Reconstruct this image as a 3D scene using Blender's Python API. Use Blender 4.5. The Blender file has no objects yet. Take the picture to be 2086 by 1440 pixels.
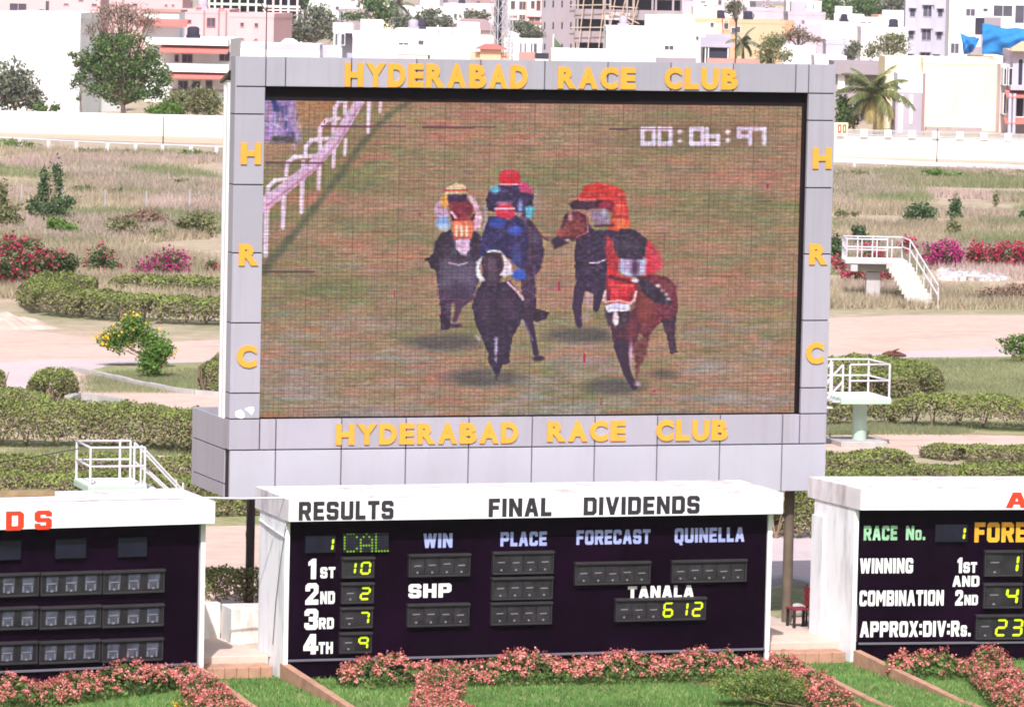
import bpy, math, random
import numpy as np
from mathutils import Vector, Matrix, noise as mnoise

# ------------------------------------------------------------------ camera, sky, sun, exposure
scene = bpy.context.scene
FPX, YAW, PIT, ROLL = 10366.75, math.radians(18.4937), math.radians(4.58449), math.radians(1.23599)
CAM = np.array([-29.01035, -105.84537, 15.14823])
_F = np.array([math.sin(YAW)*math.cos(PIT), math.cos(YAW)*math.cos(PIT), -math.sin(PIT)])
_R0 = np.array([math.cos(YAW), -math.sin(YAW), 0.0]); _U0 = np.cross(_R0, _F)
_R = _R0*math.cos(ROLL) + _U0*math.sin(ROLL); _U = -_R0*math.sin(ROLL) + _U0*math.cos(ROLL)
cd = bpy.data.cameras.new('camera'); co = bpy.data.objects.new('camera', cd); scene.collection.objects.link(co)
cd.sensor_width = 36.0; cd.lens = 36.0*FPX/2086.0; cd.clip_start = 1.0; cd.clip_end = 6000.0
co.matrix_world = Matrix(((_R[0], _U[0], -_F[0], CAM[0]), (_R[1], _U[1], -_F[1], CAM[1]), (_R[2], _U[2], -_F[2], CAM[2]), (0, 0, 0, 1)))
scene.camera = co

SUN_AZ, SUN_EL = math.radians(-23), math.radians(47)         # azimuth right of the viewers side, elevation
sdir = Vector((math.sin(SUN_AZ)*math.cos(SUN_EL), -math.cos(SUN_AZ)*math.cos(SUN_EL), math.sin(SUN_EL)))
w = bpy.data.worlds.new('World'); scene.world = w; w.use_nodes = True
nt = w.node_tree; bg = nt.nodes['Background']; sky = nt.nodes.new('ShaderNodeTexSky')
sky.sky_type = 'NISHITA'; sky.sun_disc = False; sky.sun_elevation = SUN_EL
sky.sun_rotation = math.atan2(sdir.x, sdir.y); sky.air_density = 1.0; sky.dust_density = 4.0; sky.ozone_density = 1.0
nt.links.new(sky.outputs[0], bg.inputs[0]); bg.inputs[1].default_value = 0.12
sl = bpy.data.lights.new('sun', 'SUN'); sl.energy = 4.6; sl.angle = math.radians(0.55); sl.color = (1.0, 0.955, 0.935)
so = bpy.data.objects.new('sun', sl); scene.collection.objects.link(so)
so.rotation_euler = sdir.to_track_quat('Z', 'Y').to_euler()
vs = scene.view_settings; vs.view_transform = 'Standard'; vs.look = 'None'; vs.gamma = 1.0; vs.exposure = 0.27
scene.cycles.filter_width = 1.8; scene.cycles.max_bounces = 5; scene.cycles.transparent_max_bounces = 8

# ------------------------------------------------------------------ where a seen point stands in the world
def ray(x, y): return _F + _R*((x-1043.0)/FPX) - _U*((y-720.0)/FPX)
def G(x, y, z=0.0):
    d = ray(x, y); return CAM + d*((z-CAM[2])/d[2])
def PW(x, y, wd): return CAM + ray(x, y)*wd
def proj(P):
    d = np.asarray(P)-CAM; q = d@_F
    return 1043+FPX*(d@_R)/q, 720-FPX*(d@_U)/q
def depth(P): return float((np.asarray(P)-CAM)@_F)
class Plane:
    """upright plane: o on the ground, u along it to the right, n away from the viewer"""
    def __init__(s, o, ang):
        s.o = np.array([o[0], o[1], 0.0]); s.ang = ang
        s.u = np.array([math.cos(ang), math.sin(ang), 0]); s.n = np.array([-math.sin(ang), math.cos(ang), 0])
    def at(s, x, y, off=0.0):
        d = ray(x, y); t = ((s.o + s.n*off - CAM)@s.n)/(d@s.n); p = CAM + d*t - s.o
        return float(p@s.u), float(p[2])
    def on(s, x, z, off=0.0): return s.o + s.u*x + s.n*off + np.array([0, 0, z])

# ------------------------------------------------------------------ object helpers
COL = scene.collection
def link(o, parent=None):
    COL.objects.link(o)
    if parent is not None: o.parent = parent
    return o
def tag(o, label=None, cat=None, group=None, kind=None):
    if label: o['label'] = label
    if cat: o['category'] = cat
    if group: o['group'] = group
    if kind: o['kind'] = kind
    return o
def thing(name, label, cat, loc=(0, 0, 0), rz=0.0, group=None):
    o = bpy.data.objects.new(name, None); o.empty_display_size = 0.2
    o.location = tuple(float(v) for v in loc); o.rotation_euler = (0, 0, rz); link(o)
    return tag(o, label, cat, group)
def copy_tree(o, parent=None):
    c = o.copy(); link(c, parent)
    for ch in o.children: copy_tree(ch, c)
    return c
class MB:
    """collects boxes, prisms, tubes; build() links them as ONE mesh"""
    def __init__(s): s.v = []; s.f = []; s.m = []; s.sm = []
    def add(s, vs_, fs, mi=0, smooth=False):
        b = len(s.v); s.v += [tuple(float(c) for c in p) for p in vs_]
        for f in fs: s.f.append(tuple(b+i for i in f)); s.m.append(mi); s.sm.append(smooth)
        return s
    def box(s, x0, x1, y0, y1, z0, z1, mi=0):
        v = [(x0,y0,z0),(x1,y0,z0),(x1,y1,z0),(x0,y1,z0),(x0,y0,z1),(x1,y0,z1),(x1,y1,z1),(x0,y1,z1)]
        return s.add(v, [(0,3,2,1),(4,5,6,7),(0,1,5,4),(1,2,6,5),(2,3,7,6),(3,0,4,7)], mi)
    def bbox(s, x0, x1, y0, y1, z0, z1, b=0.01, mi=0):
        """box with chamfered edges"""
        bm = []
        for (sx, xx, x_) in ((0, x0, x0+b), (1, x1, x1-b)):
            pass
        v = []; idx = {}
        for i, (X, xi) in enumerate(((x0, x0+b), (x1, x1-b))):
            for j, (Y, yi) in enumerate(((y0, y0+b), (y1, y1-b))):
                for k, (Z, zi) in enumerate(((z0, z0+b), (z1, z1-b))):
                    idx[i,j,k,0] = len(v); v.append((X, yi, zi))
                    idx[i,j,k,1] = len(v); v.append((xi, Y, zi))
                    idx[i,j,k,2] = len(v); v.append((xi, yi, Z))
        f = []
        for i in (0, 1):
            a = [idx[i,0,0,0], idx[i,1,0,0], idx[i,1,1,0], idx[i,0,1,0]]; f.append(tuple(a if i else a[::-1]))
            a = [idx[0,i,0,1], idx[1,i,0,1], idx[1,i,1,1], idx[0,i,1,1]]; f.append(tuple(a[::-1] if i else a))
            a = [idx[0,0,i,2], idx[1,0,i,2], idx[1,1,i,2], idx[0,1,i,2]]; f.append(tuple(a if i else a[::-1]))
        for i in (0, 1):
            for j in (0, 1):
                f.append((idx[i,j,0,0], idx[i,j,1,0], idx[i,j,1,1], idx[i,j,0,1]))
                f.append((idx[i,0,j,0], idx[i,1,j,0], idx[i,1,j,2], idx[i,0,j,2]))
                f.append((idx[0,i,j,1], idx[1,i,j,1], idx[1,i,j,2], idx[0,i,j,2]))
                for k in (0, 1): f.append((idx[i,j,k,0], idx[i,j,k,1], idx[i,j,k,2]))
        return s.add(v, f, mi)
    def prism(s, poly, z0, z1, mi=0):
        """vertical prism over a ground polygon (counter-clockwise)"""
        n = len(poly); v = [(p[0], p[1], z0) for p in poly] + [(p[0], p[1], z1) for p in poly]
        return s.add(v, [tuple(range(n-1, -1, -1)), tuple(range(n, 2*n))] + [(i, (i+1) % n, n+(i+1) % n, n+i) for i in range(n)], mi)
    def wprism(s, poly, y0, y1, mi=0):
        """prism over an (x,z) polygon from y0 to y1"""
        n = len(poly); v = [(p[0], y0, p[1]) for p in poly] + [(p[0], y1, p[1]) for p in poly]
        return s.add(v, [tuple(range(n)), tuple(range(2*n-1, n-1, -1))] + [((i+1) % n, i, n+i, n+(i+1) % n) for i in range(n)], mi)
    def quad(s, a, b, c, d, mi=0): return s.add([a, b, c, d], [(0, 1, 2, 3)], mi)
    def tube(s, pts, r, n=8, mi=0, cap=True):
        pts = [Vector(p) for p in pts]; rs = r if hasattr(r, '__len__') else [r]*len(pts)
        v = []; f = []; up = None
        for i, p in enumerate(pts):
            t = (pts[min(i+1, len(pts)-1)] - pts[max(i-1, 0)]).normalized()
            if up is None: up = Vector((0, 0, 1)) if abs(t.z) < 0.9 else Vector((1, 0, 0))
            a = t.cross(up).normalized(); b = a.cross(t).normalized(); up = b
            for k in range(n):
                th = 2*math.pi*k/n; v.append(p + a*(rs[i]*math.cos(th)) + b*(rs[i]*math.sin(th)))
        for i in range(len(pts)-1):
            for k in range(n):
                q = (k+1) % n; f.append((i*n+k, i*n+q, (i+1)*n+q, (i+1)*n+k))
        s.add(v, f, mi, True)
        if cap:
            s.add([v[k] for k in range(n)], [tuple(range(n-1, -1, -1))], mi)
            s.add([v[(len(pts)-1)*n+k] for k in range(n)], [tuple(range(n))], mi)
        return s
    def build(s, name, mats, parent=None, wob=0.0):
        me = bpy.data.meshes.new(name); me.from_pydata(s.v, [], s.f)
        for m in (mats if isinstance(mats, (list, tuple)) else [mats]): me.materials.append(m)
        me.polygons.foreach_set('material_index', s.m); me.polygons.foreach_set('use_smooth', s.sm); me.update()
        return link(bpy.data.objects.new(name, me), parent)
def quads_mesh(name, V, mat_, parent=None, nper=4, smooth=False):
    """V: (n, nper, 3) array of loose faces"""
    V = np.asarray(V, dtype=np.float32); n = len(V); me = bpy.data.meshes.new(name)
    me.vertices.add(n*nper); me.vertices.foreach_set('co', V.reshape(-1))
    me.loops.add(n*nper); me.loops.foreach_set('vertex_index', np.arange(n*nper, dtype=np.int32))
    me.polygons.add(n); me.polygons.foreach_set('loop_start', np.arange(0, n*nper, nper, dtype=np.int32))
    try: me.polygons.foreach_set('loop_total', np.full(n, nper, dtype=np.int32))
    except Exception: pass
    me.materials.append(mat_); me.update(calc_edges=True); me.validate()
    return link(bpy.data.objects.new(name, me), parent)

# ------------------------------------------------------------------ materials (all procedural)
def lin(r, g, b):
    f = lambda c: (c/255/12.92) if c/255 <= 0.04045 else ((c/255+0.055)/1.055)**2.4
    return (f(r), f(g), f(b))
class NT:
    def __init__(s, name):
        s.m = bpy.data.materials.new(name); s.m.use_nodes = True; s.t = s.m.node_tree; s.bsdf = s.t.nodes['Principled BSDF']; s.out = s.t.nodes['Material Output']
    def n(s, typ, **kw):
        x = s.t.nodes.new(typ)
        for k, v in kw.items(): setattr(x, k, v)
        return x
    def l(s, a, b): s.t.links.new(a, b)
    def coords(s, kind='Object', scale=(1, 1, 1)):
        tc = s.n('ShaderNodeTexCoord'); mp = s.n('ShaderNodeMapping'); mp.inputs['Scale'].default_value = scale
        s.l(tc.outputs[kind], mp.inputs[0]); return mp.outputs[0]
    def noise(s, co_, scale, detail=4, rough=0.55):
        x = s.n('ShaderNodeTexNoise'); x.inputs['Scale'].default_value = scale; x.inputs['Detail'].default_value = detail
        x.inputs['Roughness'].default_value = rough; s.l(co_, x.inputs['Vector']); return x.outputs['Fac']
    def ramp(s, fac, stops):
        x = s.n('ShaderNodeValToRGB'); e = x.color_ramp.elements
        while len(e) < len(stops): e.new(0.5)
        for el, (p, c) in zip(e, stops): el.position = p; el.color = (c[0], c[1], c[2], 1) if hasattr(c, '__len__') else (c, c, c, 1)
        s.l(fac, x.inputs[0]); return x.outputs[0]
    def mix(s, fac, a, b, mode='MIX'):
        x = s.n('ShaderNodeMix', data_type='RGBA', blend_type=mode)
        if hasattr(fac, 'node'): s.l(fac, x.inputs[0])
        else: x.inputs[0].default_value = fac
        for v, i in ((a, 6), (b, 7)):
            if hasattr(v, 'node'): s.l(v, x.inputs[i])
            else: x.inputs[i].default_value = (v[0], v[1], v[2], 1)
        return x.outputs[2]
    def bump(s, h, dist, strength=0.6):
        x = s.n('ShaderNodeBump'); x.inputs['Distance'].default_value = dist; x.inputs['Strength'].default_value = strength
        s.l(h, x.inputs['Height']); s.l(x.outputs[0], s.bsdf.inputs['Normal'])
    def col(s, c):
        if hasattr(c, 'node'): s.l(c, s.bsdf.inputs['Base Color'])
        else: s.bsdf.inputs['Base Color'].default_value = (c[0], c[1], c[2], 1)
    def rough(s, r, spec=0.3): s.bsdf.inputs['Roughness'].default_value = r; s.bsdf.inputs['Specular IOR Level'].default_value = spec
_mc = {}
def paint(name, c, rough=0.6, var=0.10, scale=1.2, bump=0.0, dirt=None, dirt_amt=0.35, spec=0.3):
    if name in _mc: return _mc[name]
    t = NT(name); cc = t.coords(); a = t.noise(cc, scale, 5)
    c0 = tuple(v*(1-var) for v in c); c1 = tuple(min(1, v*(1+var)) for v in c)
    res = t.ramp(a, [(0.3, c0), (0.7, c1)])
    if dirt:
        cz = t.coords('Object', (1, 1, 0.22)); b = t.noise(cz, scale*2.3, 6, 0.65)
        f = t.ramp(b, [(0.50, 0.0), (0.72, dirt_amt)]); res = t.mix(f, res, dirt)
    t.col(res); t.rough(rough, spec)
    if bump: t.bump(t.noise(cc, 25, 4), bump)
    _mc[name] = t.m; return t.m
def leafmat(name, cols, clump=0.6, transl=0.25, scale=0.8):
    """cols: 3-4 leaf colours picked per leaf, with larger light and dark clumps of real leaf colour"""
    if name in _mc: return _mc[name]
    t = NT(name); g = t.n('ShaderNodeNewGeometry'); k = len(cols)
    r = t.ramp(g.outputs['Random Per Island'], [((i+0.5)/k, c) for i, c in enumerate(cols)])
    nz = t.noise(t.coords(), scale, 3); f = t.ramp(nz, [(0.32, 1-clump*0.5), (0.68, 1+clump*0.35)])
    c = t.mix(1.0, r, f, 'MULTIPLY'); t.col(c); t.rough(0.55, 0.25)
    tr = t.n('ShaderNodeBsdfTranslucent'); t.l(c, tr.inputs[0]); mx = t.n('ShaderNodeMixShader'); mx.inputs[0].default_value = transl
    t.l(t.bsdf.outputs[0], mx.inputs[1]); t.l(tr.outputs[0], mx.inputs[2]); t.l(mx.outputs[0], t.out.inputs[0])
    _mc[name] = t.m; return t.m

M = {}
t = NT('aluminium_panel'); cc_ = t.coords(); g_n = t.n('ShaderNodeNewGeometry')
c_ = t.ramp(t.noise(cc_, 0.6, 5), [(0.3, (0.325, 0.31, 0.375)), (0.7, (0.355, 0.338, 0.405))])
c_ = t.mix(1.0, c_, t.ramp(g_n.outputs['Random Per Island'], [(0.0, 0.90), (0.5, 1.0), (1.0, 1.07)]), 'MULTIPLY')
st_ = t.ramp(t.noise(t.coords('Object', (2.2, 2.2, 0.10)), 1.6, 6, 0.65), [(0.50, 0.0), (0.74, 0.42)])
c_ = t.mix(st_, c_, (0.25, 0.22, 0.225)); t.col(c_); t.rough(0.42, 0.45); M['panel'] = t.m; M['panel_base'] = paint('aluminium_base_panel', (0.41, 0.405, 0.475), 0.42, 0.05, 0.6, dirt=(0.32, 0.30, 0.34), dirt_amt=0.35, spec=0.45)
M['gap'] = paint('dark_joint', (0.03, 0.025, 0.03), 0.8)
M['black'] = paint('black_inset', (0.016, 0.011, 0.015), 0.9, spec=0.05)
M['yellow'] = paint('yellow_letter', (0.80, 0.335, 0.048), 0.6, 0.06, 2.5, dirt=(0.60, 0.24, 0.05), dirt_amt=0.3, spec=0.15)
M['white'] = paint('white_wash', (0.84, 0.85, 0.90), 0.75, 0.05, 0.9, bump=0.003, dirt=(0.38, 0.35, 0.37), dirt_amt=0.6)
M['whitetop'] = paint('weathered_white_roof', (0.70, 0.655, 0.69), 0.85, 0.12, 0.8, bump=0.006, dirt=(0.27, 0.22, 0.25), dirt_amt=0.8)
M['boardblack'] = paint('black_board', (0.0058, 0.0010, 0.0066), 0.85, 0.5, 0.7, dirt=(0.013, 0.005, 0.015), dirt_amt=0.4, spec=0.02)
M['ledge'] = paint('grey_ledge', (0.13, 0.12, 0.16), 0.6)
M['ink'] = paint('black_lettering', (0.028, 0.024, 0.032), 0.6, 0.3, 4)
M['redink'] = paint('red_lettering', (0.66, 0.045, 0.018), 0.5, 0.08, 4)
M['whiteink'] = paint('white_lettering', (0.85, 0.85, 0.86), 0.5, 0.05, 4)
M['blueink'] = paint('blue_lettering', (0.33, 0.37, 0.72), 0.55, 0.12, 4)
M['greenink'] = paint('green_lettering', (0.28, 0.52, 0.33), 0.55, 0.25, 3)
M['orangeink'] = paint('orange_lettering', (0.80, 0.36, 0.03), 0.5, 0.2, 3)
M['dimdigit'] = paint('dim_green_dot', (0.16, 0.32, 0.02), 0.4, 0.15, 5)
M['digit'] = paint('fluorescent_digit', (0.62, 0.80, 0.01), 0.4, 0.08, 5)
M['dispglass'] = paint('display_glass', (0.020, 0.018, 0.023), 0.3, 0.45, 2.5, spec=0.35)
M['dispblue'] = paint('display_glass_blue', (0.009, 0.009, 0.022), 0.4, 0.4, 2.5)
M['hood'] = paint('display_hood', (0.028, 0.025, 0.030), 0.55, 0.2, 3)
M['mark'] = paint('segment_mark', (0.19, 0.185, 0.20), 0.5)
M['ghost'] = paint('segment_ghost', (0.06, 0.064, 0.098), 0.45, 0.5, 6)
M['steel'] = paint('white_steel', (0.60, 0.58, 0.64), 0.45, 0.06, 2)
M['sheet'] = paint('white_sheet_metal', (0.82, 0.82, 0.86), 0.35, 0.04, 1, spec=0.5)
M['post'] = paint('dark_steel_post', (0.055, 0.04, 0.045), 0.6, 0.3, 2)
M['rustpost'] = paint('brown_post', (0.15, 0.115, 0.085), 0.7, 0.25, 2, dirt=(0.07, 0.05, 0.04))
M['concrete'] = paint('concrete', (0.42, 0.40, 0.40), 0.9, 0.12, 1.5, bump=0.006, dirt=(0.22, 0.19, 0.18))
M['greencon'] = paint('pale_green_paint', (0.42, 0.56, 0.47), 0.7, 0.08, 1.5, dirt=(0.30, 0.34, 0.28))
M['deckwhite'] = paint('deck_white', (0.74, 0.73, 0.71), 0.8, 0.08, 2)
M['brick'] = paint('brick_edging', (0.42, 0.235, 0.165), 0.9, 0.2, 3, bump=0.01, dirt=(0.25, 0.15, 0.11))
M['pinkslab'] = paint('pink_concrete_slab', (0.56, 0.45, 0.39), 0.9, 0.1, 1.2, bump=0.004, dirt=(0.40, 0.29, 0.23))
M['redbench'] = paint('red_bench_paint', (0.22, 0.018, 0.024), 0.5, 0.15, 3)
M['darkmetal'] = paint('dark_metal', (0.03, 0.025, 0.028), 0.5)
M['wood'] = paint('timber', (0.26, 0.19, 0.10), 0.8, 0.25, 3)
M['bark'] = paint('bark', (0.13, 0.095, 0.075), 0.95, 0.3, 3, bump=0.02)
M['twig'] = paint('dry_twig', (0.24, 0.17, 0.12), 0.95, 0.3, 3)
# ------------------------------------------------------------------ lettering
SH = [(0,0),(10,0)]
GL = {
 'A': (10.6, [[(0,0),(3,0),(3.7,3.2),(6.9,3.2),(7.6,0),(10.6,0),(7.2,14),(3.4,14)], [(4.3,5.8),(6.3,5.8),(5.3,10.4)]]),
 'B': (10, [[(0,0),(8.6,0),(10,1.5),(10,6),(8.9,7.2),(10,8.4),(10,12.5),(8.6,14),(0,14)], [(3,2.6),(7,2.6),(7,5.8),(3,5.8)], [(3,8.4),(7,8.4),(7,11.4),(3,11.4)]]),
 'C': (9.6, [[(1.6,0),(8,0),(9.6,1.6),(9.6,4.6),(6.6,4.6),(6.6,2.8),(3,2.8),(3,11.2),(6.6,11.2),(6.6,9.4),(9.6,9.4),(9.6,12.4),(8,14),(1.6,14),(0,12.4),(0,1.6)]]),
 'D': (10, [[(0,0),(8,0),(10,2),(10,12),(8,14),(0,14)], [(3,2.8),(6.5,2.8),(7,3.3),(7,10.7),(6.5,11.2),(3,11.2)]]),
 'E': (8.6, [[(0,0),(8.6,0),(8.6,2.8),(3,2.8),(3,5.7),(7.8,5.7),(7.8,8.4),(3,8.4),(3,11.2),(8.6,11.2),(8.6,14),(0,14)]]),
 'F': (8.4, [[(0,0),(3,0),(3,5.6),(7.6,5.6),(7.6,8.4),(3,8.4),(3,11.2),(8.4,11.2),(8.4,14),(0,14)]]),
 'G': (9.8, [[(1.6,0),(8.2,0),(9.8,1.6),(9.8,7.4),(5.2,7.4),(5.2,4.9),(6.8,4.9),(6.8,2.8),(3,2.8),(3,11.2),(6.8,11.2),(6.8,9.6),(9.8,9.6),(9.8,12.4),(8.2,14),(1.6,14),(0,12.4),(0,1.6)]]),
 'H': (10, [[(0,0),(3,0),(3,5.6),(7,5.6),(7,0),(10,0),(10,14),(7,14),(7,8.4),(3,8.4),(3,14),(0,14)]]),
 'I': (3, [[(0,0),(3,0),(3,14),(0,14)]]),
 'L': (8, [[(0,0),(8,0),(8,2.9),(3,2.9),(3,14),(0,14)]]),
 'M': (12.4, [[(0,0),(2.8,0),(2.8,9),(6.2,3.4),(9.6,9),(9.6,0),(12.4,0),(12.4,14),(9.4,14),(6.2,8.6),(3,14),(0,14)]]),
 'N': (10, [[(0,0),(2.9,0),(2.9,8.6),(7.1,0),(10,0),(10,14),(7.1,14),(7.1,5.4),(2.9,14),(0,14)]]),
 'O': (10, [[(1.6,0),(8.4,0),(10,1.6),(10,12.4),(8.4,14),(1.6,14),(0,12.4),(0,1.6)], [(3,2.8),(7,2.8),(7,11.2),(3,11.2)]]),
 'P': (9.8, [[(0,0),(3,0),(3,5),(8.2,5),(9.8,6.6),(9.8,12.4),(8.2,14),(0,14)], [(3,7.7),(6.8,7.7),(6.8,11.2),(3,11.2)]]),
 'Q': (10, [[(1.6,0),(5.4,0),(6.4,-2.4),(9.2,-2.4),(8.2,0),(8.4,0),(10,1.6),(10,12.4),(8.4,14),(1.6,14),(0,12.4),(0,1.6)], [(3,2.8),(7,2.8),(7,11.2),(3,11.2)]]),
 'R': (10, [[(0,0),(3,0),(3,5),(4.6,5),(6.8,0),(10,0),(7.7,5.2),(8.4,5.3),(9.8,6.8),(9.8,12.4),(8.2,14),(0,14)], [(3,7.7),(6.8,7.7),(6.8,11.2),(3,11.2)]]),
 'S': (9.6, [[(1.6,0),(8,0),(9.6,1.6),(9.6,6.9),(8,8.4),(3,8.4),(3,11.2),(6.6,11.2),(6.6,9.9),(9.6,9.9),(9.6,12.4),(8,14),(1.6,14),(0,12.4),(0,7.1),(1.6,5.6),(6.6,5.6),(6.6,2.8),(3,2.8),(3,4.2),(0,4.2),(0,1.6)]]),
 'T': (9.2, [[(3.1,0),(6.1,0),(6.1,11.1),(9.2,11.1),(9.2,14),(0,14),(0,11.1),(3.1,11.1)]]),
 'U': (10, [[(1.6,0),(8.4,0),(10,1.6),(10,14),(7,14),(7,2.8),(3,2.8),(3,14),(0,14),(0,1.6)]]),
 'V': (10.4, [[(3.7,0),(6.7,0),(10.4,14),(7.4,14),(5.2,5),(3,14),(0,14)]]),
 'W': (14, [[(2.2,0),(5.2,0),(7,8),(8.8,0),(11.8,0),(14,14),(11.2,14),(10.1,5.4),(8.2,14),(5.8,14),(3.9,5.4),(2.8,14),(0,14)]]),
 'X': (10.4, [[(0,0),(3.1,0),(5.2,4.6),(7.3,0),(10.4,0),(6.9,7.1),(10.2,14),(7.1,14),(5.2,9.7),(3.3,14),(0.2,14),(3.5,7.1)]]),
 '1': (5, [[(1.9,0),(5,0),(5,14),(2.6,14),(0,11.8),(0,9.6),(1.9,10.5)]]),
 '2': (9.6, [[(0,0),(9.6,0),(9.6,2.9),(4.4,2.9),(9.6,7.8),(9.6,12.4),(8,14),(1.6,14),(0,12.4),(0,9.2),(3,9.2),(3,11.2),(6.6,11.2),(6.6,8.6),(0,2.4)]]),
 '3': (9.6, [[(1.6,0),(8,0),(9.6,1.6),(9.6,6),(8.6,7.1),(9.6,8.2),(9.6,12.4),(8,14),(1.6,14),(0,12.4),(0,9.8),(3,9.8),(3,11.3),(6.6,11.3),(6.6,8.4),(3.2,8.4),(3.2,5.8),(6.6,5.8),(6.6,2.7),(3,2.7),(3,4.2),(0,4.2),(0,1.6)]]),
 '4': (10, [[(5.2,0),(8.2,0),(8.2,2.6),(10,2.6),(10,5.3),(8.2,5.3),(8.2,14),(4.6,14),(0,5.6),(0,2.6),(5.2,2.6)], [(3,5.3),(5.2,5.3),(5.2,9.5)]]),
 '.': (2.6, [[(0,0),(2.6,0),(2.6,2.6),(0,2.6)]]),
 ':': (2.6, [[(0,2),(2.6,2),(2.6,4.8),(0,4.8)], [(0,8.6),(2.6,8.6),(2.6,11.4),(0,11.4)]]),
 '0': (8, [[(1.2,0),(6.8,0),(8,1.2),(8,12.8),(6.8,14),(1.2,14),(0,12.8),(0,1.2)], [(2.6,2.4),(5.4,2.4),(5.4,11.6),(2.6,11.6)]]),
}
for a, b in (('o', 'O'), ('s', 'S'), ('t', 'T')):
    wd, cs = GL[b]; GL[a] = (wd*0.74, [[(x*0.74, y*0.70) for x, y in c] for c in cs])
def _mesh_from(curve):
    o = bpy.data.objects.new('tmp', curve); COL.objects.link(o); dg = bpy.context.evaluated_depsgraph_get(); dg.update()
    me = bpy.data.meshes.new_from_object(o.evaluated_get(dg)); bpy.data.objects.remove(o)
    v = np.array([p.co[:] for p in me.vertices]).reshape(-1, 3); f = [tuple(p.vertices) for p in me.polygons]
    bpy.data.meshes.remove(me); return v, f
def word_geo(text, gap=2.2, space=6.0, fat=0.0):
    cu = bpy.data.curves.new('word', 'CURVE'); cu.dimensions = '2D'; cu.fill_mode = 'FRONT'; cu.offset = fat; x = 0
    for ch in text:
        if ch == ' ': x += space; continue
        wd, cs = GL[ch]
        for c in cs:
            sp = cu.splines.new('POLY'); sp.points.add(len(c)-1); sp.use_cyclic_u = True
            for p, (a, b) in zip(sp.points, c): p.co = (a+x, b, 0, 1)
        x += wd+gap
    return _mesh_from(cu)
def put_word(text, pl, px, off, mat_, parent, name='lettering', gap=2.2, space=6.0, fat=0.28):
    """px = corners seen in the photograph: (x0, ytop0, ybot0, x1, ytop1, ybot1); laid on the plane at depth off"""
    x0, t0, b0, x1, t1, b1 = px
    v, f = word_geo(text, gap, space, fat)
    c = [pl.at(x0, t0, off), pl.at(x0, b0, off), pl.at(x1, t1, off), pl.at(x1, b1, off)]
    ua, ub = (c[0][0]+c[1][0])/2, (c[2][0]+c[3][0])/2; za, zb = (c[1][1]+c[3][1])/2, (c[0][1]+c[2][1])/2
    mx = v[:, 0].max(); my = 14.0
    V = [(ua+(p[0]/mx)*(ub-ua), off, za+(p[1]/my)*(zb-za)) for p in v]
    mb = MB(); mb.add(V, f); return mb.build(name, mat_, parent)
_tc = {}
def font_geo(ch, bold=0.055):
    if ch not in _tc:
        cu = bpy.data.curves.new('ch', 'FONT'); cu.body = ch; cu.size = 1; cu.offset = bold; cu.extrude = 0.012; cu.resolution_u = 4
        _tc[ch] = _mesh_from(cu)
    return _tc[ch]

# ------------------------------------------------------------------ the big video screen
SP = Plane((0, 0), 0.0)
WS, ZT, ZB, ZS = 13.9, 12.648, 3.057, 4.128
OX0, OX1, OZ0, OZ1 = 0.667, 13.242, 4.806, 11.989
screen = thing('video_screen', 'huge grey panelled racecourse video screen showing galloping horses', 'video screen', (0, 0, 0))
def panels(xs, zs, name, y0=0.0, y1=0.10, gap=0.013, mat_='panel'):
    mb = MB()
    for i in range(len(xs)-1):
        for j in range(len(zs)-1):
            mb.bbox(xs[i]+gap, xs[i+1]-gap, y0, y1, zs[j]+gap, zs[j+1]-gap, 0.006)
    return mb.build(name, M[mat_], screen)
sx = lambda l, y: [SP.at(x, y)[0] for x in l]
sz = lambda l, x: [SP.at(x, y)[1] for y in l]
topx = sx([582, 716, 849, 979.5, 1110, 1238.6, 1367, 1494, 1621.6], 155); ztl = 11.99
panels([OX0]+topx+[OX1], [OZ1, ZT], 'top_cladding')
panels([0.0, OX0], [OZ0]+sz([801, 658, 515.6, 376.6, 233], 500)+[OZ1], 'column_cladding')
panels([0.0, OX0], [OZ1, ZT], 'corner_cladding'); panels([OX1, WS], [OZ1, ZT], 'corner_cladding')
panels([OX1, WS], [OZ0]+sz([790, 653, 518, 383, 246], 1660)+[OZ1], 'column_cladding')
botx = sx([562, 695.8, 827, 955, 1084, 1211.7, 1339, 1466.7, 1593.6], 900)
panels([0, OX0]+botx+[OX1, WS], [ZS, OZ0], 'bottom_cladding')
panels([0]+botx+[WS], [ZB, ZS], 'base_cladding', mat_='panel_base')
mb = MB()                                                     # frame carrying the panels: four bars and the returns
mb.box(0.02, OX0-0.02, 0.09, 0.5, ZB+0.03, ZT-0.02); mb.box(OX1+0.02, WS-0.02, 0.09, 0.5, ZB+0.03, ZT-0.02)
mb.box(OX0-0.02, OX1+0.02, 0.09, 0.5, OZ1+0.02, ZT-0.021); mb.box(OX0-0.02, OX1+0.02, 0.09, 0.5, ZB+0.031, OZ0-0.02)
mb.build('frame', M['gap'], screen)
mb = MB()                                                     # left return cladding facing sideways
for a, b in zip([ZS]+[OZ0]+sz([801, 658, 515.6, 376.6, 233], 500), [OZ0]+sz([801, 658, 515.6, 376.6, 233], 500)+[ZT]):
    mb.bbox(-0.012, 0.02, 0.012, 0.40, a+0.012, b-0.012, 0.005)
mb.build('side_return', M['panel'], screen)
mb = MB()                                                     # white sheet box behind, with its sloping cap
mb.box(0.03, WS-0.03, 0.52, 1.08, OZ0-0.1, 12.1, 0); mb.box(0.0, 0.028, 0.62, 0.78, OZ0-0.1, 12.05, 0); mb.box(0.0, 0.028, 0.90, 1.0, OZ0-0.1, 12.05, 0)
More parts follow.
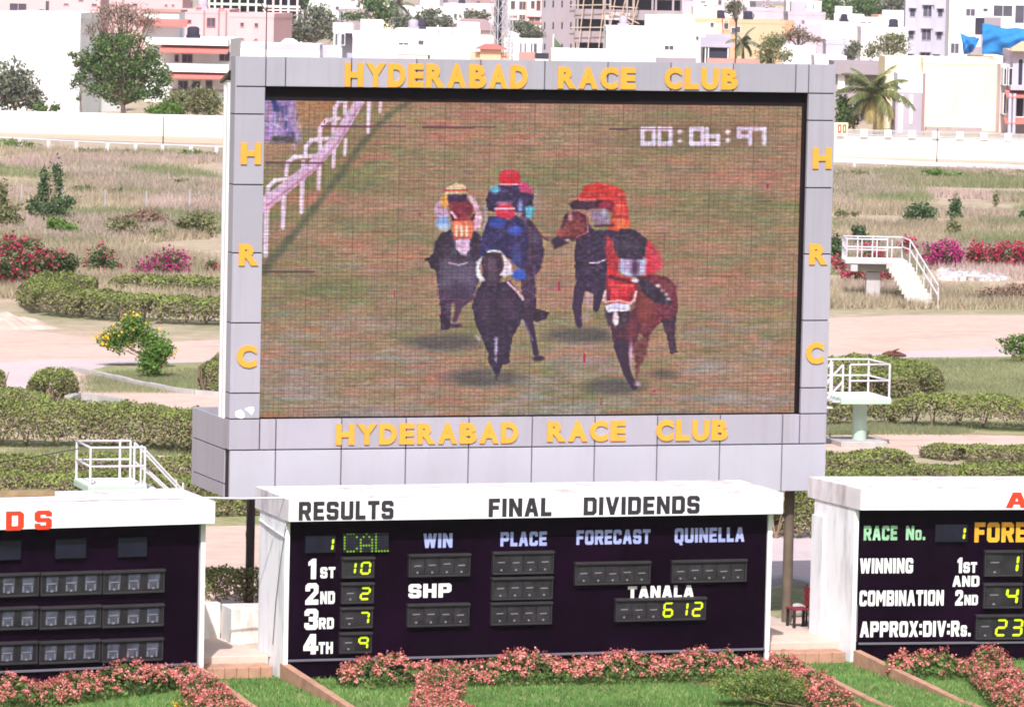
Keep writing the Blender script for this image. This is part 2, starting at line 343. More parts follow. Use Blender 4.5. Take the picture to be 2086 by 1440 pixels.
mb.add([(-0.05, 0.40, 12.32), (-0.05, 1.16, 12.08), (WS, 1.16, 12.08), (WS, 0.40, 12.32), (-0.05, 0.40, 12.26), (-0.05, 1.16, 12.02), (WS, 1.16, 12.02), (WS, 0.40, 12.26)],
       [(0, 1, 2, 3), (7, 6, 5, 4), (0, 4, 5, 1), (1, 5, 6, 2), (2, 6, 7, 3)], 1)
mb.build('back_housing', [M['sheet'], M['rustpost']], screen)
mb = MB(); mb.box(0.06, WS-0.06, 0.52, 3.09, ZB+0.02, ZS+0.12)
mb.build('base_core', M['gap'], screen)
mb = MB(); zc = [ZB+0.01, ZB+0.38, ZB+0.38+1.10, ZS+0.62]     # left end of the base box
zc = [ZB, ZB+0.30, ZS-0.02, ZS+0.66]
for a, b in zip(zc[:-1], zc[1:]): mb.bbox(-0.01, 0.05, 0.41, 3.15, a+0.012, b-0.012, 0.005)
mb.bbox(0.05, 0.9, 3.10, 3.15, ZB+0.02, ZS+0.65, 0.005)
mb.build('base_end_cladding', M['panel'], screen)
mb = MB(); mb.box(0.06, 0.14, 0.5, 1.0, ZS+0.13, OZ0-0.12); mb.build('bracket', M['darkmetal'], screen)
for px_, py_, m_, r_ in ((507.5, 1237, 'post', 0.10), (1602, 1268, 'rustpost', 0.115)):
    g = G(px_, py_); pst = MB().tube([(g[0], g[1], -0.1), (g[0], g[1], ZB+0.06)], r_, 16).build('support_post', M[m_], screen)
mb = MB(); g = G(500, 1237); mb.tube([(g[0]-0.02, g[1]-0.12, ZB), (g[0]+0.03, g[1]-0.13, 2.4), (g[0]-0.05, g[1]-0.13, 1.7), (g[0]+0.02, g[1]-0.13, 0.9), (g[0]-0.03, g[1]-0.12, 0.0)], 0.016, 5)
mb.build('hanging_cable', M['darkmetal'], screen)
# raised yellow letters, each one a part
def raised(text, px):
    x0, t0, b0, x1, t1, b1 = px
    WD = dict(H=1.10, Y=1.18, D=1.05, E=0.92, R=1.12, A=1.16, B=1.05, C=1.10, L=0.9, U=1.08)
    gs = []; tot = 0; pos = []
    for c in text:
        v, f = font_geo(c); v = v.copy(); v[:, 0] = (v[:, 0]-v[:, 0].min())/(v[:, 0].max()-v[:, 0].min())*WD[c]; gs.append((v, f))
        pos.append(tot); tot += WD[c]+0.16
    tot -= 0.16; zlo = 0.0; H_ = max(v[:, 1].max() for v, f in gs); L_ = min(v[:, 1].min() for v, f in gs)
    ua = (SP.at(x0, t0)[0]+SP.at(x0, b0)[0])/2; ub = (SP.at(x1, t1)[0]+SP.at(x1, b1)[0])/2
    za = (SP.at(x0, b0)[1]+SP.at(x1, b1)[1])/2; zb = (SP.at(x0, t0)[1]+SP.at(x1, t1)[1])/2
    for (v, f), p in zip(gs, pos):
        V = [(ua+(q[0]+p)/tot*(ub-ua), -0.022-q[2], za+(q[1]-L_)/(H_-L_)*(zb-za)) for q in v]
        MB().add(V, f).build('letter', M['yellow'], screen)
raised('HYDERABAD', (702, 127, 177, 1074, 134, 181)); raised('RACE', (1136, 136, 181, 1294, 138, 183)); raised('CLUB', (1353, 138, 183, 1502, 139, 183))
raised('HYDERABAD', (684, 864, 906, 1055, 859, 902)); raised('RACE', (1114, 858, 900, 1274, 856, 898)); raised('CLUB', (1336, 856, 898, 1482, 853, 897))
for t, q in (('H', (490, 291, 335, 531, 291, 335)), ('R', (486, 497, 541, 526, 497, 541)), ('C', (482, 703, 749, 522, 703, 749)),
             ('H', (1655, 301, 344, 1693, 301, 344)), ('R', (1648, 497, 539, 1685, 497, 539)), ('C', (1641, 697, 741, 1677, 697, 741))): raised(t, q)
mb = MB()                                                     # torn white sticker low on the left column
for poly in ([(480, 838), (490, 834), (497, 840), (499, 848), (492, 853), (484, 850), (479, 846)], [(498, 833), (507, 829), (516, 828), (518, 835), (513, 845), (505, 838)]):
    q = [SP.at(x, y) for x, y in poly]; mb.add([(a, -0.004, b) for a, b in q], [tuple(range(len(q)-1, -1, -1))])
mb.build('torn_sticker', M['whiteink'], screen)
# black inset in the opening: backing, top strip and right side
YR = 0.24
mb = MB(); mb.box(OX0-0.015, OX1+0.015, YR+0.02, YR+0.06, OZ0-0.015, OZ1+0.015)
mb.box(OX0+0.002, OX1, YR-0.03, YR+0.018, OZ1-0.30, OZ1+0.012)
mb.box(OX1-0.001, OX1+0.012, 0.092, YR+0.018, OZ0, OZ1-0.001); mb.box(OX1-0.05, OX1-0.002, YR-0.03, YR+0.018, OZ0+0.02, OZ1-0.301)
mb.build('black_inset', M['black'], screen)

# the picture on the LED wall: one cell per light cluster, its colour written per face
NX, NZ = 436, 260
lx0, lx1, lz0, lz1 = OX0+0.005, OX1-0.055, OZ0+0.012, OZ1-0.262
def led_picture():
    rs = np.random.RandomState(5)
    uu = lx0+(np.arange(NX)+0.5)/NX*(lx1-lx0); zz = lz1-(np.arange(NZ)+0.5)/NZ*(lz1-lz0)
    U, Z = np.meshgrid(uu, zz); D = np.stack([U, np.full_like(U, YR), Z], -1)-CAM; q = D@_F
    X = 1043+FPX*(D@_R)/q; Y = 720-FPX*(D@_U)/q
    def vn(sx_, sy_, seed):
        r = np.random.RandomState(seed); gx, gy = X/sx_, Y/sy_; ix, iy = np.floor(gx).astype(int), np.floor(gy).astype(int)
        fx, fy = gx-ix, gy-iy; fx = fx*fx*(3-2*fx); fy = fy*fy*(3-2*fy); T = r.rand(4096)
        h = lambda a, b: T[(a*131+b*737) % 4096]
        return (h(ix, iy)*(1-fx)+h(ix+1, iy)*fx)*(1-fy)+(h(ix, iy+1)*(1-fx)+h(ix+1, iy+1)*fx)*fy
    u = (X-541)/1102; v = (Y-200)/650
    base = np.zeros(X.shape+(3,))
    a = vn(230, 60, 1)*0.5+vn(90, 22, 2)*0.3+vn(30, 7, 3)*0.2
    b = vn(150, 45, 4)*0.5+vn(60, 14, 6)*0.3+vn(22, 5, 7)*0.2
    c = vn(120, 30, 8)*0.5+vn(40, 9, 9)*0.5
    green = np.array([127, 120, 82.]); brown = np.array([164, 124, 102.]); grey = np.array([154, 140, 136.]); rust = np.array([186, 116, 100.])
    wb = np.clip(0.56+0.55*(0.25-v)*(v < 0.25)*2+(a-0.5)*2.1-0.28*np.exp(-((v-0.32)/0.16)**2)*(u < 0.45), 0, 1)[..., None]
    base = green*(1-wb)+brown*wb
    wr = np.clip((b-0.56)*3.4, 0, 1)[..., None]*0.75; base = base*(1-wr)+rust*wr
    wg = np.clip((v-0.66)*1.6+(c-0.56)*1.6, 0, 0.85)[..., None]; base = base*(1-wg)+grey*wg
    img = base
    def sm(d, s): return np.clip(0.5-d/(2*s), 0, 1)
    def put(m, col, al=1.0):
        nonlocal img
        m = (m*al)[..., None]; col = np.asarray(col, float)
        if col.ndim == 1 and col.sum() < 215: col = col*np.array([1.12, 0.90, 1.05])+np.array([6, 2, 6])
        img = img*(1-m)+np.asarray(col, float)*m
    def tr(k, p): return k[0]+p[0]/k[2], k[1]+p[1]/k[2]
    def poly(k, pts, col, s=1.1, al=1.0):
        P = [tr(k, p) for p in pts]; ins = np.zeros(X.shape, bool); d = np.full(X.shape, 1e9)
        for i in range(len(P)):
            (x0, y0), (x1, y1) = P[i], P[(i+1) % len(P)]
            if y0 != y1:
                cnd = ((y0 > Y) != (y1 > Y)) & (X < (x1-x0)*(Y-y0)/(y1-y0)+x0); ins ^= cnd
            L2 = (x1-x0)**2+(y1-y0)**2+1e-9; t = np.clip(((X-x0)*(x1-x0)+(Y-y0)*(y1-y0))/L2, 0, 1)
            d = np.minimum(d, np.hypot(X-x0-t*(x1-x0), Y-y0-t*(y1-y0)))
        put(sm(np.where(ins, -d, d)+(vn(7, 4, 12)-0.5)*3.4, s*0.95), (np.array(col)*(np.array([1.12, 0.90, 1.05]) if sum(col) < 215 else 1)+(np.array([6, 2, 6]) if sum(col) < 215 else 0))+(vn(8, 5, 14)-0.5)[..., None]*34+(vn(3.5, 3, 15)-0.5)[..., None]*26, al)
    def ell(k, cx, cy, rx, ry, col, s=1.8, al=1.0):
        x, y = tr(k, (cx, cy)); rx /= k[2]; ry /= k[2]
        d = (np.sqrt(((X-x)/rx)**2+((Y-y)/ry)**2)-1)*min(rx, ry); put(sm(d+(vn(9, 4, 13)-0.5)*2, s), col, al)
    def cap(k, pts, col, s=1.2, al=1.0):
        """pts: (x, y, radius)"""
        for (x0, y0, r0), (x1, y1, r1) in zip(pts[:-1], pts[1:]):
            a0, b0 = tr(k, (x0, y0)); a1, b1 = tr(k, (x1, y1)); L2 = (a1-a0)**2+(b1-b0)**2+1e-9
            t = np.clip(((X-a0)*(a1-a0)+(Y-b0)*(b1-b0))/L2, 0, 1)
            d = np.hypot(X-a0-t*(a1-a0), Y-b0-t*(b1-b0))-(r0+(r1-r0)*t)/k[2]; put(sm(d, s), col, al)
    K8 = (830, 320, 2.88); K5 = (530, 190, 6.26); KP = (0, 0, 1)
    # crowd corner, running rail and its shade
    poly(KP, [(536, 196), (603, 196), (612, 288), (536, 290)], (160, 132, 184), 8)
    for _ in range(26):
        x, y = rs.uniform(540, 608), rs.uniform(200, 288); cap(KP, [(x, y, rs.uniform(2, 4.5)), (x+rs.uniform(-3, 3), y+rs.uniform(6, 22), 2)],
            ((190, 160, 205), (120, 96, 150), (72, 62, 120), (205, 185, 220), (150, 110, 130))[rs.randint(5)], 2.5, 0.8)
    cap(KP, [(556, 203, 4), (563, 222, 7)], (58, 66, 128), 3); poly(KP, [(556, 276), (600, 278), (603, 292), (550, 290)], (92, 78, 84), 4)
    poly(KP, [(604, 200), (700, 203), (640, 250), (605, 262)], (176, 122, 82), 10, 0.7)
    cap(KP, [(846, 200, 4), (790, 236, 5), (740, 290, 5.5), (690, 360, 6), (640, 425, 7), (590, 488, 8), (536, 550, 10)], (92, 92, 70), 5, 0.8)
    rl = (214, 176, 204); rl2 = (226, 196, 214)
    for x, y0, y1, r in ((776, 200, 228, 3.4), (752, 202, 270, 4.2), (704, 285, 316, 3.6), (681, 292, 340, 4.2), (651, 328, 384, 4.6), (616, 360, 432, 4.8), (578, 402, 464, 5), (543, 420, 520, 5.5)):
        cap(KP, [(x, y0, r), (x-2, y1, r*0.8)], rl2, 1.6)
    for pts in ([(682, 255), (682, 222), (690, 208), (706, 203)], [(703, 232), (703, 205)], [(651, 290), (652, 262), (664, 246), (690, 242)], [(679, 270), (680, 248)],
                [(622, 318), (623, 300), (634, 286), (668, 282)], [(652, 306), (652, 288)], [(583, 356), (585, 332), (600, 320), (640, 318)], [(618, 345), (618, 330)],
                [(544, 402), (546, 382), (560, 368), (606, 362)], [(579, 388), (580, 372)]):
        cap(KP, [(x, y, 4.0) for x, y in pts], rl2, 1.6)
    cap(KP, [(532, 420, 15), (562, 398, 12.5), (600, 368, 11.5), (640, 335, 11), (680, 290, 11), (706, 250, 10.5), (735, 203, 9.5)], rl, 2)
    cap(KP, [(545, 418, 3), (606, 372, 2.5), (648, 338, 2.5), (690, 288, 2.5), (728, 222, 2)], (188, 120, 152), 1.5, 0.6)
    cap(KP, [(690, 203, 3.4), (756, 202, 3.4)], rl2, 1.5)
    # shade on the turf under each horse
    sh = (82, 76, 74)
    ell(K8, 215, 1085, 215, 46, sh, 6, .85); ell(K8, 450, 1295, 225, 52, sh, 6, .85); ell(K8, 1020, 1045, 190, 46, sh, 6, .85); ell(K8, 1215, 1345, 170, 50, sh, 6, .85); ell(K8, 1500, 1272, 75, 28, sh, 6, .7)
    dk = (46, 33, 46)
    # rear left grey horse and rider
    poly(K8, [(250, 430), (160, 500), (150, 560), (165, 640), (172, 720), (190, 800), (262, 850), (330, 855), (390, 805), (425, 700), (435, 560), (400, 440)], (72, 60, 84))
    ell(K8, 290, 690, 90, 55, (98, 82, 108), 10, .7); ell(K8, 370, 690, 40, 60, (112, 92, 120), 10, .6); ell(K8, 290, 800, 90, 45, (50, 42, 62), 8, .8)
    poly(K8, [(190, 450), (255, 425), (262, 560), (205, 605), (185, 670), (135, 655), (120, 612), (85, 617), (150, 565)], (42, 33, 48))
    poly(K8, [(360, 425), (425, 450), (445, 560), (405, 650), (368, 560)], (44, 37, 52))
    poly(K8, [(183, 760), (268, 810), (255, 900), (252, 1005), (196, 1010), (190, 900)], (62, 50, 66)); poly(K8, [(192, 900), (254, 890), (252, 1008), (196, 1010)], (46, 37, 52))
    ell(K8, 285, 990, 34, 13, (60, 46, 58)); ell(K8, 276, 958, 18, 14, (176, 138, 150), 3, .7)
    poly(K8, [(160, 290), (200, 235), (228, 300), (245, 335), (200, 372), (158, 340)], (186, 146, 172), 3)
    poly(K8, [(212, 212), (244, 225), (240, 285), (205, 305), (192, 262)], (224, 150, 84), 3)
    poly(K8, [(240, 250), (352, 250), (390, 290), (372, 352), (292, 366), (250, 330)], (128, 34, 54), 2.5)
    poly(K8, [(350, 222), (392, 240), (428, 300), (438, 360), (428, 425), (392, 428), (383, 380), (402, 330), (380, 275)], (224, 172, 192), 2.5)
    cap(K8, [(448, 290, 9), (462, 350, 8), (450, 420, 9)], (176, 152, 182), 3, .7)
    ell(K8, 208, 385, 42, 40, (134, 158, 204), 4); ell(K8, 214, 412, 30, 18, (190, 205, 225), 4, .8); cap(K8, [(258, 325, 8), (285, 362, 8)], (232, 182, 192), 2)
    poly(K8, [(213, 216), (236, 176), (270, 156), (320, 156), (346, 180), (356, 216)], (224, 190, 150), 2); cap(K8, [(216, 197, 5), (352, 197, 5)], (170, 52, 50), 1)
    poly(K8, [(236, 220), (352, 220), (338, 268), (244, 262)], (56, 28, 56), 2)
    poly(K8, [(260, 366), (390, 360), (386, 440), (372, 480), (280, 482), (264, 430)], (216, 112, 86), 2); cap(K8, [(262, 369, 7), (388, 364, 7)], (168, 36, 44), 1.2)
    for x in (288, 318, 348): cap(K8, [(x, 408, 9), (x, 462, 8)], (246, 216, 182), 2, .85)
    cap(K8, [(272, 476, 6), (370, 474, 6)], (178, 60, 52), 1.5)
    poly(K8, [(284, 482), (364, 480), (361, 540), (342, 580), (312, 576), (285, 532)], (216, 178, 208), 2); ell(K8, 322, 590, 40, 14, (60, 44, 56), 3)
    cap(K8, [(268, 366, 9), (258, 340, 5)], (60, 30, 40), 1.5); cap(K8, [(380, 362, 9), (392, 338, 5)], (60, 30, 40), 1.5); ell(K8, 230, 660, 22, 70, (110, 96, 118), 10, .55); cap(K8, [(300, 850, 26), (296, 900, 17), (276, 958, 14)], (70, 54, 68), 2.5)
    cap(K8, [(245, 622, 4), (300, 634, 4), (352, 620, 4)], (186, 156, 190), 1.2)
    # horse and red-capped rider behind
    poly(K8, [(690, 330), (745, 400), (792, 480), (802, 560), (786, 645), (755, 695), (700, 705), (640, 640), (630, 360)], (54, 42, 64)); ell(K8, 752, 470, 26, 34, (96, 84, 110), 5, .6); cap(K8, [(740, 400, 6), (790, 470, 5), (826, 490, 5)], (84, 50, 60), 1.5)
    poly(K8, [(655, 700), (748, 690), (758, 890), (696, 905)], (60, 47, 64)); poly(K8, [(680, 885), (760, 888), (832, 914), (814, 948), (762, 974), (700, 945)], dk)
    cap(K8, [(700, 925, 34), (738, 1060, 16), (754, 1150, 17)], (48, 38, 54)); ell(K8, 768, 1182, 34, 16, (48, 38, 54)); cap(K8, [(680, 960, 6), (735, 1075, 5)], (176, 158, 184), 2, .5)
    poly(K8, [(540, 162), (650, 162), (738, 218), (738, 290), (705, 335), (640, 322), (480, 322), (458, 262), (475, 205)], (46, 40, 70))
    ell(K8, 515, 190, 28, 22, (98, 160, 186), 3); poly(K8, [(688, 290), (746, 290), (736, 350), (700, 362)], (92, 166, 190), 3); ell(K8, 662, 290, 14, 32, (132, 138, 198), 3); cap(K8, [(758, 200, 10), (762, 300, 10)], (150, 146, 160), 5, .5)
    poly(K8, [(640, 135), (700, 150), (732, 190), (728, 220), (660, 200)], (186, 64, 104), 3); ell(K8, 600, 122, 64, 48, (206, 24, 50), 2.5); ell(K8, 600, 90, 40, 16, (214, 80, 92), 4, .6); cap(K8, [(546, 162, 4), (648, 162, 4)], (226, 150, 170), 1)
    # blue rider on the dark front horse
    poly(K8, [(478, 350), (645, 338), (695, 400), (705, 520), (690, 660), (560, 575), (420, 585), (436, 470)], (38, 37, 78)); ell(K8, 528, 388, 48, 30, (48, 64, 150), 3); ell(K8, 632, 430, 42, 26, (62, 82, 186), 4); ell(K8, 640, 590, 30, 60, (66, 72, 138), 6, .8); ell(K8, 655, 690, 42, 32, (56, 88, 186), 3); ell(K8, 480, 560, 40, 24, (44, 60, 150), 6, .6)
    poly(K8, [(513, 332), (524, 290), (560, 270), (610, 278), (627, 310), (633, 348), (590, 366), (530, 350)], (204, 46, 78), 2); cap(K8, [(515, 304, 5), (626, 302, 5)], (236, 166, 186), 1.2); ell(K8, 565, 272, 34, 8, (226, 150, 170), 3, .7); cap(K8, [(640, 330, 10), (690, 370, 9)], (150, 120, 150), 4, .6)
    poly(K8, [(445, 725), (550, 735), (600, 725), (662, 800), (692, 862), (690, 905), (650, 1000), (612, 1060), (602, 1150), (600, 1215), (560, 1215), (545, 1260), (522, 1318), (505, 1245), (476, 1205), (470, 1150), (440, 1062), (400, 980), (378, 880), (398, 800)], (38, 32, 50))
    cap(K8, [(322, 872, 9), (385, 820, 12)], (70, 56, 70), 2); poly(K8, [(511, 1055), (530, 1055), (527, 1130), (521, 1205), (512, 1190)], (158, 138, 164), 1.5)
    ell(K8, 455, 860, 40, 70, (66, 52, 70), 14, .7); ell(K8, 590, 870, 44, 74, (64, 50, 70), 14, .7); ell(K8, 520, 960, 26, 60, (30, 24, 38), 10, .7); poly(K8, [(444, 575), (452, 540), (470, 566)], (50, 38, 54), 1); poly(K8, [(540, 566), (556, 538), (564, 580)], (50, 38, 54), 1); poly(K8, [(430, 600), (470, 556), (545, 556), (566, 620), (556, 700), (522, 760), (468, 760), (445, 700)], (56, 44, 60), 2); ell(K8, 492, 640, 30, 46, (98, 72, 92), 5, .85); ell(K8, 495, 700, 34, 30, (84, 66, 80), 5, .8)
    poly(K8, [(403, 612), (436, 588), (422, 650), (430, 690), (452, 722), (430, 730), (404, 690)], (226, 208, 228), 1.6); poly(K8, [(553, 562), (612, 632), (616, 682), (572, 704), (546, 692), (570, 640)], (226, 206, 226), 2)
    cap(K8, [(470, 556, 5), (505, 550, 5), (545, 556, 5)], (222, 220, 206), 1.2); cap(K8, [(588, 735, 6), (646, 790, 7), (676, 832, 8)], (212, 172, 190), 1.6); cap(K8, [(425, 1075, 8), (405, 1050, 8)], (190, 170, 178), 3, .7)
    # horse with turned head, rider in red and orange
    cap(K8, [(1012, 770, 34), (994, 880, 27), (1008, 985, 18)], (50, 40, 58)); cap(K8, [(1125, 770, 34), (1106, 890, 18)], (46, 38, 56)); ell(K8, 1064, 830, 22, 50, (172, 150, 162), 5, .7); ell(K8, 1050, 945, 26, 20, (186, 150, 152), 5, .7)
    poly(K8, [(1005, 420), (1060, 395), (1100, 430), (1225, 430), (1225, 550), (1182, 620), (1184, 772), (1100, 805), (1000, 776), (985, 700), (978, 560)], (44, 35, 57))
    poly(K8, [(995, 255), (1040, 172), (1110, 150), (1200, 164), (1272, 200), (1292, 300), (1305, 400), (1255, 436), (1180, 424), (1205, 330), (1110, 262)], (202, 50, 44), 3.5)
    for i in range(16):
        x, y = rs.uniform(1040, 1270), rs.uniform(170, 400)
        if y > 270 and x < 1215: x = rs.uniform(1215, 1280)
        cap(K8, [(x-30, y, 4), (x+32, y+rs.uniform(-8, 8), 3)], ((232, 112, 90), (236, 60, 40), (170, 34, 44), (240, 140, 110))[rs.randint(4)], 2, .75)
    poly(K8, [(1120, 250), (1215, 262), (1210, 330), (1170, 312), (1100, 300)], (122, 32, 52), 4); poly(K8, [(945, 275), (1000, 250), (1090, 262), (1150, 252), (1110, 292), (1060, 312), (960, 306)], (58, 30, 46), 2)
    cap(K8, [(1010, 252, 5), (1100, 250, 4)], (226, 120, 112), 2); poly(K8, [(1062, 312), (1170, 306), (1190, 392), (1100, 402)], (146, 120, 148), 3); ell(K8, 1152, 330, 16, 22, (196, 176, 200), 4, .8); ell(K8, 1252, 396, 52, 34, (226, 112, 66), 5, .9); cap(K8, [(1100, 405, 7), (1210, 400, 7)], (52, 34, 46), 2, .8)
    poly(K8, [(905, 400), (922, 340), (980, 312), (1048, 328), (1066, 400), (1058, 462), (990, 484), (930, 508), (862, 540), (848, 490), (900, 440)], (66, 34, 44), 2)
    poly(K8, [(935, 372), (1000, 338), (1046, 380), (1042, 440), (962, 472), (892, 462), (905, 430)], (128, 54, 56), 4); ell(K8, 955, 352, 12, 22, (206, 160, 150), 3, .8); ell(K8, 895, 445, 26, 18, (190, 80, 80), 4, .8); ell(K8, 882, 500, 38, 26, (44, 36, 48), 3); ell(K8, 940, 488, 14, 6, (230, 210, 200), 2)
    cap(K8, [(950, 318, 4), (1010, 316, 4), (1052, 340, 4), (1058, 440, 4), (990, 470, 3)], (190, 112, 116), 1.3, .8); cap(K8, [(1070, 622, 4), (1122, 618, 4), (1164, 600, 4)], (192, 162, 192), 1.2); cap(K8, [(800, 470, 4), (850, 478, 4)], (120, 70, 70), 1.5)
    # front right bay horse, rider in red
    poly(K8, [(1340, 700), (1420, 685), (1520, 700), (1576, 760), (1588, 880), (1572, 965), (1480, 970), (1450, 1010), (1400, 1070), (1330, 990)], (92, 40, 50)); ell(K8, 1395, 880, 66, 110, (128, 56, 50), 12, .85); ell(K8, 1530, 760, 50, 40, (122, 62, 66), 9, .7)
    poly(K8, [(1488, 955), (1578, 930), (1568, 1060), (1586, 1145), (1545, 1156), (1520, 1050)], (58, 42, 52)); poly(K8, [(1340, 705), (1400, 715), (1480, 775), (1545, 830), (1545, 866), (1450, 856), (1385, 800)], (42, 36, 48), 2)
    for x, y in ((1498, 782), (1520, 806), (1530, 832), (1470, 755)): ell(K8, x, y, 11, 8, (206, 182, 190), 2, .85)
    poly(K8, [(1168, 465), (1218, 500), (1244, 600), (1236, 700), (1180, 690), (1160, 560)], (168, 46, 58), 4); poly(K8, [(1393, 480), (1442, 520), (1482, 580), (1492, 645), (1440, 688), (1376, 696), (1388, 600)], (206, 42, 66), 5); ell(K8, 1460, 600, 40, 80, (216, 80, 100), 9, .4)
    poly(K8, [(1248, 595), (1404, 595), (1394, 690), (1290, 706), (1238, 664)], (178, 164, 200), 3); ell(K8, 1336, 645, 22, 52, (70, 58, 80), 4); poly(K8, [(1213, 450), (1260, 418), (1332, 424), (1404, 480), (1398, 560), (1380, 604), (1240, 594), (1208, 520)], (46, 39, 54), 2.5); ell(K8, 1300, 520, 50, 22, (76, 66, 82), 8, .6)
    poly(K8, [(1192, 968), (1336, 890), (1366, 1000), (1342, 1090), (1330, 1160), (1240, 1140), (1198, 1060)], (66, 36, 48)); ell(K8, 1320, 1000, 34, 70, (104, 50, 54), 10, .8); poly(K8, [(1325, 1090), (1424, 1030), (1404, 1150), (1362, 1230), (1342, 1315)], (108, 54, 56), 3)
    cap(K8, [(1252, 1110, 42), (1290, 1270, 22), (1330, 1345, 20)], (48, 35, 50)); ell(K8, 1312, 1155, 12, 58, (198, 150, 172), 3); ell(K8, 1350, 1330, 18, 12, (200, 180, 194), 3, .8)
    poly(K8, [(1175, 640), (1240, 686), (1332, 716), (1342, 830), (1300, 864), (1188, 854), (1163, 780)], (202, 40, 54), 2.5); poly(K8, [(1180, 690), (1240, 706), (1330, 724), (1338, 744), (1240, 728), (1176, 712)], (84, 26, 42), 2, .85); cap(K8, [(1172, 700, 7), (1168, 800, 9), (1186, 850, 6)], (96, 26, 42), 2, .8); cap(K8, [(1338, 740, 7), (1346, 810, 8)], (96, 26, 42), 2, .8); cap(K8, [(1190, 752, 8), (1320, 758, 8)], (232, 80, 84), 2, .7); cap(K8, [(1185, 790, 7), (1180, 835, 8)], (88, 40, 54), 2, .9); cap(K8, [(1318, 790, 7), (1310, 835, 8)], (88, 40, 54), 2, .9)
    cap(K8, [(1162, 786, 6), (1152, 840, 7), (1164, 850, 6)], (232, 188, 200), 1.5); cap(K8, [(1342, 790, 6), (1330, 842, 7), (1312, 852, 6)], (236, 180, 184), 1.5); ell(K8, 1335, 722, 22, 12, (232, 214, 222), 2)
    poly(K8, [(1158, 900), (1304, 900), (1292, 985), (1240, 1006), (1176, 985)], (58, 48, 58), 2); poly(K8, [(1156, 870), (1220, 855), (1306, 868), (1305, 902), (1178, 913)], (226, 208, 244), 1.2); cap(K8, [(1178, 848, 5), (1240, 842, 6), (1312, 858, 5)], (240, 172, 172), 1.3); ell(K8, 1222, 948, 19, 42, (240, 206, 214), 1.5); ell(K8, 1180, 950, 9, 22, (92, 74, 84), 3, .8); ell(K8, 1264, 950, 9, 22, (92, 74, 84), 3, .8)
    # race clock
    def seg(x, on, h=30, wd_=23):
        S = {'a': ((0, 0), (1, 0)), 'b': ((1, 0), (1, .5)), 'c': ((1, .5), (1, 1)), 'd': ((0, 1), (1, 1)), 'e': ((0, .5), (0, 1)), 'f': ((0, 0), (0, .5)), 'g': ((0, .5), (1, .5))}
        for k in on:
            (a0, b0), (a1, b1) = S[k]; cap(KP, [(x+a0*wd_, 263+b0*h, 4.0), (x+a1*wd_, 263+b1*h, 4.0)], (222, 202, 228), 1.6, .92)
    ell(KP, 1437, 281, 135, 26, (120, 92, 84), 14, .35)
    for x, s in ((1309, 'abcdef'), (1343, 'abcdef'), (1408, 'abcdef'), (1440, 'cdefg'), (1505, 'abfgc'), (1534, 'abc')): seg(x, s)
    for x in (1385, 1482): ell(KP, x, 269, 5, 4, (232, 202, 206), 2); ell(KP, x, 287, 5, 4, (216, 192, 200), 2)
    # LED structure: horizontal smear, module joints, dead strips, grain
    img = img
    def boxb(a, k):
        for ax in (0, 1):
            a = sum(np.roll(a, q, ax) for q in range(-k, k+1))/(2*k+1)
        return a
    cr, cb = (vn(26, 2.6, 31)-0.5)+0.6*(vn(60, 9, 32)-0.5), (vn(30, 2.6, 33)-0.5)+0.7*(vn(70, 14, 34)-0.5)
    lum = np.clip((img.mean(-1)-60)/60, 0.25, 1); img = img+np.stack([cr*15*lum, -cr*8*lum, cb*8*lum-cr*4*lum], -1)
    img = np.clip(img+0.32*(img-boxb(boxb(img, 3), 3)), 8, 250)
    img *= (1+0.11*(vn(70, 2.2, 21)-0.5)+0.20*(vn(16, 2.4, 22)-0.5)+0.16*(vn(6, 2.5, 23)-0.5))[..., None]; img *= (1+(rs.rand(NZ, NX, 1)-0.5)*0.13); img += (rs.rand(NZ, NX, 3)-0.5)*17
    ii, jj = np.arange(NX), np.arange(NZ); row = np.where(jj % 3 == 0, 0.93, 1.03)[:, None, None]; cl = np.where(ii % 4 == 0, 0.92, 1.02)[None, :, None]; img = img*row*cl
    mod = 0.84+0.16*rs.rand(NZ//12+2, NX)
    for i in range(0, NX, 18): img[:, i] *= (0.84+0.16*np.repeat(rs.rand(NZ//18+1), 18)[:NZ])[:, None]
    for j in range(0, NZ, 18): img[j, :] *= (0.87+0.13*np.repeat(rs.rand(NX//18+1), 18)[:NX])[:, None]
    T14 = 0.965+0.07*rs.rand(NZ//18+1, NX//18+1); img *= np.repeat(np.repeat(T14, 18, 0), 18, 1)[:NZ, :NX, None]
    for x0, x1, y in ((655, 826, 258), (860, 1010, 260), (540, 660, 332), (1240, 1400, 263), (1540, 1572, 410), (536, 640, 554)):
        put(((abs(Y-y) < 1.8) & (X > x0) & (X < x1)).astype(float), (72, 40, 56), .7)
    for x, y0, y1 in ((803, 590, 609), (1139, 573, 593), (1190, 720, 738), (1224, 810, 826), (855, 433, 441), (1333, 793, 800), (1564, 376, 384), (661, 246, 252)):
        put(((abs(X-x) < 1.9) & (Y > y0) & (Y < y1)).astype(float), (172, 20, 84), .95)
    return np.clip(img, 4, 255)/255.0
pic = led_picture(); pic = np.where(pic <= 0.04045, pic/12.92, ((pic+0.055)/1.055)**2.4)
gx = np.linspace(lx0, lx1, NX+1); gz = np.linspace(lz1, lz0, NZ+1)
XX, ZZ = np.meshgrid(gx, gz); VV = np.stack([XX, np.full_like(XX, YR), ZZ], -1).reshape(-1, 3)
ij = (np.arange(NZ)[:, None]*(NX+1)+np.arange(NX)[None, :]).reshape(-1)
FF = np.stack([ij, ij+NX+1, ij+NX+2, ij+1], -1)
me = bpy.data.meshes.new('led_picture'); me.vertices.add(len(VV)); me.vertices.foreach_set('co', VV.astype(np.float32).reshape(-1))
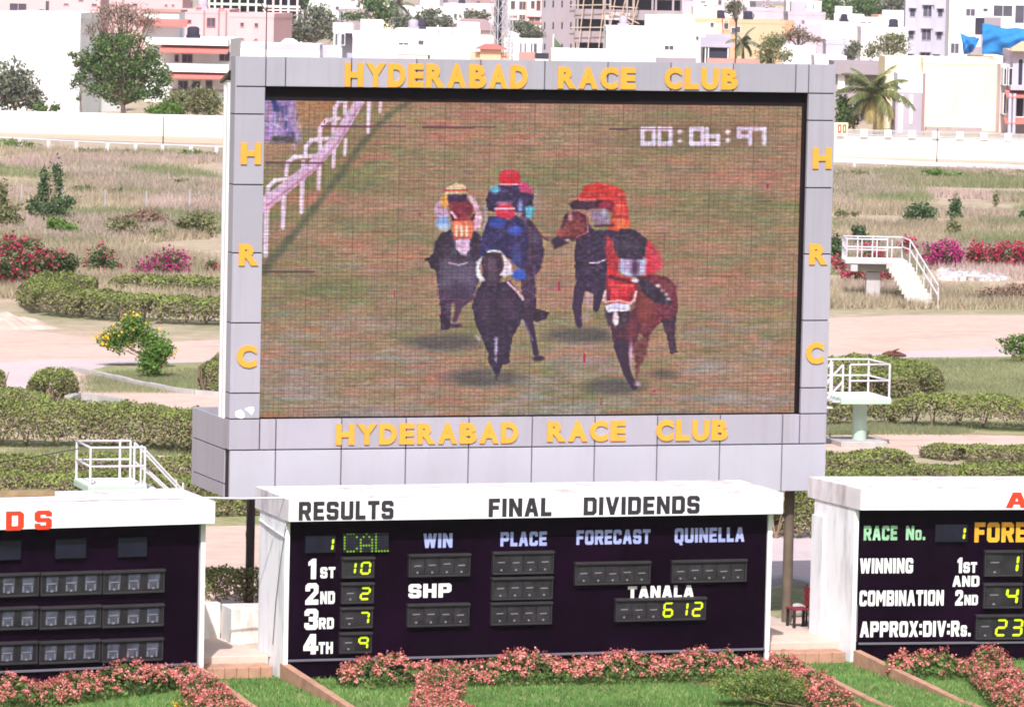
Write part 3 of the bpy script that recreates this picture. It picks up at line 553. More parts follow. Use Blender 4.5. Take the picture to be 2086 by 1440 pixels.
me.loops.add(FF.size); me.loops.foreach_set('vertex_index', FF.astype(np.int32).reshape(-1)); me.polygons.add(len(FF)); me.polygons.foreach_set('loop_start', np.arange(0, FF.size, 4, dtype=np.int32))
me.update(calc_edges=True); at_ = me.color_attributes.new('led', 'FLOAT_COLOR', 'CORNER')
cc = np.ones((len(FF), 4, 4), np.float32); cc[:, :, :3] = pic.reshape(-1, 1, 3); at_.data.foreach_set('color', cc.reshape(-1))
t = NT('led_wall'); ca = t.n('ShaderNodeVertexColor', layer_name='led'); t.col((0.012, 0.011, 0.013)); t.rough(0.6, 0.2)
t.l(ca.outputs[0], t.bsdf.inputs['Emission Color']); t.bsdf.inputs['Emission Strength'].default_value = 0.84; me.materials.append(t.m)
link(bpy.data.objects.new('led_display', me), screen)
# ------------------------------------------------------------------ the three tote boards
ZR0, ZR1 = 3.0285, 3.488
PC = Plane((0.2122, -3.984), 0.0); LC = 11.10
_l0, _l1 = G(0, 1079, ZR0), G(438, 1066, ZR0); AL = math.atan2(_l1[1]-_l0[1], _l1[0]-_l0[0]); LL = 9.0
PL = Plane(_l1[:2]-LL*np.array([math.cos(AL), math.sin(AL)]), AL)
_r0, _r1 = G(1753, 1039, ZR0), G(2086, 1038, ZR0); AR = math.atan2(_r1[1]-_r0[1], _r1[0]-_r0[0]); LR = 8.0
PR = Plane(_r0[:2], AR)
YP = 0.40                                                     # how far the black panel stands behind the fascia
M['cell'] = paint('blank_cell', (0.027, 0.024, 0.030), 0.4, 0.4, 5)
SEGS = {'0': 'abcdef', '1': 'bc', '2': 'abged', '3': 'abgcd', '4': 'fgbc', '6': 'afgedc', '7': 'abc', '9': 'abfgc'}
def seg_digit(u0, u1, z0, z1, ch, parent, y, slant=0.10, t_=0.2, bare=False):
    w_, h = u1-u0, z1-z0; mb = MB(); th = w_*t_; a = w_*0.10
    P = {'a': ((0, 1), (1, 1)), 'b': ((1, 1), (1, .5)), 'c': ((1, .5), (1, 0)), 'd': ((0, 0), (1, 0)), 'e': ((0, .5), (0, 0)), 'f': ((0, 1), (0, .5)), 'g': ((0, .5), (1, .5))}
    iw, ih = w_-th, h-th
    for k in SEGS[ch]:
        (xa, ya), (xb, yb) = P[k]; A = np.array([u0+th/2+xa*iw, z0+th/2+ya*ih]); B = np.array([u0+th/2+xb*iw, z0+th/2+yb*ih])
        d = (B-A)/np.linalg.norm(B-A); n = np.array([-d[1], d[0]]); A = A+d*th*0.12; B = B-d*th*0.12
        q = [A, A+d*th*.45+n*th*.5, B-d*th*.45+n*th*.5, B, B-d*th*.45-n*th*.5, A+d*th*.45-n*th*.5]
        q = [(p[0]+(p[1]-(z0+z1)/2)*slant, y, p[1]) for p in q]; mb.add(q, [(5, 4, 3, 2, 1, 0)])
    return mb.build('digit', M['digit'], parent)
def display(pl, root, px, n, text='', blue=False, hood=True, clear=1.0, ghost=False):
    x0, t0, b0, x1, t1, b1 = px; yf = YP-0.10
    ua = pl.at(x0, (t0+b0)/2, yf)[0]; ub = pl.at(x1, (t1+b1)/2, yf)[0]
    za = (pl.at(x0, b0, yf)[1]+pl.at(x1, b1, yf)[1])/2; zb = (pl.at(x0, t0, yf)[1]+pl.at(x1, t1, yf)[1])/2
    g_ = MB(); g_.bbox(ua+0.02, ub-0.02, yf+0.01, YP-0.004, za+0.02, zb-0.02, 0.004)
    d = g_.build('digit_display', M['dispblue'] if blue else M['dispglass'], root)
    if hood:
        h = MB(); h.bbox(ua-0.02, ub+0.02, yf-0.05, YP-0.003, zb-0.02, zb+0.035, 0.006); h.bbox(ua-0.01, ub+0.01, yf-0.015, YP-0.003, za-0.025, za+0.02, 0.006)
        h.box(ua-0.01, ua+0.02, yf-0.012, YP-0.003, za+0.02, zb-0.02); h.box(ub-0.02, ub+0.01, yf-0.012, YP-0.003, za+0.02, zb-0.02)
        h.build('display_frame', M['hood'], d)
    cw = (ub-ua-0.04)/n; text = text.rjust(n)
    for i, ch in enumerate(text):
        u0 = ua+0.02+i*cw; u1 = u0+cw; zc = (za+zb)/2; um = (u0+u1)/2
        if ch in SEGS: seg_digit(u0+cw*0.16, u1-cw*0.13, za+0.05, zb-0.06, ch, d, yf+0.004)
        elif not blue:
            r = random.Random(i*7+int(x0*3)).uniform(-0.02, 0.02); w_ = cw*0.24; mk = MB()
            if ghost: mk.wprism([(um-cw*.30, za+0.06), (um+cw*.30, za+0.06), (um+cw*.34, zb-0.05), (um-cw*.26, zb-0.05)], yf+0.002, yf+0.012, 1)
            else: mk.box(u0+cw*.07, u1-cw*.07, yf+0.003, yf+0.012, za+0.03, zb-0.03, 2)
            mk.wprism([(um-w_, zc+r), (um+w_, zc+r+0.004), (um+w_, zc+r+0.026), (um-w_, zc+r+0.022)], yf-0.004, yf+0.001)
            mk.wprism([(um-w_*.3, za+0.055), (um+w_*.3, za+0.055), (um+w_*.2, za+0.095), (um-w_*.2, za+0.095)], yf-0.004, yf+0.001)
            if ghost:
                mk.wprism([(um-w_*1.05, za+0.07), (um-w_*.85, za+0.07), (um-w_*.85, zc-0.02), (um-w_*1.05, zc-0.02)], yf-0.004, yf+0.001)
                mk.wprism([(um+w_*.85, za+0.07), (um+w_*1.05, za+0.07), (um+w_*1.05, zc-0.02), (um+w_*.85, zc-0.02)], yf-0.004, yf+0.001)
            mk.build('blank_digit', [M['mark'], M['ghost'], M['cell']], d)
    return d
def board(name, label, pl, L, sk=0.0):
    root = thing(name, label, 'tote board', (pl.o[0], pl.o[1], 0), pl.ang, 'tote boards along the lawn'); D = 2.63
    mb = MB(); mb.prism([(0, 0), (L, 0), (L+sk, D), (sk, D)], ZR0+0.002, ZR1, 0); b = mb.build('roof', M['whitetop'], root)
    fa = MB(); fa.bbox(0.004, L-0.004, -0.012, 0.03, ZR0, ZR1-0.022, 0.006); f = fa.build('fascia', M['white'], root)
    s0 = sk*(YP-.06)/D; s1 = sk*(D-.3)/D; sw = MB(); sw.prism([(0.03+s0, YP-.06), (0.13+s0, YP-.06), (0.13+s1, D-.3), (0.03+s1, D-.3)], -0.42, ZR0); sw.build('side_wall', M['white'], root)
    sw = MB(); sw.prism([(L-0.20+s0, YP-.06), (L-0.10+s0, YP-.06), (L-0.10+s1, D-.3), (L-0.20+s1, D-.3)], -0.42, ZR0); sw.build('side_wall', M['white'], root)
    sw = MB(); sw.box(0.132+max(0, s1), L-0.202+min(0, s1), D-0.45, D-0.302, -0.42, ZR0-0.001); sw.build('back_wall', M['white'], root)
    pn = MB(); pn.box(0.132, L-0.202, YP, YP+0.06, -0.40, ZR0-0.001); p = pn.build('black_panel', M['boardblack'], root)
    lg = MB(); lg.bbox(0.135, L-0.205, YP-0.07, YP-0.002, 0.02, 0.065, 0.006); lg.build('ledge', M['ledge'], root)
    return root, f, p
cb, cf, cp = board('tote_board', 'wide white roofed tote board headed RESULTS FINAL DIVIDENDS under the video screen', PC, LC, 0.0)
w_ = lambda t, px, m, **k: put_word(t, PC, px, -0.016, M[m], cf, **k)
w_('RESULTS', (609, 1022, 1059.5, 802, 1020, 1056.5), 'ink'); w_('FINAL', (996, 1015.5, 1052.5, 1124, 1014, 1050.5), 'ink'); w_('DIVIDENDS', (1189.5, 1012.5, 1049, 1425.5, 1010, 1045), 'ink')
w_ = lambda t, px, m, **k: put_word(t, PC, px, YP-0.005, M[m], cp, **k)
w_('WIN', (863, 1087, 1115.5, 921.7, 1086, 1114), 'blueink'); w_('PLACE', (1020, 1084, 1112, 1114, 1082.5, 1110.5), 'blueink')
w_('FORECAST', (1175, 1080.5, 1109, 1325, 1078, 1106), 'blueink'); w_('QUINELLA', (1375, 1076, 1105, 1516.6, 1074, 1102), 'blueink')
w_('SHP', (833, 1190, 1217, 919.5, 1188, 1215.5), 'whiteink'); w_('TANALA', (1279.5, 1194, 1219.5, 1413.7, 1192, 1217.5), 'whiteink')
for a, b, p1, p2 in (('1', 'ST', (629, 1138.5, 1178, 644, 1138.5, 1178), (653, 1155.5, 1177, 683, 1154.5, 1176)), ('2', 'ND', (623, 1188.5, 1230.5, 648.5, 1188, 1230), (653, 1205, 1229.5, 682, 1204, 1228.5)),
                     ('3', 'RD', (621, 1240.5, 1281.5, 648, 1240, 1281), (650, 1258.5, 1280.5, 680, 1257.5, 1279.5)), ('4', 'TH', (619, 1292, 1331.5, 648.6, 1291.5, 1331), (649.5, 1308, 1331, 678, 1307, 1330))):
    w_(a, p1, 'whiteink'); w_(b, p2, 'whiteink')
D_ = lambda px, n, t='', **k: display(PC, cb, px, n, t, **k)
D_((621, 1090, 1129, 686, 1088, 1126), 2, '1', blue=True, hood=False)
for y, tx, xl in ((1137, '10', 698), (1189, '2', 697), (1239, '7', 695), (1290, '9', 693)): D_((xl, y+1, y+39, xl+63.5, y, y+37), 2, tx)
D_((834, 1132, 1173, 957, 1130, 1171), 4); D_((831, 1233, 1275, 955, 1231, 1272), 4)
for y, xl in ((1125, 1005), (1177, 1003), (1228, 1001.5)): D_((xl, y+2, y+43, xl+122, y, y+41), 4)
D_((1172.5, 1148, 1189.5, 1324, 1146, 1187), 5); D_((1370, 1144, 1185, 1520, 1142, 1182), 5); D_((1255, 1222, 1264, 1437, 1219, 1260), 6, '612')
cal = D_((698, 1086, 1127.5, 793, 1084, 1125), 1, ' ', blue=True, hood=False)   # dot matrix: CAL
DOT = {'C': ['01110', '10001', '10000', '10000', '10000', '10001', '01110'], 'A': ['00100', '01010', '10001', '10001', '11111', '10001', '10001'], 'L': ['10000', '10000', '10000', '10000', '10000', '10000', '11111']}
for k, ch in enumerate('CAL'):
    on = MB()
    xa, xb = ((702, 727), (735, 758), (766, 790))[k]
    for r in range(7):
        for c in range(5):
            x = xa+(xb-xa)*c/4; y = 1088+ (1123-1088)*r/6-(x-700)*0.014; u, z = PC.at(x, y, YP-0.095)
            ofm = 0 if DOT[ch][r][c] == '1' else 1; a = 0.024
            on.add([(u+a*math.cos(q*math.pi/3), YP-0.096, z+a*math.sin(q*math.pi/3)) for q in range(6)], [(0, 1, 2, 3, 4, 5)], ofm)
    on.build('dot_letter', [M['dimdigit'], M['dispglass']], cal)
mb = MB()                                                     # the white conduit crossing the left side wall
mb.tube([(0.02, 2.35, 2.80), (0.0, 1.4, 2.74), (0.0, 0.7, 2.69), (0.02, 0.33, 2.66)], 0.022, 6); mb.build('conduit', M['steel'], cb)
mb = MB(); mb.tube([(0.40, 0.32, ZR1+.004), (0.3, -0.02, ZR1-.03), (0.02, 0.28, 2.9), (-0.01, 0.5, 2.2), (0.005, 0.9, 1.2), (0.0, 1.05, 0.3)], 0.008, 5); mb.build('loose_wire', M['darkmetal'], cb)

lb, lf, lp = board('tote_board', 'tote board with red letters on its fascia and rows of blank dusty digit windows', PL, LL, 0.22)
put_word('ODDS', PL, (-105, 1048, 1086, 106, 1037, 1074.5), -0.016, M['redink'], lf, gap=6.6)
L_ = lambda px, **k: display(PL, lb, px, 3, '', ghost=True, **k)
for (y0, y1, yl, bl) in ((1162, 1204, 1171.5, 1214), (1233, 1273, 1240, 1281), (1302, 1343, 1311, 1352)):
    for (xa, xb) in ((-47, 75), (81, 203), (208, 331)):
        g0, g1 = xa/331.0, xb/331.0; sh = (1310-y0)*0.02
        L_((xa+sh, yl+(y0-yl)*g0, bl+(y1-bl)*g0, xb+sh, yl+(y0-yl)*g1, bl+(y1-bl)*g1))
for xa, xb in ((-25, 45), (112, 178), (240, 302)):            # the dim top row without frames
    display(PL, lb, (xa, 1100-xa*0.026, 1143-xa*0.026, xb, 1100-xb*0.026, 1143-xb*0.026), 2, '', blue=True, hood=False)
mb = MB(); u, z = PL.at(104, 1004, 2.0); u0 = PL.at(-60, 1004, 2.0)[0]; mb.bbox(u0, u, 1.75, 2.1, ZR1+0.004, ZR1+0.12, 0.01)
pk = mb.build('timber_plank', M['wood']); pk.location = (PL.o[0], PL.o[1], 0); pk.rotation_euler = (0, 0, PL.ang)
tag(pk, 'long weathered timber plank lying on the flat white roof', 'plank')

rb, rf, rp = board('tote_board', 'tote board cut off by the right edge with RACE No. and WINNING COMBINATION', PR, LR, -0.46)
w_ = lambda t, px, m, par=rp, off=YP-0.005, **k: put_word(t, PR, px, off, M[m], par, **k)
w_('A', (2050, 1003, 1034, 2094, 1003, 1034), 'redink', rf, -0.016)
w_('RACE', (1760, 1071.5, 1100, 1828, 1070.5, 1099), 'greenink'); w_('No.', (1846, 1071, 1099, 1885, 1071, 1099), 'greenink'); w_('FORECAST', (1986, 1066, 1105, 2206, 1062, 1101), 'orangeink')
w_('WINNING', (1752.5, 1138, 1167, 1860, 1136.5, 1166), 'whiteink'); w_('1', (1951, 1136, 1166, 1960, 1136, 1166), 'whiteink'); w_('ST', (1963, 1145, 1166, 1990, 1145, 1165.5), 'whiteink')
w_('AND', (1941, 1173, 1194, 1995, 1172.5, 1193.5), 'whiteink'); w_('COMBINATION', (1751.5, 1203, 1233, 1922.5, 1202, 1232.5), 'whiteink'); w_('2', (1946.5, 1202, 1232, 1961.5, 1202, 1232), 'whiteink'); w_('ND', (1965, 1211.5, 1231.5, 1992, 1211.5, 1231.5), 'whiteink')
w_('APPROX:DIV:Rs.', (1752.5, 1266, 1296.5, 1977.5, 1264.5, 1295), 'whiteink')
R_ = lambda px, n, t='', **k: display(PR, rb, px, n, t, **k)
R_((1904, 1067, 1106, 1973, 1066, 1105), 2, '1', blue=True, hood=False)
R_((2007, 1124.5, 1172, 2082, 1123, 1171), 2, '1'); R_((2005, 1191, 1237, 2081, 1190, 1236), 2, '4'); R_((1989, 1255, 1301, 2122, 1254, 1299), 4, '23 '.strip().rjust(3)+' ')
for root_, Lx in ((rb, LR),):
    mb = MB(); mb.prism([(-0.33, 1.75), (-0.275, 1.75), (-0.375, 2.335), (-0.43, 2.335)], -0.02, ZR0-0.35); mb.build('corner_pier', M['white'], root_)

# white service cable from the left roof to the middle board
a = G(0, 1021, ZR1+.03); b = G(395, 1013, ZR1+.03); c = G(585, 1008, ZR1+.03)
cbl = MB().tube([a+np.array([0, 0, 0.0]), (a+b)/2+np.array([0, 0, 0.0]), b, (b+c)/2-np.array([0, 0, .05]), PC.on(0.45, ZR1+0.02, 0.25)], 0.022, 6).build('service_cable', M['steel'])
tag(cbl, 'thin white service cable strung across the two board roofs', 'cable')

# ------------------------------------------------------------------ ground under everything
def ground_mat(name, stops, scale=0.12, detail=9, bump=0.0, fine=(1.8, 0.28), bumpsc=6, patch=None, pscale=(1, 1, 1)):
    t = NT(name); cc = t.coords(); a = t.noise(cc, scale, detail, 0.62); c = t.ramp(a, stops)
    f = t.ramp(t.noise(cc, fine[0], 8, 0.7), [(0.3, 1-fine[1]), (0.7, 1+fine[1]*0.6)]); c = t.mix(1.0, c, f, 'MULTIPLY')
    if patch: c = t.mix(t.ramp(t.noise(t.coords('Object', pscale), patch[0], 6, 0.6), [(patch[1], 0.0), (patch[1]+0.12, patch[2])]), c, patch[3])
    t.col(c); t.rough(0.95, 0.1)
    if bump: t.bump(t.noise(cc, bumpsc, 6, 0.7), bump)
    return t.m
M['field'] = ground_mat('dry_field', [(0.30, (0.22, 0.24, 0.12)), (0.43, (0.40, 0.34, 0.24)), (0.57, (0.50, 0.39, 0.31)), (0.70, (0.28, 0.28, 0.16))], 0.07, 8, 0.12, (0.9, 0.30), 2.0)
M['sand'] = ground_mat('sand_track', [(0.32, (0.55, 0.40, 0.345)), (0.55, (0.61, 0.45, 0.395)), (0.7, (0.52, 0.375, 0.325))], 0.16, 8, 0.03, (1.5, 0.16), 4, (0.5, 0.56, 0.75, (0.36, 0.265, 0.23)), (0.22, 1.3, 1))
M['track'] = ground_mat('far_track', [(0.35, (0.50, 0.42, 0.32)), (0.65, (0.56, 0.46, 0.36))], 0.1, 4, 0, (0.8, 0.1))
M['asphalt'] = ground_mat('pale_asphalt', [(0.35, (0.51, 0.43, 0.45)), (0.65, (0.57, 0.47, 0.48))], 0.2, 5, 0.01, (2.5, 0.1))
M['verge'] = ground_mat('grass_verge', [(0.30, (0.16, 0.22, 0.09)), (0.46, (0.28, 0.29, 0.14)), (0.62, (0.40, 0.34, 0.21)), (0.74, (0.22, 0.26, 0.12))], 0.4, 8, 0.06, (3.0, 0.35), 8)
M['lawn'] = ground_mat('lawn', [(0.28, (0.08, 0.19, 0.045)), (0.48, (0.11, 0.235, 0.06)), (0.64, (0.16, 0.265, 0.08)), (0.80, (0.32, 0.32, 0.15))], 0.55, 8, 0.03, (9, 0.30), 40)
M['soil'] = ground_mat('bed_soil', [(0.35, (0.22, 0.12, 0.075)), (0.65, (0.31, 0.175, 0.11))], 1.5, 6, 0.03, (8, 0.3), 12)
def jag(poly, seed, amp=0.35, step=2.5):
    r = random.Random(seed); out = []
    for i in range(len(poly)):
        a, b = np.array(poly[i]), np.array(poly[(i+1) % len(poly)]); n = max(1, int(np.linalg.norm(b-a)/step))
        for k in range(n):
            p = a+(b-a)*k/n; out.append((p[0]+r.uniform(-amp, amp)*(k > 0), p[1]+r.uniform(-amp, amp)*(k > 0)))
    return out
def sheet(name, pxs, z, mat_, kind='structure', amp=0.35, step=2.5, label=None):
    pts = [G(x, y, z)[:2] for x, y in pxs]; pts = jag(pts, sum(map(ord, name)) % 99 + len(pxs), amp, step)
    mb = MB(); mb.add([(p[0], p[1], z) for p in pts], [tuple(range(len(pts)))])
    o = mb.build(name, mat_); me_ = o.data
    if me_.polygons[0].normal.z < 0: me_.flip_normals()
    return tag(o, kind=kind)
front = [PL.on(-60, 0, 1.0), PL.on(LL-0.15, 0, 1.0), (-1.35, -2.55, 0), (0.2, -2.55, 0), PC.on(0.1, 0, 1.0), PC.on(LC-0.15, 0, 1.0), (11.2, -2.52, 0), (13.3, -2.52, 0), PR.on(0.2, 0, 1.0), PR.on(70, 0, 1.0)]
pts = [(p[0], p[1]) for p in front]+[(700, 300), (1200, 1700), (-250, 1700), (-250, 300)]
mb = MB(); n = len(pts); mb.add([(p[0], p[1], -0.004) for p in pts], [tuple(range(n))])
tag(mb.build('ground', M['field']), kind='structure')
ZL = -0.36
lw = [(-70, -60), (90, -60), (90, 2), (-70, 2)]
mb = MB(); mb.add([(p[0], p[1], ZL) for p in lw], [(0, 1, 2, 3)]); tag(mb.build('lawn', M['lawn']), kind='structure')
# walkways and brick steps in the two gaps
for xa, xb, y1 in ((-1.45, 0.22, 1.4), (11.22, 13.32, 2.6)):
    mb = MB(); mb.bbox(xa, xb, -2.60, y1, -0.30, 0.022, 0.012); tag(mb.build('walkway', M['pinkslab']), kind='structure')
stp = []
for xa, xb, lab in ((-1.42, 0.14, 'low red brick step below the walkway on the left of the middle board'), (11.30, 13.18, 'low red brick step below the walkway with the red chair')):
    mb = MB(); n = 6
    for i in range(n):
        a = xa+(xb-xa)*i/n; b = xa+(xb-xa)*(i+1)/n; mb.bbox(a+0.003, b-0.003, -3.22, -2.62, -0.40, -0.135+0.004*((i*7) % 3), 0.014)
    o = mb.build('brick_step', M['brick']); tag(o, lab, 'step', 'brick steps up to the walkways')
for p0, p1, lab in (((0.30, -3.5), (0.55, -11.5), 'brick kerb sloping down the lawn from the left corner of the middle board'), ((-1.62, -3.6), (-1.50, -11.5), 'brick kerb running forward from the right end of the left board'),
                    ((13.24, -3.7), (13.45, -11.5), 'brick kerb running forward from the left corner of the right board'), ((11.36, -3.7), (11.60, -11.5), 'brick kerb half hidden by pink flowers right of the middle board')):
    mb = MB(); n = 22
    for i in range(n):
        s0, s1 = i/n, (i+1)/n; f_ = lambda s: (p0[0]+(p1[0]-p0[0])*s, p0[1]+(p1[1]-p0[1])*s); a, b = f_(s0), f_(s1)
        zt = lambda s: max(ZL+0.03, -0.02-0.36*min(1, s*1.25)); g_ = 0.006
        v = [(a[0]-.085, a[1]-g_, ZL-.06), (a[0]+.085, a[1]-g_, ZL-.06), (b[0]+.085, b[1]+g_, ZL-.06), (b[0]-.085, b[1]+g_, ZL-.06), (a[0]-.085, a[1]-g_, zt(s0)), (a[0]+.085, a[1]-g_, zt(s0)), (b[0]+.085, b[1]+g_, zt(s1)), (b[0]-.085, b[1]+g_, zt(s1))]
        mb.add(v, [(0, 1, 2, 3), (7, 6, 5, 4), (4, 5, 1, 0), (5, 6, 2, 1), (6, 7, 3, 2), (7, 4, 0, 3)])
    tag(mb.build('brick_kerb', M['brick']), lab, 'kerb', 'brick kerbs along the lawn paths')
# low white wall and block in the left gap
mb = MB(); a = G(423, 1302); b = G(462, 1308); mb.bbox(a[0]-0.5, b[0]-0.02, a[1]-0.05, a[1]+0.22, 0.0, 0.80, 0.015); mb.bbox(b[0], b[0]+0.95, b[1]-0.35, b[1]+0.5, 0.0, 0.78, 0.015)
tag(mb.build('low_wall', paint('stained_white_block', (0.72, 0.70, 0.66), 0.85, 0.08, 1.4, bump=0.004, dirt=(0.36, 0.27, 0.22), dirt_amt=0.8)), 'low stained white wall block between the left and middle boards', 'wall')
# red chair by the right gap
bp = G(1637, 1281); bn = thing('chair', 'small narrow dark red chair beside the white end wall of the right board', 'chair', (bp[0], bp[1], 0.0), 0.0)
mb = MB(); [mb.bbox(-0.26+0.11*i, -0.155+0.11*i, 0.0, 0.5, 0.42, 0.45, 0.006) for i in range(4)]; mb.build('seat', M['redbench'], bn)
mb = MB(); [mb.bbox(0.19, 0.22, 0.0, 0.5, 0.47+0.155*i, 0.61+0.155*i, 0.006) for i in range(3)]; mb.build('backrest', M['redbench'], bn)
for lx, h in ((-0.24, 0.418), (0.14, 0.418)):
    for ly in (0.02, 0.42): MB().box(lx, lx+0.055, ly, ly+0.06, 0.0, h).build('leg', M['darkmetal'], bn)
for ly in (0.02, 0.42): MB().box(0.222, 0.26, ly, ly+0.05, 0.0, 0.95).build('back_post', M['darkmetal'], bn)
# ------------------------------------------------------------------ foliage helpers
def rng(s): return np.random.RandomState(s)
def leaf_quads(P, r, size, N=None, asp=0.55, flat=0.0, curl=True):
    """one small leaf (a kite of two triangles' worth) at each point"""
    n = len(P); A = r.normal(size=(n, 3)); A /= np.linalg.norm(A, axis=1)[:, None]
    B = r.normal(size=(n, 3))
    if N is not None: B = B*(1-flat)+np.cross(A, N)*flat*2
    B -= A*(A*B).sum(1)[:, None]; B /= np.linalg.norm(B, axis=1)[:, None]+1e-9
    s = size*(0.6+0.8*r.rand(n))[:, None]
    return np.stack([P-A*s*0.5, P+B*s*asp*0.5, P+A*s*0.5, P-B*s*asp*0.5], 1)
def blob_points(blobs, n, r, fill=0.45):
    """points in ellipsoids (cx,cy,cz,rx,ry,rz), denser to the outside, with ragged edge"""
    vol = np.array([b[3]*b[5] for b in blobs]); pick = r.choice(len(blobs), n, p=vol/vol.sum()); B = np.array(blobs)[pick]
    d = r.normal(size=(n, 3)); d /= np.linalg.norm(d, axis=1)[:, None]; rad = (fill+(1-fill)*r.rand(n))*(0.86+0.26*r.rand(n))
    lump = np.array([mnoise.noise(Vector((p[0]*2.3+b[0], p[1]*2.3+b[1], p[2]*2.3))) for p, b in zip(d, B)]); rad = rad*(1+0.35*lump)
    return B[:, :3]+d*rad[:, None]*B[:, 3:6], d
def clusters(P, r, k, spread): return (P[:, None, :]+r.normal(size=(len(P), k, 3))*spread).reshape(-1, 3)
def strip(path, n, wdt, hgt, r, z0=0.0, shell=0.8, power=3.0, hvar=0.17):
    """points over a clipped hedge or bed with a rounded-box section along a ground path; returns points, outward normals, rel. height"""
    path = np.array([[p[0], p[1]] for p in path]); sg = np.linalg.norm(np.diff(path, axis=0), axis=1); cum = np.concatenate([[0], np.cumsum(sg)])
    s = r.rand(n)*cum[-1]; i = np.clip(np.searchsorted(cum, s)-1, 0, len(sg)-1); t = ((s-cum[i])/sg[i])[:, None]
    C = path[i]*(1-t)+path[i+1]*t; T = (path[i+1]-path[i])/sg[i][:, None]; Nn = np.stack([-T[:, 1], T[:, 0]], 1)
    th = r.rand(n)*math.pi; rr_ = np.where(r.rand(n) < shell, 0.86+0.18*r.rand(n), r.rand(n)**0.5)
    ca, sa = np.cos(th), np.sin(th); e = 2.0/power; X = np.sign(ca)*np.abs(ca)**e*rr_; Z = np.abs(sa)**e*rr_
    end = np.minimum(s, cum[-1]-s); taper = np.clip(0.55+end/(wdt*0.9)*0.6, 0, 1)
    hv = np.array([mnoise.noise(Vector((c[0]*0.9, c[1]*0.9, 1.7))) for c in C]); hf = np.array([mnoise.noise(Vector((c[0]*3.3, c[1]*3.3, 5.1))) for c in C])
    H = hgt*(1+hvar*hv+hvar*0.5*hf)*np.clip(taper+0.15, 0, 1)
    P = np.stack([C[:, 0]+Nn[:, 0]*X*wdt*0.5*taper, C[:, 1]+Nn[:, 1]*X*wdt*0.5*taper, z0+Z*H], 1)
    NN = np.stack([Nn[:, 0]*X, Nn[:, 1]*X, Z*0.9], 1); NN /= np.linalg.norm(NN, axis=1)[:, None]+1e-9
    return P, NN, Z
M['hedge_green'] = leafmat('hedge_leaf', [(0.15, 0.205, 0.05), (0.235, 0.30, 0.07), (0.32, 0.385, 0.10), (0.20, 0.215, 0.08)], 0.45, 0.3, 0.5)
M['hedge_brown'] = leafmat('hedge_shaded_dry_leaf', [(0.155, 0.135, 0.085), (0.23, 0.175, 0.13), (0.12, 0.13, 0.06), (0.32, 0.235, 0.19)], 0.5, 0.2, 0.6)  # dry brown leaf, darkened in part to carry shade on hedge sides
M['bed_leaf'] = leafmat('flower_bed_leaf', [(0.04, 0.085, 0.025), (0.075, 0.14, 0.035), (0.13, 0.20, 0.05), (0.19, 0.19, 0.07)], 0.3, 0.2, 1.5)
M['salmon'] = leafmat('salmon_blossom', [(0.54, 0.135, 0.125), (0.64, 0.21, 0.19), (0.43, 0.085, 0.08), (0.72, 0.33, 0.29)], 0.2, 0.1, 2)
M['marigold'] = leafmat('yellow_blossom', [(0.80, 0.46, 0.02), (0.75, 0.55, 0.04), (0.80, 0.36, 0.02)], 0.1, 0.1)
M['shrub_grey'] = leafmat('wispy_shrub_leaf', [(0.13, 0.21, 0.05), (0.19, 0.28, 0.075), (0.25, 0.33, 0.10), (0.14, 0.19, 0.06)], 0.4, 0.2, 1.2)
def hedge(label, px, wdt, hgt, dens=260, z0=0.0, bare=0.25, seed=1, cat='hedge', group=None, leaf=0.11, stems=True, path=None):
    """clipped hedge along the ground under the pixel path; green on top, brown and twiggy below, with some side shade in the brown"""
    path = path or [G(x, y, z0)[:2] for x, y in px]; o = np.array(path[0]); r = rng(seed)
    Lh = sum(np.linalg.norm(np.array(b)-np.array(a)) for a, b in zip(path[:-1], path[1:])); n = int(Lh*(wdt+2*hgt)*dens*2.3); leaf = leaf*0.85
    root = thing('hedge', label, cat, (o[0], o[1], z0), 0, group)
    P, N, Z = strip([np.array(p)-o for p in path], n, wdt, hgt, r)
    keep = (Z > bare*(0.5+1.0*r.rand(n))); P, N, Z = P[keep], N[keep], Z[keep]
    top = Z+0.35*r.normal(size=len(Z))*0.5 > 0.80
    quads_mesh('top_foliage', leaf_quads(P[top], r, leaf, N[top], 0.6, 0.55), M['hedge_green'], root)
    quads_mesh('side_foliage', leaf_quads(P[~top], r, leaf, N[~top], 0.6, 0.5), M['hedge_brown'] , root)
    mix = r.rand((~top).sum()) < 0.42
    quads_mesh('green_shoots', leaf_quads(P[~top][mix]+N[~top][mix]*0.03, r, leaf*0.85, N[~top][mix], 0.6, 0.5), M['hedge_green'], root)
    if stems:
        mb = MB(); ns = max(3, int(Lh/0.8)); cum = np.linspace(0, 1, ns)
        for c in cum:
            s = c*(len(path)-1); i = min(int(s), len(path)-2); p = np.array(path[i])+(np.array(path[i+1])-np.array(path[i]))*(s-i)-o+r.uniform(-0.1, 0.1, 2)
            for _ in range(3):
                q = r.uniform(-0.38, 0.38, 2)*min(1, wdt); mb.tube([(p[0], p[1], 0), (p[0]+q[0]*.5, p[1]+q[1]*.5, hgt*0.3), (p[0]+q[0], p[1]+q[1], hgt*0.75)], [0.035, 0.025, 0.012], 5, cap=False)
        mb.build('stems', M['twig'], root)
    return root
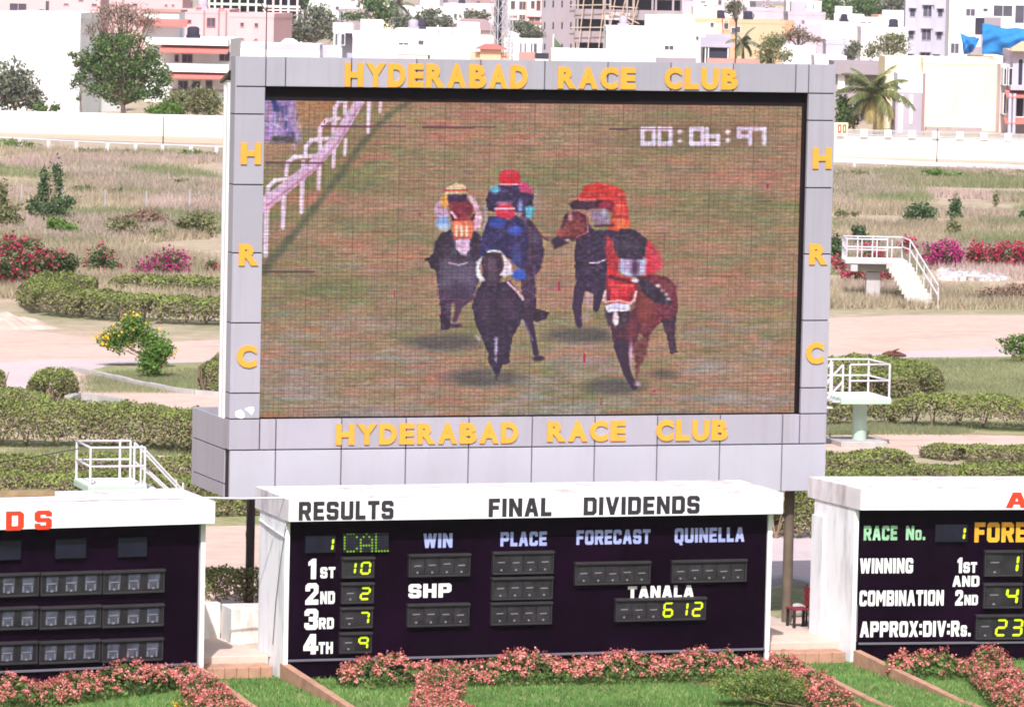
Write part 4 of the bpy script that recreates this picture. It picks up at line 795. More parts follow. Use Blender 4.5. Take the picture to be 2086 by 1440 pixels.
def bed(label, px, wdt, hgt, seed, leaf_n=420, heads=62, z0=ZL, flower='salmon'):
    path = [G(x, y, z0)[:2] for x, y in px]; o = np.array(path[0]); r = rng(seed)
    Lh = sum(np.linalg.norm(np.array(b)-np.array(a)) for a, b in zip(path[:-1], path[1:]))
    root = thing('flower_bed', label, 'flower bed', (o[0], o[1], z0), 0, 'salmon flower beds below the boards'); rel = [np.array(p)-o for p in path]
    n = int(Lh*(wdt+hgt)*leaf_n); P, N, Z = strip(rel, n, wdt, hgt, r, 0, 0.75, 2.4, 0.55)
    quads_mesh('foliage', leaf_quads(P, r, 0.095, N, 0.5, 0.4), M['bed_leaf'], root)
    m = int(Lh*(wdt+hgt)*heads); P, N, Z = strip(rel, m, wdt*1.02, hgt*1.06, r, 0, 1.0, 2.4, 0.55); k = Z > 0.25+0.3*r.rand(m); P, N = P[k], N[k]
    cl = np.array([mnoise.noise(Vector((p[0]*1.3, p[1]*1.3, p[2]*1.3))) for p in P]) > -0.62; P, N = P[cl], N[cl]
    Q = clusters(P+N*0.03, r, 13, 0.033); NN = np.repeat(N, 13, 0)
    quads_mesh('blossoms', leaf_quads(Q, r, 0.045, NN, 0.9, 0.75), M[flower], root)
    mb = MB()
    for i in range(int(Lh/0.35)+2):
        p, _, _ = strip(rel, 1, wdt*0.7, 0.02, r); p = p[0]; q = r.uniform(-.15, .15, 2); mb.tube([(p[0], p[1], 0), (p[0]+q[0], p[1]+q[1], hgt*.7)], [0.014, 0.008], 4, cap=False)
    mb.build('stems', M['twig'], root)
    return root
bed('long salmon flowered bed along the foot of the middle board', [(690, 1398), (1000, 1392), (1300, 1387), (1560, 1382)], 1.0, 0.52, 11)
bed('salmon flowered bed branching forward across the lawn below the number windows', [(905, 1402), (880, 1450), (935, 1500), (1080, 1512)], 0.95, 0.47, 12)
bed('salmon flowered bed slanting down beside the right lawn path', [(1575, 1384), (1650, 1424), (1735, 1490)], 0.75, 0.50, 13)
bed('salmon flowered bed along the foot of the left board', [(-110, 1458), (120, 1430), (395, 1395)], 1.0, 0.50, 14)
bed('salmon flowered bed in the bottom left beside the sloping kerb', [(408, 1418), (440, 1462), (505, 1515)], 0.9, 0.42, 15)
bed('short salmon flowered bed under RACE No. on the right board', [(1805, 1378), (1890, 1381), (1962, 1377)], 0.8, 0.50, 16)
bed('tall salmon flowered bed rising at the lower right corner', [(2005, 1376), (2062, 1440), (2140, 1500)], 1.0, 0.56, 17)
def bush(name, label, cat, px, wdm, n, size, mat_, seed, flowers=None, stems=True, group=None, fill=0.4, z0=0.0, depthf=0.8, asp=0.5):
    """leafy shrub: px = list of blobs (cx, cy, rx, ry) as seen; it stands on the ground below the lowest blob"""
    lo = max(px, key=lambda b: b[1]+b[3]); base = G(lo[0], lo[1]+lo[3], z0) if wdm is None else None; r = rng(seed)
    wd = depth(base) if wdm is None else wdm; k = wd/FPX
    if base is None: base = PW(lo[0], lo[1]+lo[3], wd); base[2] = z0
    root = thing(name, label, cat, base, 0, group); bl = []
    for i, (cx, cy, rx, ry) in enumerate(px):
        c = PW(cx, cy, wd+r.uniform(-.3, .3)*rx*k)-base; bl.append((c[0], c[1], c[2], rx*k, rx*k*depthf, ry*k))
    P, N = blob_points(bl, n, r, fill); ok = P[:, 2] > 0.02; P, N = P[ok], N[ok]
    quads_mesh('foliage', leaf_quads(P, r, size, N, asp, 0.35), mat_, root)
    if flowers:
        fm, fn, fs, fk = flowers; P, N = blob_points(bl, fn, r, 0.8); ok = P[:, 2] > 0.1; Q = clusters(P[ok]*1.02, r, fk, fs*0.8)
        quads_mesh('blossoms', leaf_quads(Q, r, fs, None, 0.8), fm, root)
    if stems:
        mb = MB()
        for b in bl:
            for _ in range(4):
                d = r.normal(size=3)*0.4*np.array(b[3:6]); e = np.array(b[:3])+d; m_ = e*0.5+r.normal(size=3)*0.12*b[3]; m_[2] = max(0.05, m_[2])
                mb.tube([(r.normal()*0.06, r.normal()*0.06, 0), m_, e], [0.03*b[5]+0.012, 0.02*b[5]+0.008, 0.006], 5, cap=False)
        mb.build('stems', M['twig'], root)
    return root
bush('lawn_shrub', 'rounded wispy green shrub with dry twigs at the end of the middle bed', 'shrub', [(1500, 1394, 55, 27), (1580, 1404, 80, 34), (1655, 1416, 40, 26), (1560, 1380, 60, 22)], depth(G(1560, 1440, ZL)), 13000, 0.05, M['shrub_grey'], 31, (M['marigold'], 70, 0.03, 3), z0=ZL)
sheet('bed_soil', [(1418, 1392), (1480, 1400), (1520, 1425), (1600, 1445), (1700, 1446), (1690, 1420), (1600, 1400), (1500, 1380)], ZL+0.006, M['soil'], amp=0.12, step=0.5)
bush('marigold_clump', 'small clump of yellow marigolds beside the bottom left flower bed', 'flowers', [(368, 1444, 20, 22), (392, 1452, 16, 18)], depth(G(375, 1462, ZL)), 500, 0.06, M['shrub_grey'], 32, (M['marigold'], 40, 0.045, 4), z0=ZL)
# blades of the lawn near the camera, as one mass
r = rng(40); n = 52000; P = np.stack([r.uniform(-8, 18, n), r.uniform(-12, -3.3, n), np.full(n, ZL)], 1)
hb = 0.05+0.05*r.rand(n); a = r.rand(n)*6.283; dx = np.stack([np.cos(a), np.sin(a), 0*a], 1)*0.011; tip = np.stack([r.normal(size=n)*0.035, r.normal(size=n)*0.035, hb], 1)
M['blade'] = leafmat('lawn_blade', [(0.09, 0.205, 0.045), (0.13, 0.25, 0.06), (0.185, 0.29, 0.08), (0.36, 0.36, 0.17)], 0.75, 0.3, 0.7)
g_ = quads_mesh('lawn_grass', np.stack([P-dx, P+dx, P+tip], 1), M['blade'], None, 3); tag(g_, 'short mown green grass of the lawn in front of the boards', 'grass', kind='stuff')
# ------------------------------------------------------------------ behind the boards: tracks, hedges, towers, shrubs
S = sheet
S('dirt_track', [(-80, 662), (60, 672), (200, 690), (330, 696), (520, 690), (900, 680), (1300, 662), (1690, 648), (1850, 642), (2200, 640), (2200, 728), (1900, 742), (1700, 800), (1400, 830), (900, 850), (520, 850), (200, 822), (-80, 790)], 0.004, M['sand'])
S('service_road', [(-80, 742), (0, 738), (110, 732), (300, 734), (520, 734), (900, 760), (1300, 740), (1690, 724), (1850, 716), (2200, 706), (2200, 728), (1860, 736), (1700, 748), (1300, 775), (900, 800), (520, 765), (300, 752), (140, 754), (100, 800), (-80, 800)], 0.008, M['asphalt'], amp=0.15)
S('grass_island', [(160, 757), (230, 742), (330, 740), (470, 735), (620, 760), (620, 815), (450, 806), (300, 782), (220, 768)], 0.014, M['verge'], amp=0.15, step=1.2)
S('grass_strip', [(-80, 888), (60, 893), (400, 905), (700, 915), (700, 940), (400, 930), (200, 922), (-80, 912)], 0.008, M['verge'], amp=0.25)
S('dirt_path', [(-80, 905), (200, 918), (420, 925), (900, 930), (1690, 888), (1850, 882), (2200, 886), (2200, 925), (1690, 925), (900, 975), (420, 960), (-80, 945)], 0.004, M['sand'])
S('grass_verge', [(1660, 735), (1880, 728), (2200, 722), (2200, 806), (1900, 812), (1690, 815)], 0.014, M['verge'], amp=0.4)
S('grass_belt', [(1600, 858), (1700, 862), (2000, 868), (2200, 872), (2200, 890), (1850, 884), (1690, 884), (1600, 888)], 0.012, M['verge'], amp=0.3)
S('back_verge', [(380, 1022), (560, 1018), (560, 1068), (380, 1072)], 0.008, M['verge'], amp=0.2)
S('back_dirt', [(340, 1070), (600, 1064), (900, 1120), (1500, 1090), (1700, 1075), (1700, 1300), (1000, 1330), (340, 1330)], 0.004, M['sand'], amp=0.2)
S('back_road', [(1500, 1108), (1800, 1060), (1800, 1165), (1660, 1190), (1500, 1200)], 0.010, M['asphalt'], amp=0.1)
S('grass_patch', [(1560, 1200), (1700, 1185), (1700, 1240), (1560, 1262)], 0.010, M['verge'], amp=0.15, step=1)
S('far_race_track', [(-200, 255), (460, 278), (1000, 296), (1700, 318), (2300, 336), (2300, 352), (1700, 334), (1000, 312), (460, 294), (-200, 276)], 0.01, M['track'], amp=0.6)
def kerb(label, px, hgt=0.16, wdt=0.22):
    pts = [G(x, y) for x, y in px]; mb = MB()
    for a, b in zip(pts[:-1], pts[1:]):
        t = (b-a)[:2]; L_ = np.linalg.norm(t); t = t/L_; nn = np.array([-t[1], t[0]])*wdt/2; k = max(1, int(L_/1.2))
        for i in range(k):
            p = a[:2]+t*(L_*i/k+0.012); q = a[:2]+t*(L_*(i+1)/k-0.012)
            mb.prism([p-nn, q-nn, q+nn, p+nn], -0.05, hgt+0.01*((i*5) % 3))
    return tag(mb.build('road_kerb', M['concrete']), label, 'kerb', 'concrete kerbs along the inner road')
kerb('pale concrete kerb curving round the grass island with the yellow flowered tree', [(148, 756), (200, 766), (265, 782), (340, 797), (400, 804), (450, 808)])
kerb('short dark kerb end beside the pink road above the long hedge', [(140, 823), (160, 818), (205, 822), (250, 829)], 0.28, 0.3)
kerb('concrete kerb along the road behind the red chair', [(1560, 1196), (1600, 1188), (1660, 1204)], 0.2)
# hedges
GH = 'clipped hedges round the inner roads'
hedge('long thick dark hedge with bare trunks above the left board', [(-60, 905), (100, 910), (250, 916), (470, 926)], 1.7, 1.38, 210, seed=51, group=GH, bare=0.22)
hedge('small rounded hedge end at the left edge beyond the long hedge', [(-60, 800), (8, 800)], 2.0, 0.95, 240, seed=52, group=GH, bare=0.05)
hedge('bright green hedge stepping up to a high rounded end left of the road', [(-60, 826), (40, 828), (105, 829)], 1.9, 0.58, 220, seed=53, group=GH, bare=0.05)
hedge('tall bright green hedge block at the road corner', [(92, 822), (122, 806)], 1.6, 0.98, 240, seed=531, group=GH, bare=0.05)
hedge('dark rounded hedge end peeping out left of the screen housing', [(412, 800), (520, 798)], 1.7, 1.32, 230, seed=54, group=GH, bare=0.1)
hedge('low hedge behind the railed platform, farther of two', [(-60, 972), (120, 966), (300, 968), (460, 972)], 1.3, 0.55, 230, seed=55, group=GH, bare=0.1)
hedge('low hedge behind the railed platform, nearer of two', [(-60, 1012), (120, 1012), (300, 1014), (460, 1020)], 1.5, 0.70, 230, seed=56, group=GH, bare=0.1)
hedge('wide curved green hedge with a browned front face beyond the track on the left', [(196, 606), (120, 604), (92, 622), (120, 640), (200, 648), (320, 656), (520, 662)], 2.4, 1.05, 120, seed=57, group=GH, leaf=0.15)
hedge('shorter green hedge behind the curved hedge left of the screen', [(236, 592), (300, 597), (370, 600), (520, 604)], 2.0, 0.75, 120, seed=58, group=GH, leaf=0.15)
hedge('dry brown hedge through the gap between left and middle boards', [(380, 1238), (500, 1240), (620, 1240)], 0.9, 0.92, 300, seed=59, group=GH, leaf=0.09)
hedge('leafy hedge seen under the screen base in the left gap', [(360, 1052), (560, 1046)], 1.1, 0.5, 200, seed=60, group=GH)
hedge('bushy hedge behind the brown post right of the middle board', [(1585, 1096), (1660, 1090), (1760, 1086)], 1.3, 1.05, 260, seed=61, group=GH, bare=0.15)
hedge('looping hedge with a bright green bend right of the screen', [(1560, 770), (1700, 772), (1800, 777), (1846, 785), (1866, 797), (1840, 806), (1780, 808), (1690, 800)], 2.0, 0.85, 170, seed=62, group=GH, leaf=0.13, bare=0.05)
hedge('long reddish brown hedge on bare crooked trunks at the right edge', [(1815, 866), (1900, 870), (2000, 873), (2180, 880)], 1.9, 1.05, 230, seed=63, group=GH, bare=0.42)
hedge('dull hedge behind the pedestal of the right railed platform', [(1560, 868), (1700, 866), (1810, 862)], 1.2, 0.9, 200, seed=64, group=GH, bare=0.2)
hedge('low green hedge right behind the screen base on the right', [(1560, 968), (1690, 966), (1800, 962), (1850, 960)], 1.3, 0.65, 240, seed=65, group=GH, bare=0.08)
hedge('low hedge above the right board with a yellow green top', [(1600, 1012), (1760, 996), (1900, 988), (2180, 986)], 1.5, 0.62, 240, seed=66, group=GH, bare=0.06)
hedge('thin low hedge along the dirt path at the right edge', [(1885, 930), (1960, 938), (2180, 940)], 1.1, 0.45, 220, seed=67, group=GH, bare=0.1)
# railed stewards' platforms
def rail_run(mb, pts, heights, r=0.028, posts=True, base=None):
    for h in heights: mb.tube([(p[0], p[1], p[2]+h) for p in pts], r, 6)
def platform(label, pl, deck, zd, col, foot, stairs, matdeck, height=0.95, thick=0.20, post_r=0.028, stair_solid=False):
    """deck = (x0, x1, y0, y1) in the plane's frame"""
    root = thing('railed_platform', label, 'platform', (pl.o[0], pl.o[1], 0), pl.ang, 'raised railed platforms beside the track'); x0, x1, y0, y1 = deck
    mb = MB(); mb.bbox(x0, x1, y0, y1, zd-thick, zd-0.03, 0.015, 0); d = mb.build('deck', M[matdeck], root)
    mb = MB(); mb.bbox(x0+0.01, x1-0.01, y0+0.01, y1-0.01, zd-0.028, zd, 0.01, 0); mb.build('deck_top', M['deckwhite'], d)
    if col: mb = MB(); mb.tube([(col[0], col[1], -0.05), (col[0], col[1], zd-thick-0.003)], col[2], 20, cap=False); mb.build('column', M[matdeck], root)
    if foot: mb = MB(); mb.bbox(foot[0], foot[1], foot[2], foot[3], -0.05, 0.16, 0.02); mb.build('footing', M['concrete'], root)
    return root
# platform at the left, behind the left board
o = G(160, 1040); pl = Plane((o[0], o[1]), -0.03); zq = lambda x, y, off: pl.at(x, y, off)
zd = pl.at(186, 989, 0.0)[1]; xa = pl.at(180, 997, 0)[0]; xb = pl.at(300, 997, 0)[0]; dp = 1.9
pr = platform('grey railed viewing platform with a stair, rising behind the left board', pl, (xa, xb, 0, dp), zd, ((xa+xb)/2, dp/2, 0.2), (xa, xb, 0.3, dp), None, 'greencon')
corners = [(xb-0.06, dp-0.06), (xa+0.06, dp-0.06), (xa+0.06, 0.06), (xb-0.06, 0.06)]
for c in corners+[(xb-0.35, dp-0.06), (xb-0.35, 0.06)]: MB().tube([(c[0], c[1], zd), (c[0], c[1], zd+1.0)], 0.035, 8).build('rail_post', M['steel'], pr)
mb = MB(); rail_run(mb, [(c[0], c[1], zd) for c in corners], (0.5, 1.0), 0.032); mb.build('guard_rail', M['steel'], pr)
mb = MB()
for yy in (0.55, 1.35):
    mb.tube([(xb-0.06, yy, zd+1.0), (xb+1.42, yy, 0.12)], 0.03, 6); mb.tube([(xb-0.06, yy, zd+0.5), (xb+1.12, yy, 0.12)], 0.03, 6); mb.tube([(xb-0.06, yy, zd), (xb-0.06, yy, zd+1.0)], 0.03, 6); mb.tube([(xb+1.1, yy, 0.0), (xb+1.1, yy, 0.66)], 0.03, 6)
mb.build('stair_rail', M['steel'], pr)
mb = MB()
for k in range(8):
    q = (k+0.5)/8; mb.bbox(xb+1.2*q-0.10, xb+1.2*q+0.12, 0.55, 1.35, zd*(1-q)-0.05, zd*(1-q), 0.006)
mb.build('stair_tread', M['steel'], pr)
# platform right of the screen, on a green pedestal
o = G(1750, 905); pl = Plane((o[0], o[1]), -0.06); zd = pl.at(1760, 810, -0.9)[1]
xa = pl.at(1714, 815, -1.0)[0]; xb = pl.at(1816, 815, -1.0)[0]
pr = platform('pale green railed platform on a round pedestal just right of the screen', pl, (xa, xb, -1.0, 1.1), zd, (0, 0, 0.22), (-0.85, 0.65, -0.8, 0.7), None, 'greencon', thick=0.2)
corners = [(xa+0.05, 1.04), (xb-0.06, 1.04), (xb-0.06, -0.94), (xa+0.28, -0.94)]
for c in corners+[(xa+0.05, -0.94), (xa+0.32, 1.04)]: MB().tube([(c[0], c[1], zd), (c[0], c[1], zd+1.02)], 0.036, 8).build('rail_post', M['steel'], pr)
mb = MB(); rail_run(mb, [(c[0], c[1], zd) for c in corners], (0.52, 1.02), 0.034); mb.build('guard_rail', M['steel'], pr)
mb = MB()
for yy in (-0.94, 0.1, 1.04):
    mb.tube([(xa+0.05, yy, zd+1.02), (xa-1.9, yy, 0.5)], 0.034, 6)
    if yy < 0.5: mb.tube([(xa+0.05, yy, zd+0.5), (xa-1.9, yy, -0.05)], 0.034, 6)
mb.tube([(xa+0.05, 0.1, zd), (xa+0.05, 0.1, zd+1.02)], 0.034, 6); mb.build('stair_rail', M['steel'], pr)
mb = MB(); [mb.bbox(xa-1.9*q-0.12, xa-1.9*q+0.12, -0.9, 0.1, zd*(1-q)-0.05, zd*(1-q), 0.006) for q in [(k+0.5)/8 for k in range(8)]]; mb.build('stair_tread', M['steel'], pr)
# concrete platform far right with a straight stair
o = G(1778, 612); pl = Plane((o[0], o[1]), -0.30); xa = pl.at(1722, 530, -1.0)[0]; xb = pl.at(1850, 530, -1.0)[0]; zd = pl.at(1780, 531, -1.0)[1]
M['greycon'] = paint('grey_concrete', (0.50, 0.48, 0.50), 0.9, 0.1, 1.0, dirt=(0.35, 0.32, 0.32))
pr = platform('far concrete platform on a square pillar with a straight white stair', pl, (xa, xb, -1.0, 1.2), zd, None, None, None, 'greycon', thick=0.16)
mb = MB(); mb.bbox(-0.33, 0.28, -0.3, 0.3, -0.05, zd-0.55, 0.02); mb.build('pillar', M['greycon'], pr)
mb = MB(); mb.bbox(xa+0.55, xb-0.3, -0.25, 0.25, zd-0.50, zd-0.163, 0.02); mb.bbox(xa+0.25, xa+0.56, -0.95, 1.1, zd-0.50, zd-0.163, 0.02); mb.build('beam', M['greycon'], pr)
xs_ = np.linspace(xa+0.06, xb-0.06, 5)
for x in list(xs_)+[xa+0.06+0.001]:
    for yy in ((-0.94, 1.14) if x != xs_[-1] else (1.14,)): MB().tube([(x, yy, zd), (x, yy, zd+0.92)], 0.032, 6).build('rail_post', M['steel'], pr)
for yy in (-0.4, 0.15, 0.7): MB().tube([(xa+0.06, yy, zd), (xa+0.06, yy, zd+0.92)], 0.03, 6).build('rail_post', M['steel'], pr)
mb = MB(); rail_run(mb, [(xb-0.9, -0.94, zd), (xa+0.06, -0.94, zd), (xa+0.06, 1.14, zd), (xb-0.06, 1.14, zd)], (0.46, 0.92), 0.04); mb.build('guard_rail', M['steel'], pr)
f0 = pl.at(1905, 628, -2.6)[0]
mb = MB(); ns = 11; y0s, y1s = -1.05, 0.0; sx0, sx1 = xb-1.0, xb+0.1; run = 3.1; dx = (pl.at(1886, 622, -1-run)[0])-(sx0+sx1)/2
for k in range(ns):
    q = (k+0.5)/ns; cx = dx*q; mb.bbox(sx0+cx, sx1+cx, -1.0-run*(k+1)/ns+0.003, -1.0-run*k/ns, zd*(1-q)-0.26, zd*(1-q), 0.01)
mb.build('stair', paint('weathered_stair', (0.56, 0.52, 0.50), 0.9, 0.15, 2.5, dirt=(0.30, 0.26, 0.23), dirt_amt=0.6), pr)
mb = MB(); x_ = lambda q: sx1+dx*q-0.03
for h in (0.5, 0.92): mb.tube([(xb-0.06, 1.14, zd+h), (sx1-0.03, -0.95, zd+h), (x_(1), -1.0-run, 0.05+h)], 0.036, 6)
for q in (0.0, 0.25, 0.5, 0.75, 1.0): mb.tube([(x_(q), -1.0-run*q, zd*(1-q)-0.1), (x_(q), -1.0-run*q, zd*(1-q)+0.92)], 0.032, 6)
mb.build('stair_rail', M['steel'], pr)

# running rail, boundary wall, fence posts
def posts_line(name, label, cat, pxs, ztop_h, r, mat_, rails=(), group=None, sq=False, rail_r=0.06):
    pts = [G(x, y) for x, y in pxs]; root = thing(name, label, cat, pts[0], 0, group); o_ = pts[0]
    for p in pts:
        q = p-o_; mb = MB()
        if sq: mb.box(q[0]-r, q[0]+r, q[1]-r, q[1]+r, -0.05, ztop_h)
        else: mb.tube([(q[0], q[1], -0.05), (q[0], q[1], ztop_h)], r, 8)
        mb.build('post', mat_, root)
    for h in rails:
        MB().tube([(p-o_)+np.array([0, 0, h]) for p in pts], rail_r, 6).build('rail', mat_, root)
    return root
posts_line('running_rail', 'white running rail on short posts crossing the far track on the left', 'running rail', [(-80, 293), (-20, 296), (40, 299), (98, 302), (155, 305), (218, 308), (275, 310), (330, 312), (388, 314), (440, 316), (500, 318)], 0.62, 0.13, M['steel'], (0.58,), sq=True, rail_r=0.06)
posts_line('running_rail', 'continuous white running rail across the far track on the right', 'running rail', [(1600, 334), (1670, 337), (1740, 340), (1805, 343), (1865, 346), (1925, 348), (1985, 350), (2045, 352), (2110, 355), (2180, 358)], 0.48, 0.10, M['steel'], (0.50, 0.40, 0.30), sq=True, rail_r=0.085)
M['oldpost'] = paint('old_fence_post', (0.36, 0.33, 0.34), 0.9, 0.2, 1)
fn = posts_line('wire_fence', 'old wire fence on leaning grey concrete posts in the dry field', 'fence', [(-60, 412), (43, 418), (128, 424), (213, 431), (297, 434), (385, 430), (480, 432)], 1.2, 0.06, M['oldpost'], (0.5, 0.95), sq=True, rail_r=0.009)
def wall(label, px, hgt, piers=None, seed=1):
    pts = [G(x, y) for x, y in px]; o_ = pts[0]; root = thing('boundary_wall', label, 'wall', o_, 0)
    mb = MB(); q = [p-o_ for p in pts]; th = 0.25
    for a, b in zip(q[:-1], q[1:]):
        t_ = (b-a)[:2]/np.linalg.norm((b-a)[:2]); nn = np.array([-t_[1], t_[0]])*th; mb.prism([a[:2], b[:2], b[:2]+nn, a[:2]+nn], -0.1, hgt)
    mb.build('wall_panel', M['farwall'], root); mb = MB()
    for a, b in zip(q[:-1], q[1:]):
        t_ = (b-a)[:2]/np.linalg.norm((b-a)[:2]); nn = np.array([-t_[1], t_[0]]); mb.prism([a[:2]-nn*.05, b[:2]-nn*.05, b[:2]+nn*(th+.05), a[:2]+nn*(th+.05)], hgt+.002, hgt+0.09)
    mb.build('coping', M['white'], root)
    if piers:
        a, b = q[0], q[-1]; L_ = np.linalg.norm((b-a)[:2]); t_ = (b-a)[:2]/L_; nn = np.array([-t_[1], t_[0]])
        for k in range(piers+1):
            p = a[:2]+t_*L_*k/piers; mb = MB(); mb.prism([p-nn*.06-t_*.28, p-nn*.06+t_*.28, p+nn*.3+t_*.28, p+nn*.3-t_*.28], hgt+.092, hgt+0.62); mb.build('pier', M['white'], root)
            if k < piers:
                mb = MB(); c0 = p+t_*.3+nn*.1; c1 = p+t_*(L_/piers-.3)+nn*.1
                for h in (0.20, 0.55): mb.tube([(c0[0], c0[1], hgt+h), (c1[0], c1[1], hgt+h)], 0.035, 5)
                for m in range(1, 12): c = c0+(c1-c0)*m/12; mb.tube([(c[0], c[1], hgt+.09), (c[0], c[1], hgt+.6)], 0.03, 4)
                mb.build('railing_panel', M['greycon'], root)
    return root
M['farwall'] = paint('far_white_wall', (0.80, 0.745, 0.72), 0.9, 0.05, 0.3, dirt=(0.62, 0.45, 0.35), dirt_amt=0.55)
wall('long white boundary wall on the left between the track and the trees', [(-150, 266), (445, 280), (990, 298)], 1.55)
wall('white boundary wall on the right with piers and railings on top', [(990, 298), (1500, 312), (2200, 332)], 1.42, 25)
def pole(label, x, yb, yt, r=0.05, mat_='darkmetal', name='thin_pole'):
    b = G(x, yb); wd = depth(b); t_ = PW(x, yt, wd); mb = MB(); mb.tube([(0, 0, 0), (0, 0, t_[2])], [r, r*0.7], 8); o_ = mb.build(name, M[mat_]); o_.location = tuple(b); return tag(o_, label, 'pole')
pole('thin dark pole standing in front of the left boundary wall', 332, 300, 238, 0.045)
pole('thin dark pole standing in front of the right boundary wall', 1908, 338, 262, 0.045)
# distance marker sign
b = G(1716, 330); wd = depth(b); sg = thing('distance_sign', 'cream distance sign with red numerals beside the screen frame', 'sign', b, -YAW)
k = wd/FPX; zt_, zb_ = PW(1716, 250, wd)[2], PW(1716, 275, wd)[2]; mb = MB(); mb.bbox(-1.0, 9.2*k, -0.04, 0.04, zb_, zt_, 0.01); mb.build('sign_board', paint('cream_sign', (0.80, 0.72, 0.52), 0.6), sg)
for xx in (-0.6, 0.2): MB().tube([(xx, 0.02, -0.05), (xx, 0.02, zb_)], 0.06, 8).build('sign_post', M['steel'], sg)
for i, xx in enumerate((-11.0*k, -1.0*k)):
    v, f = word_geo('0', 0, 0, 0.1); V = [(xx+p[0]/8*7.2*k, -0.05, zb_+4*k+p[1]/14*17*k) for p in v]; MB().add(V, f).build('numeral', M['redink'], sg)
# bougainvilleas and wild shrubs
M['boug_leaf'] = leafmat('bougainvillea_leaf', [(0.045, 0.085, 0.03), (0.08, 0.13, 0.04), (0.13, 0.16, 0.06)], 0.4, 0.2, 0.6)
M['crimson'] = leafmat('crimson_bract', [(0.48, 0.035, 0.10), (0.55, 0.06, 0.15), (0.38, 0.02, 0.075), (0.60, 0.10, 0.14)], 0.25, 0.25, 0.8)
M['magenta'] = leafmat('magenta_bract', [(0.47, 0.04, 0.20), (0.55, 0.09, 0.28), (0.38, 0.02, 0.15)], 0.25, 0.25, 0.8)
M['dark_leaf'] = leafmat('dark_glossy_leaf', [(0.045, 0.085, 0.04), (0.075, 0.135, 0.055), (0.115, 0.18, 0.07)], 0.4, 0.15, 0.5)
M['olive_leaf'] = leafmat('olive_leaf', [(0.16, 0.18, 0.075), (0.23, 0.24, 0.11), (0.29, 0.27, 0.15), (0.14, 0.175, 0.07)], 0.4, 0.25, 0.5)
M['fresh_leaf'] = leafmat('fresh_leaf', [(0.07, 0.16, 0.025), (0.11, 0.22, 0.035), (0.16, 0.27, 0.05)], 0.35, 0.25, 0.8)
GB = 'bougainvilleas in the dry field'
def boug(label, px, seed, col='crimson', n=1500, fn=330, bend=True, group=GB):
    return bush('bougainvillea', label, 'shrub', px, None, int(n*1.6), 0.16, M['boug_leaf'], seed, (M[col], int(fn*0.62), 0.12, 8), group=group, fill=0.3)
boug('large crimson bougainvillea at the left edge of the field', [(25, 540, 50, 42), (72, 535, 36, 30), (20, 500, 30, 22), (58, 498, 36, 14), (5, 560, 28, 28), (95, 515, 16, 8)], 71, fn=300, n=1500)
boug('mostly green bougainvillea with few crimson sprays beside the large left one', [(120, 545, 32, 38), (95, 560, 28, 26), (140, 535, 26, 20)], 72, fn=40, n=1700)
boug('sparse thin bougainvillea with a few red sprays near the hedge', [(205, 525, 32, 28), (190, 540, 22, 22), (225, 540, 22, 10)], 73, fn=34, n=550)
boug('arching magenta bougainvillea left of the screen behind the short hedge', [(330, 545, 42, 22), (345, 525, 38, 18), (300, 548, 26, 14), (365, 545, 22, 14)], 74, 'magenta', fn=230, n=420)
boug('small dry shrub with red tips against the screen side', [(432, 545, 16, 16)], 75, fn=12, n=160)
boug('bright magenta bougainvillea just right of the far platform stair', [(1930, 520, 34, 26), (1900, 515, 22, 18), (1945, 530, 18, 20)], 76, 'magenta', fn=330, n=320)
boug('wide crimson bougainvillea above the rubble at the right edge', [(2010, 525, 38, 26), (2055, 520, 34, 30), (2085, 520, 20, 24), (1985, 515, 20, 18)], 77, fn=520, n=800)
boug('crimson bougainvillea growing under and behind the far concrete platform', [(1740, 560, 28, 22), (1820, 555, 30, 28), (1775, 520, 30, 20), (1850, 500, 18, 16), (1715, 535, 22, 14)], 78, fn=360, n=560)
GS = 'wild shrubs in the dry field'
sb = lambda lab, px, seed, n, m='olive_leaf', size=0.22, **k: bush('wild_shrub', lab, 'shrub', px, None, int(n*0.75), size, M[m], seed, group=GS, **dict(dict(fill=0.15), **k))
sb('tall dark upright shrub with long leafy shoots on the left', [(105, 425, 48, 30), (90, 380, 16, 48), (120, 375, 12, 50), (140, 410, 24, 14), (70, 418, 20, 24), (112, 350, 8, 28)], 81, 2600, 'dark_leaf', fill=0.2)
sb('yellowish shrub at the left edge of the field', [(12, 440, 36, 32), (5, 400, 14, 38), (30, 455, 26, 18)], 82, 1500)
sb('low bright weedy shrub below the tall dark shoots', [(135, 468, 34, 18), (110, 455, 24, 18)], 83, 700, 'fresh_leaf')
sb('patchy green scrub around the fence posts', [(235, 458, 30, 18), (265, 455, 26, 14), (320, 475, 26, 14)], 84, 600)
sb('dull scrub against the screen side by the fence', [(405, 450, 42, 24), (425, 465, 25, 18), (370, 455, 20, 15)], 85, 1300)
sb('small round scrub in front of the far rail', [(370, 372, 18, 10)], 86, 220)
sb('low dark weeds by the fence left of the screen', [(170, 385, 28, 8), (240, 390, 18, 6)], 87, 260, 'dark_leaf')
sb('low green weeds along the far rail, left', [(20, 292, 40, 10), (60, 296, 26, 8)], 88, 500, 'fresh_leaf')
sb('broken line of green weeds below the far rail, middle', [(180, 308, 36, 8), (260, 312, 40, 8), (320, 314, 30, 7)], 89, 620, 'olive_leaf')
sb('green weeds below the far rail next to the screen', [(390, 312, 28, 9), (425, 316, 20, 8)], 90, 420, 'fresh_leaf')
sb('dense rounded dark bush in the right field', [(1872, 430, 30, 22), (1890, 436, 24, 18), (1855, 442, 20, 14)], 91, 1300, 'dark_leaf')
sb('upright green bush beside the dense dark one', [(1946, 422, 16, 24), (1946, 438, 18, 14)], 92, 700, 'dark_leaf')
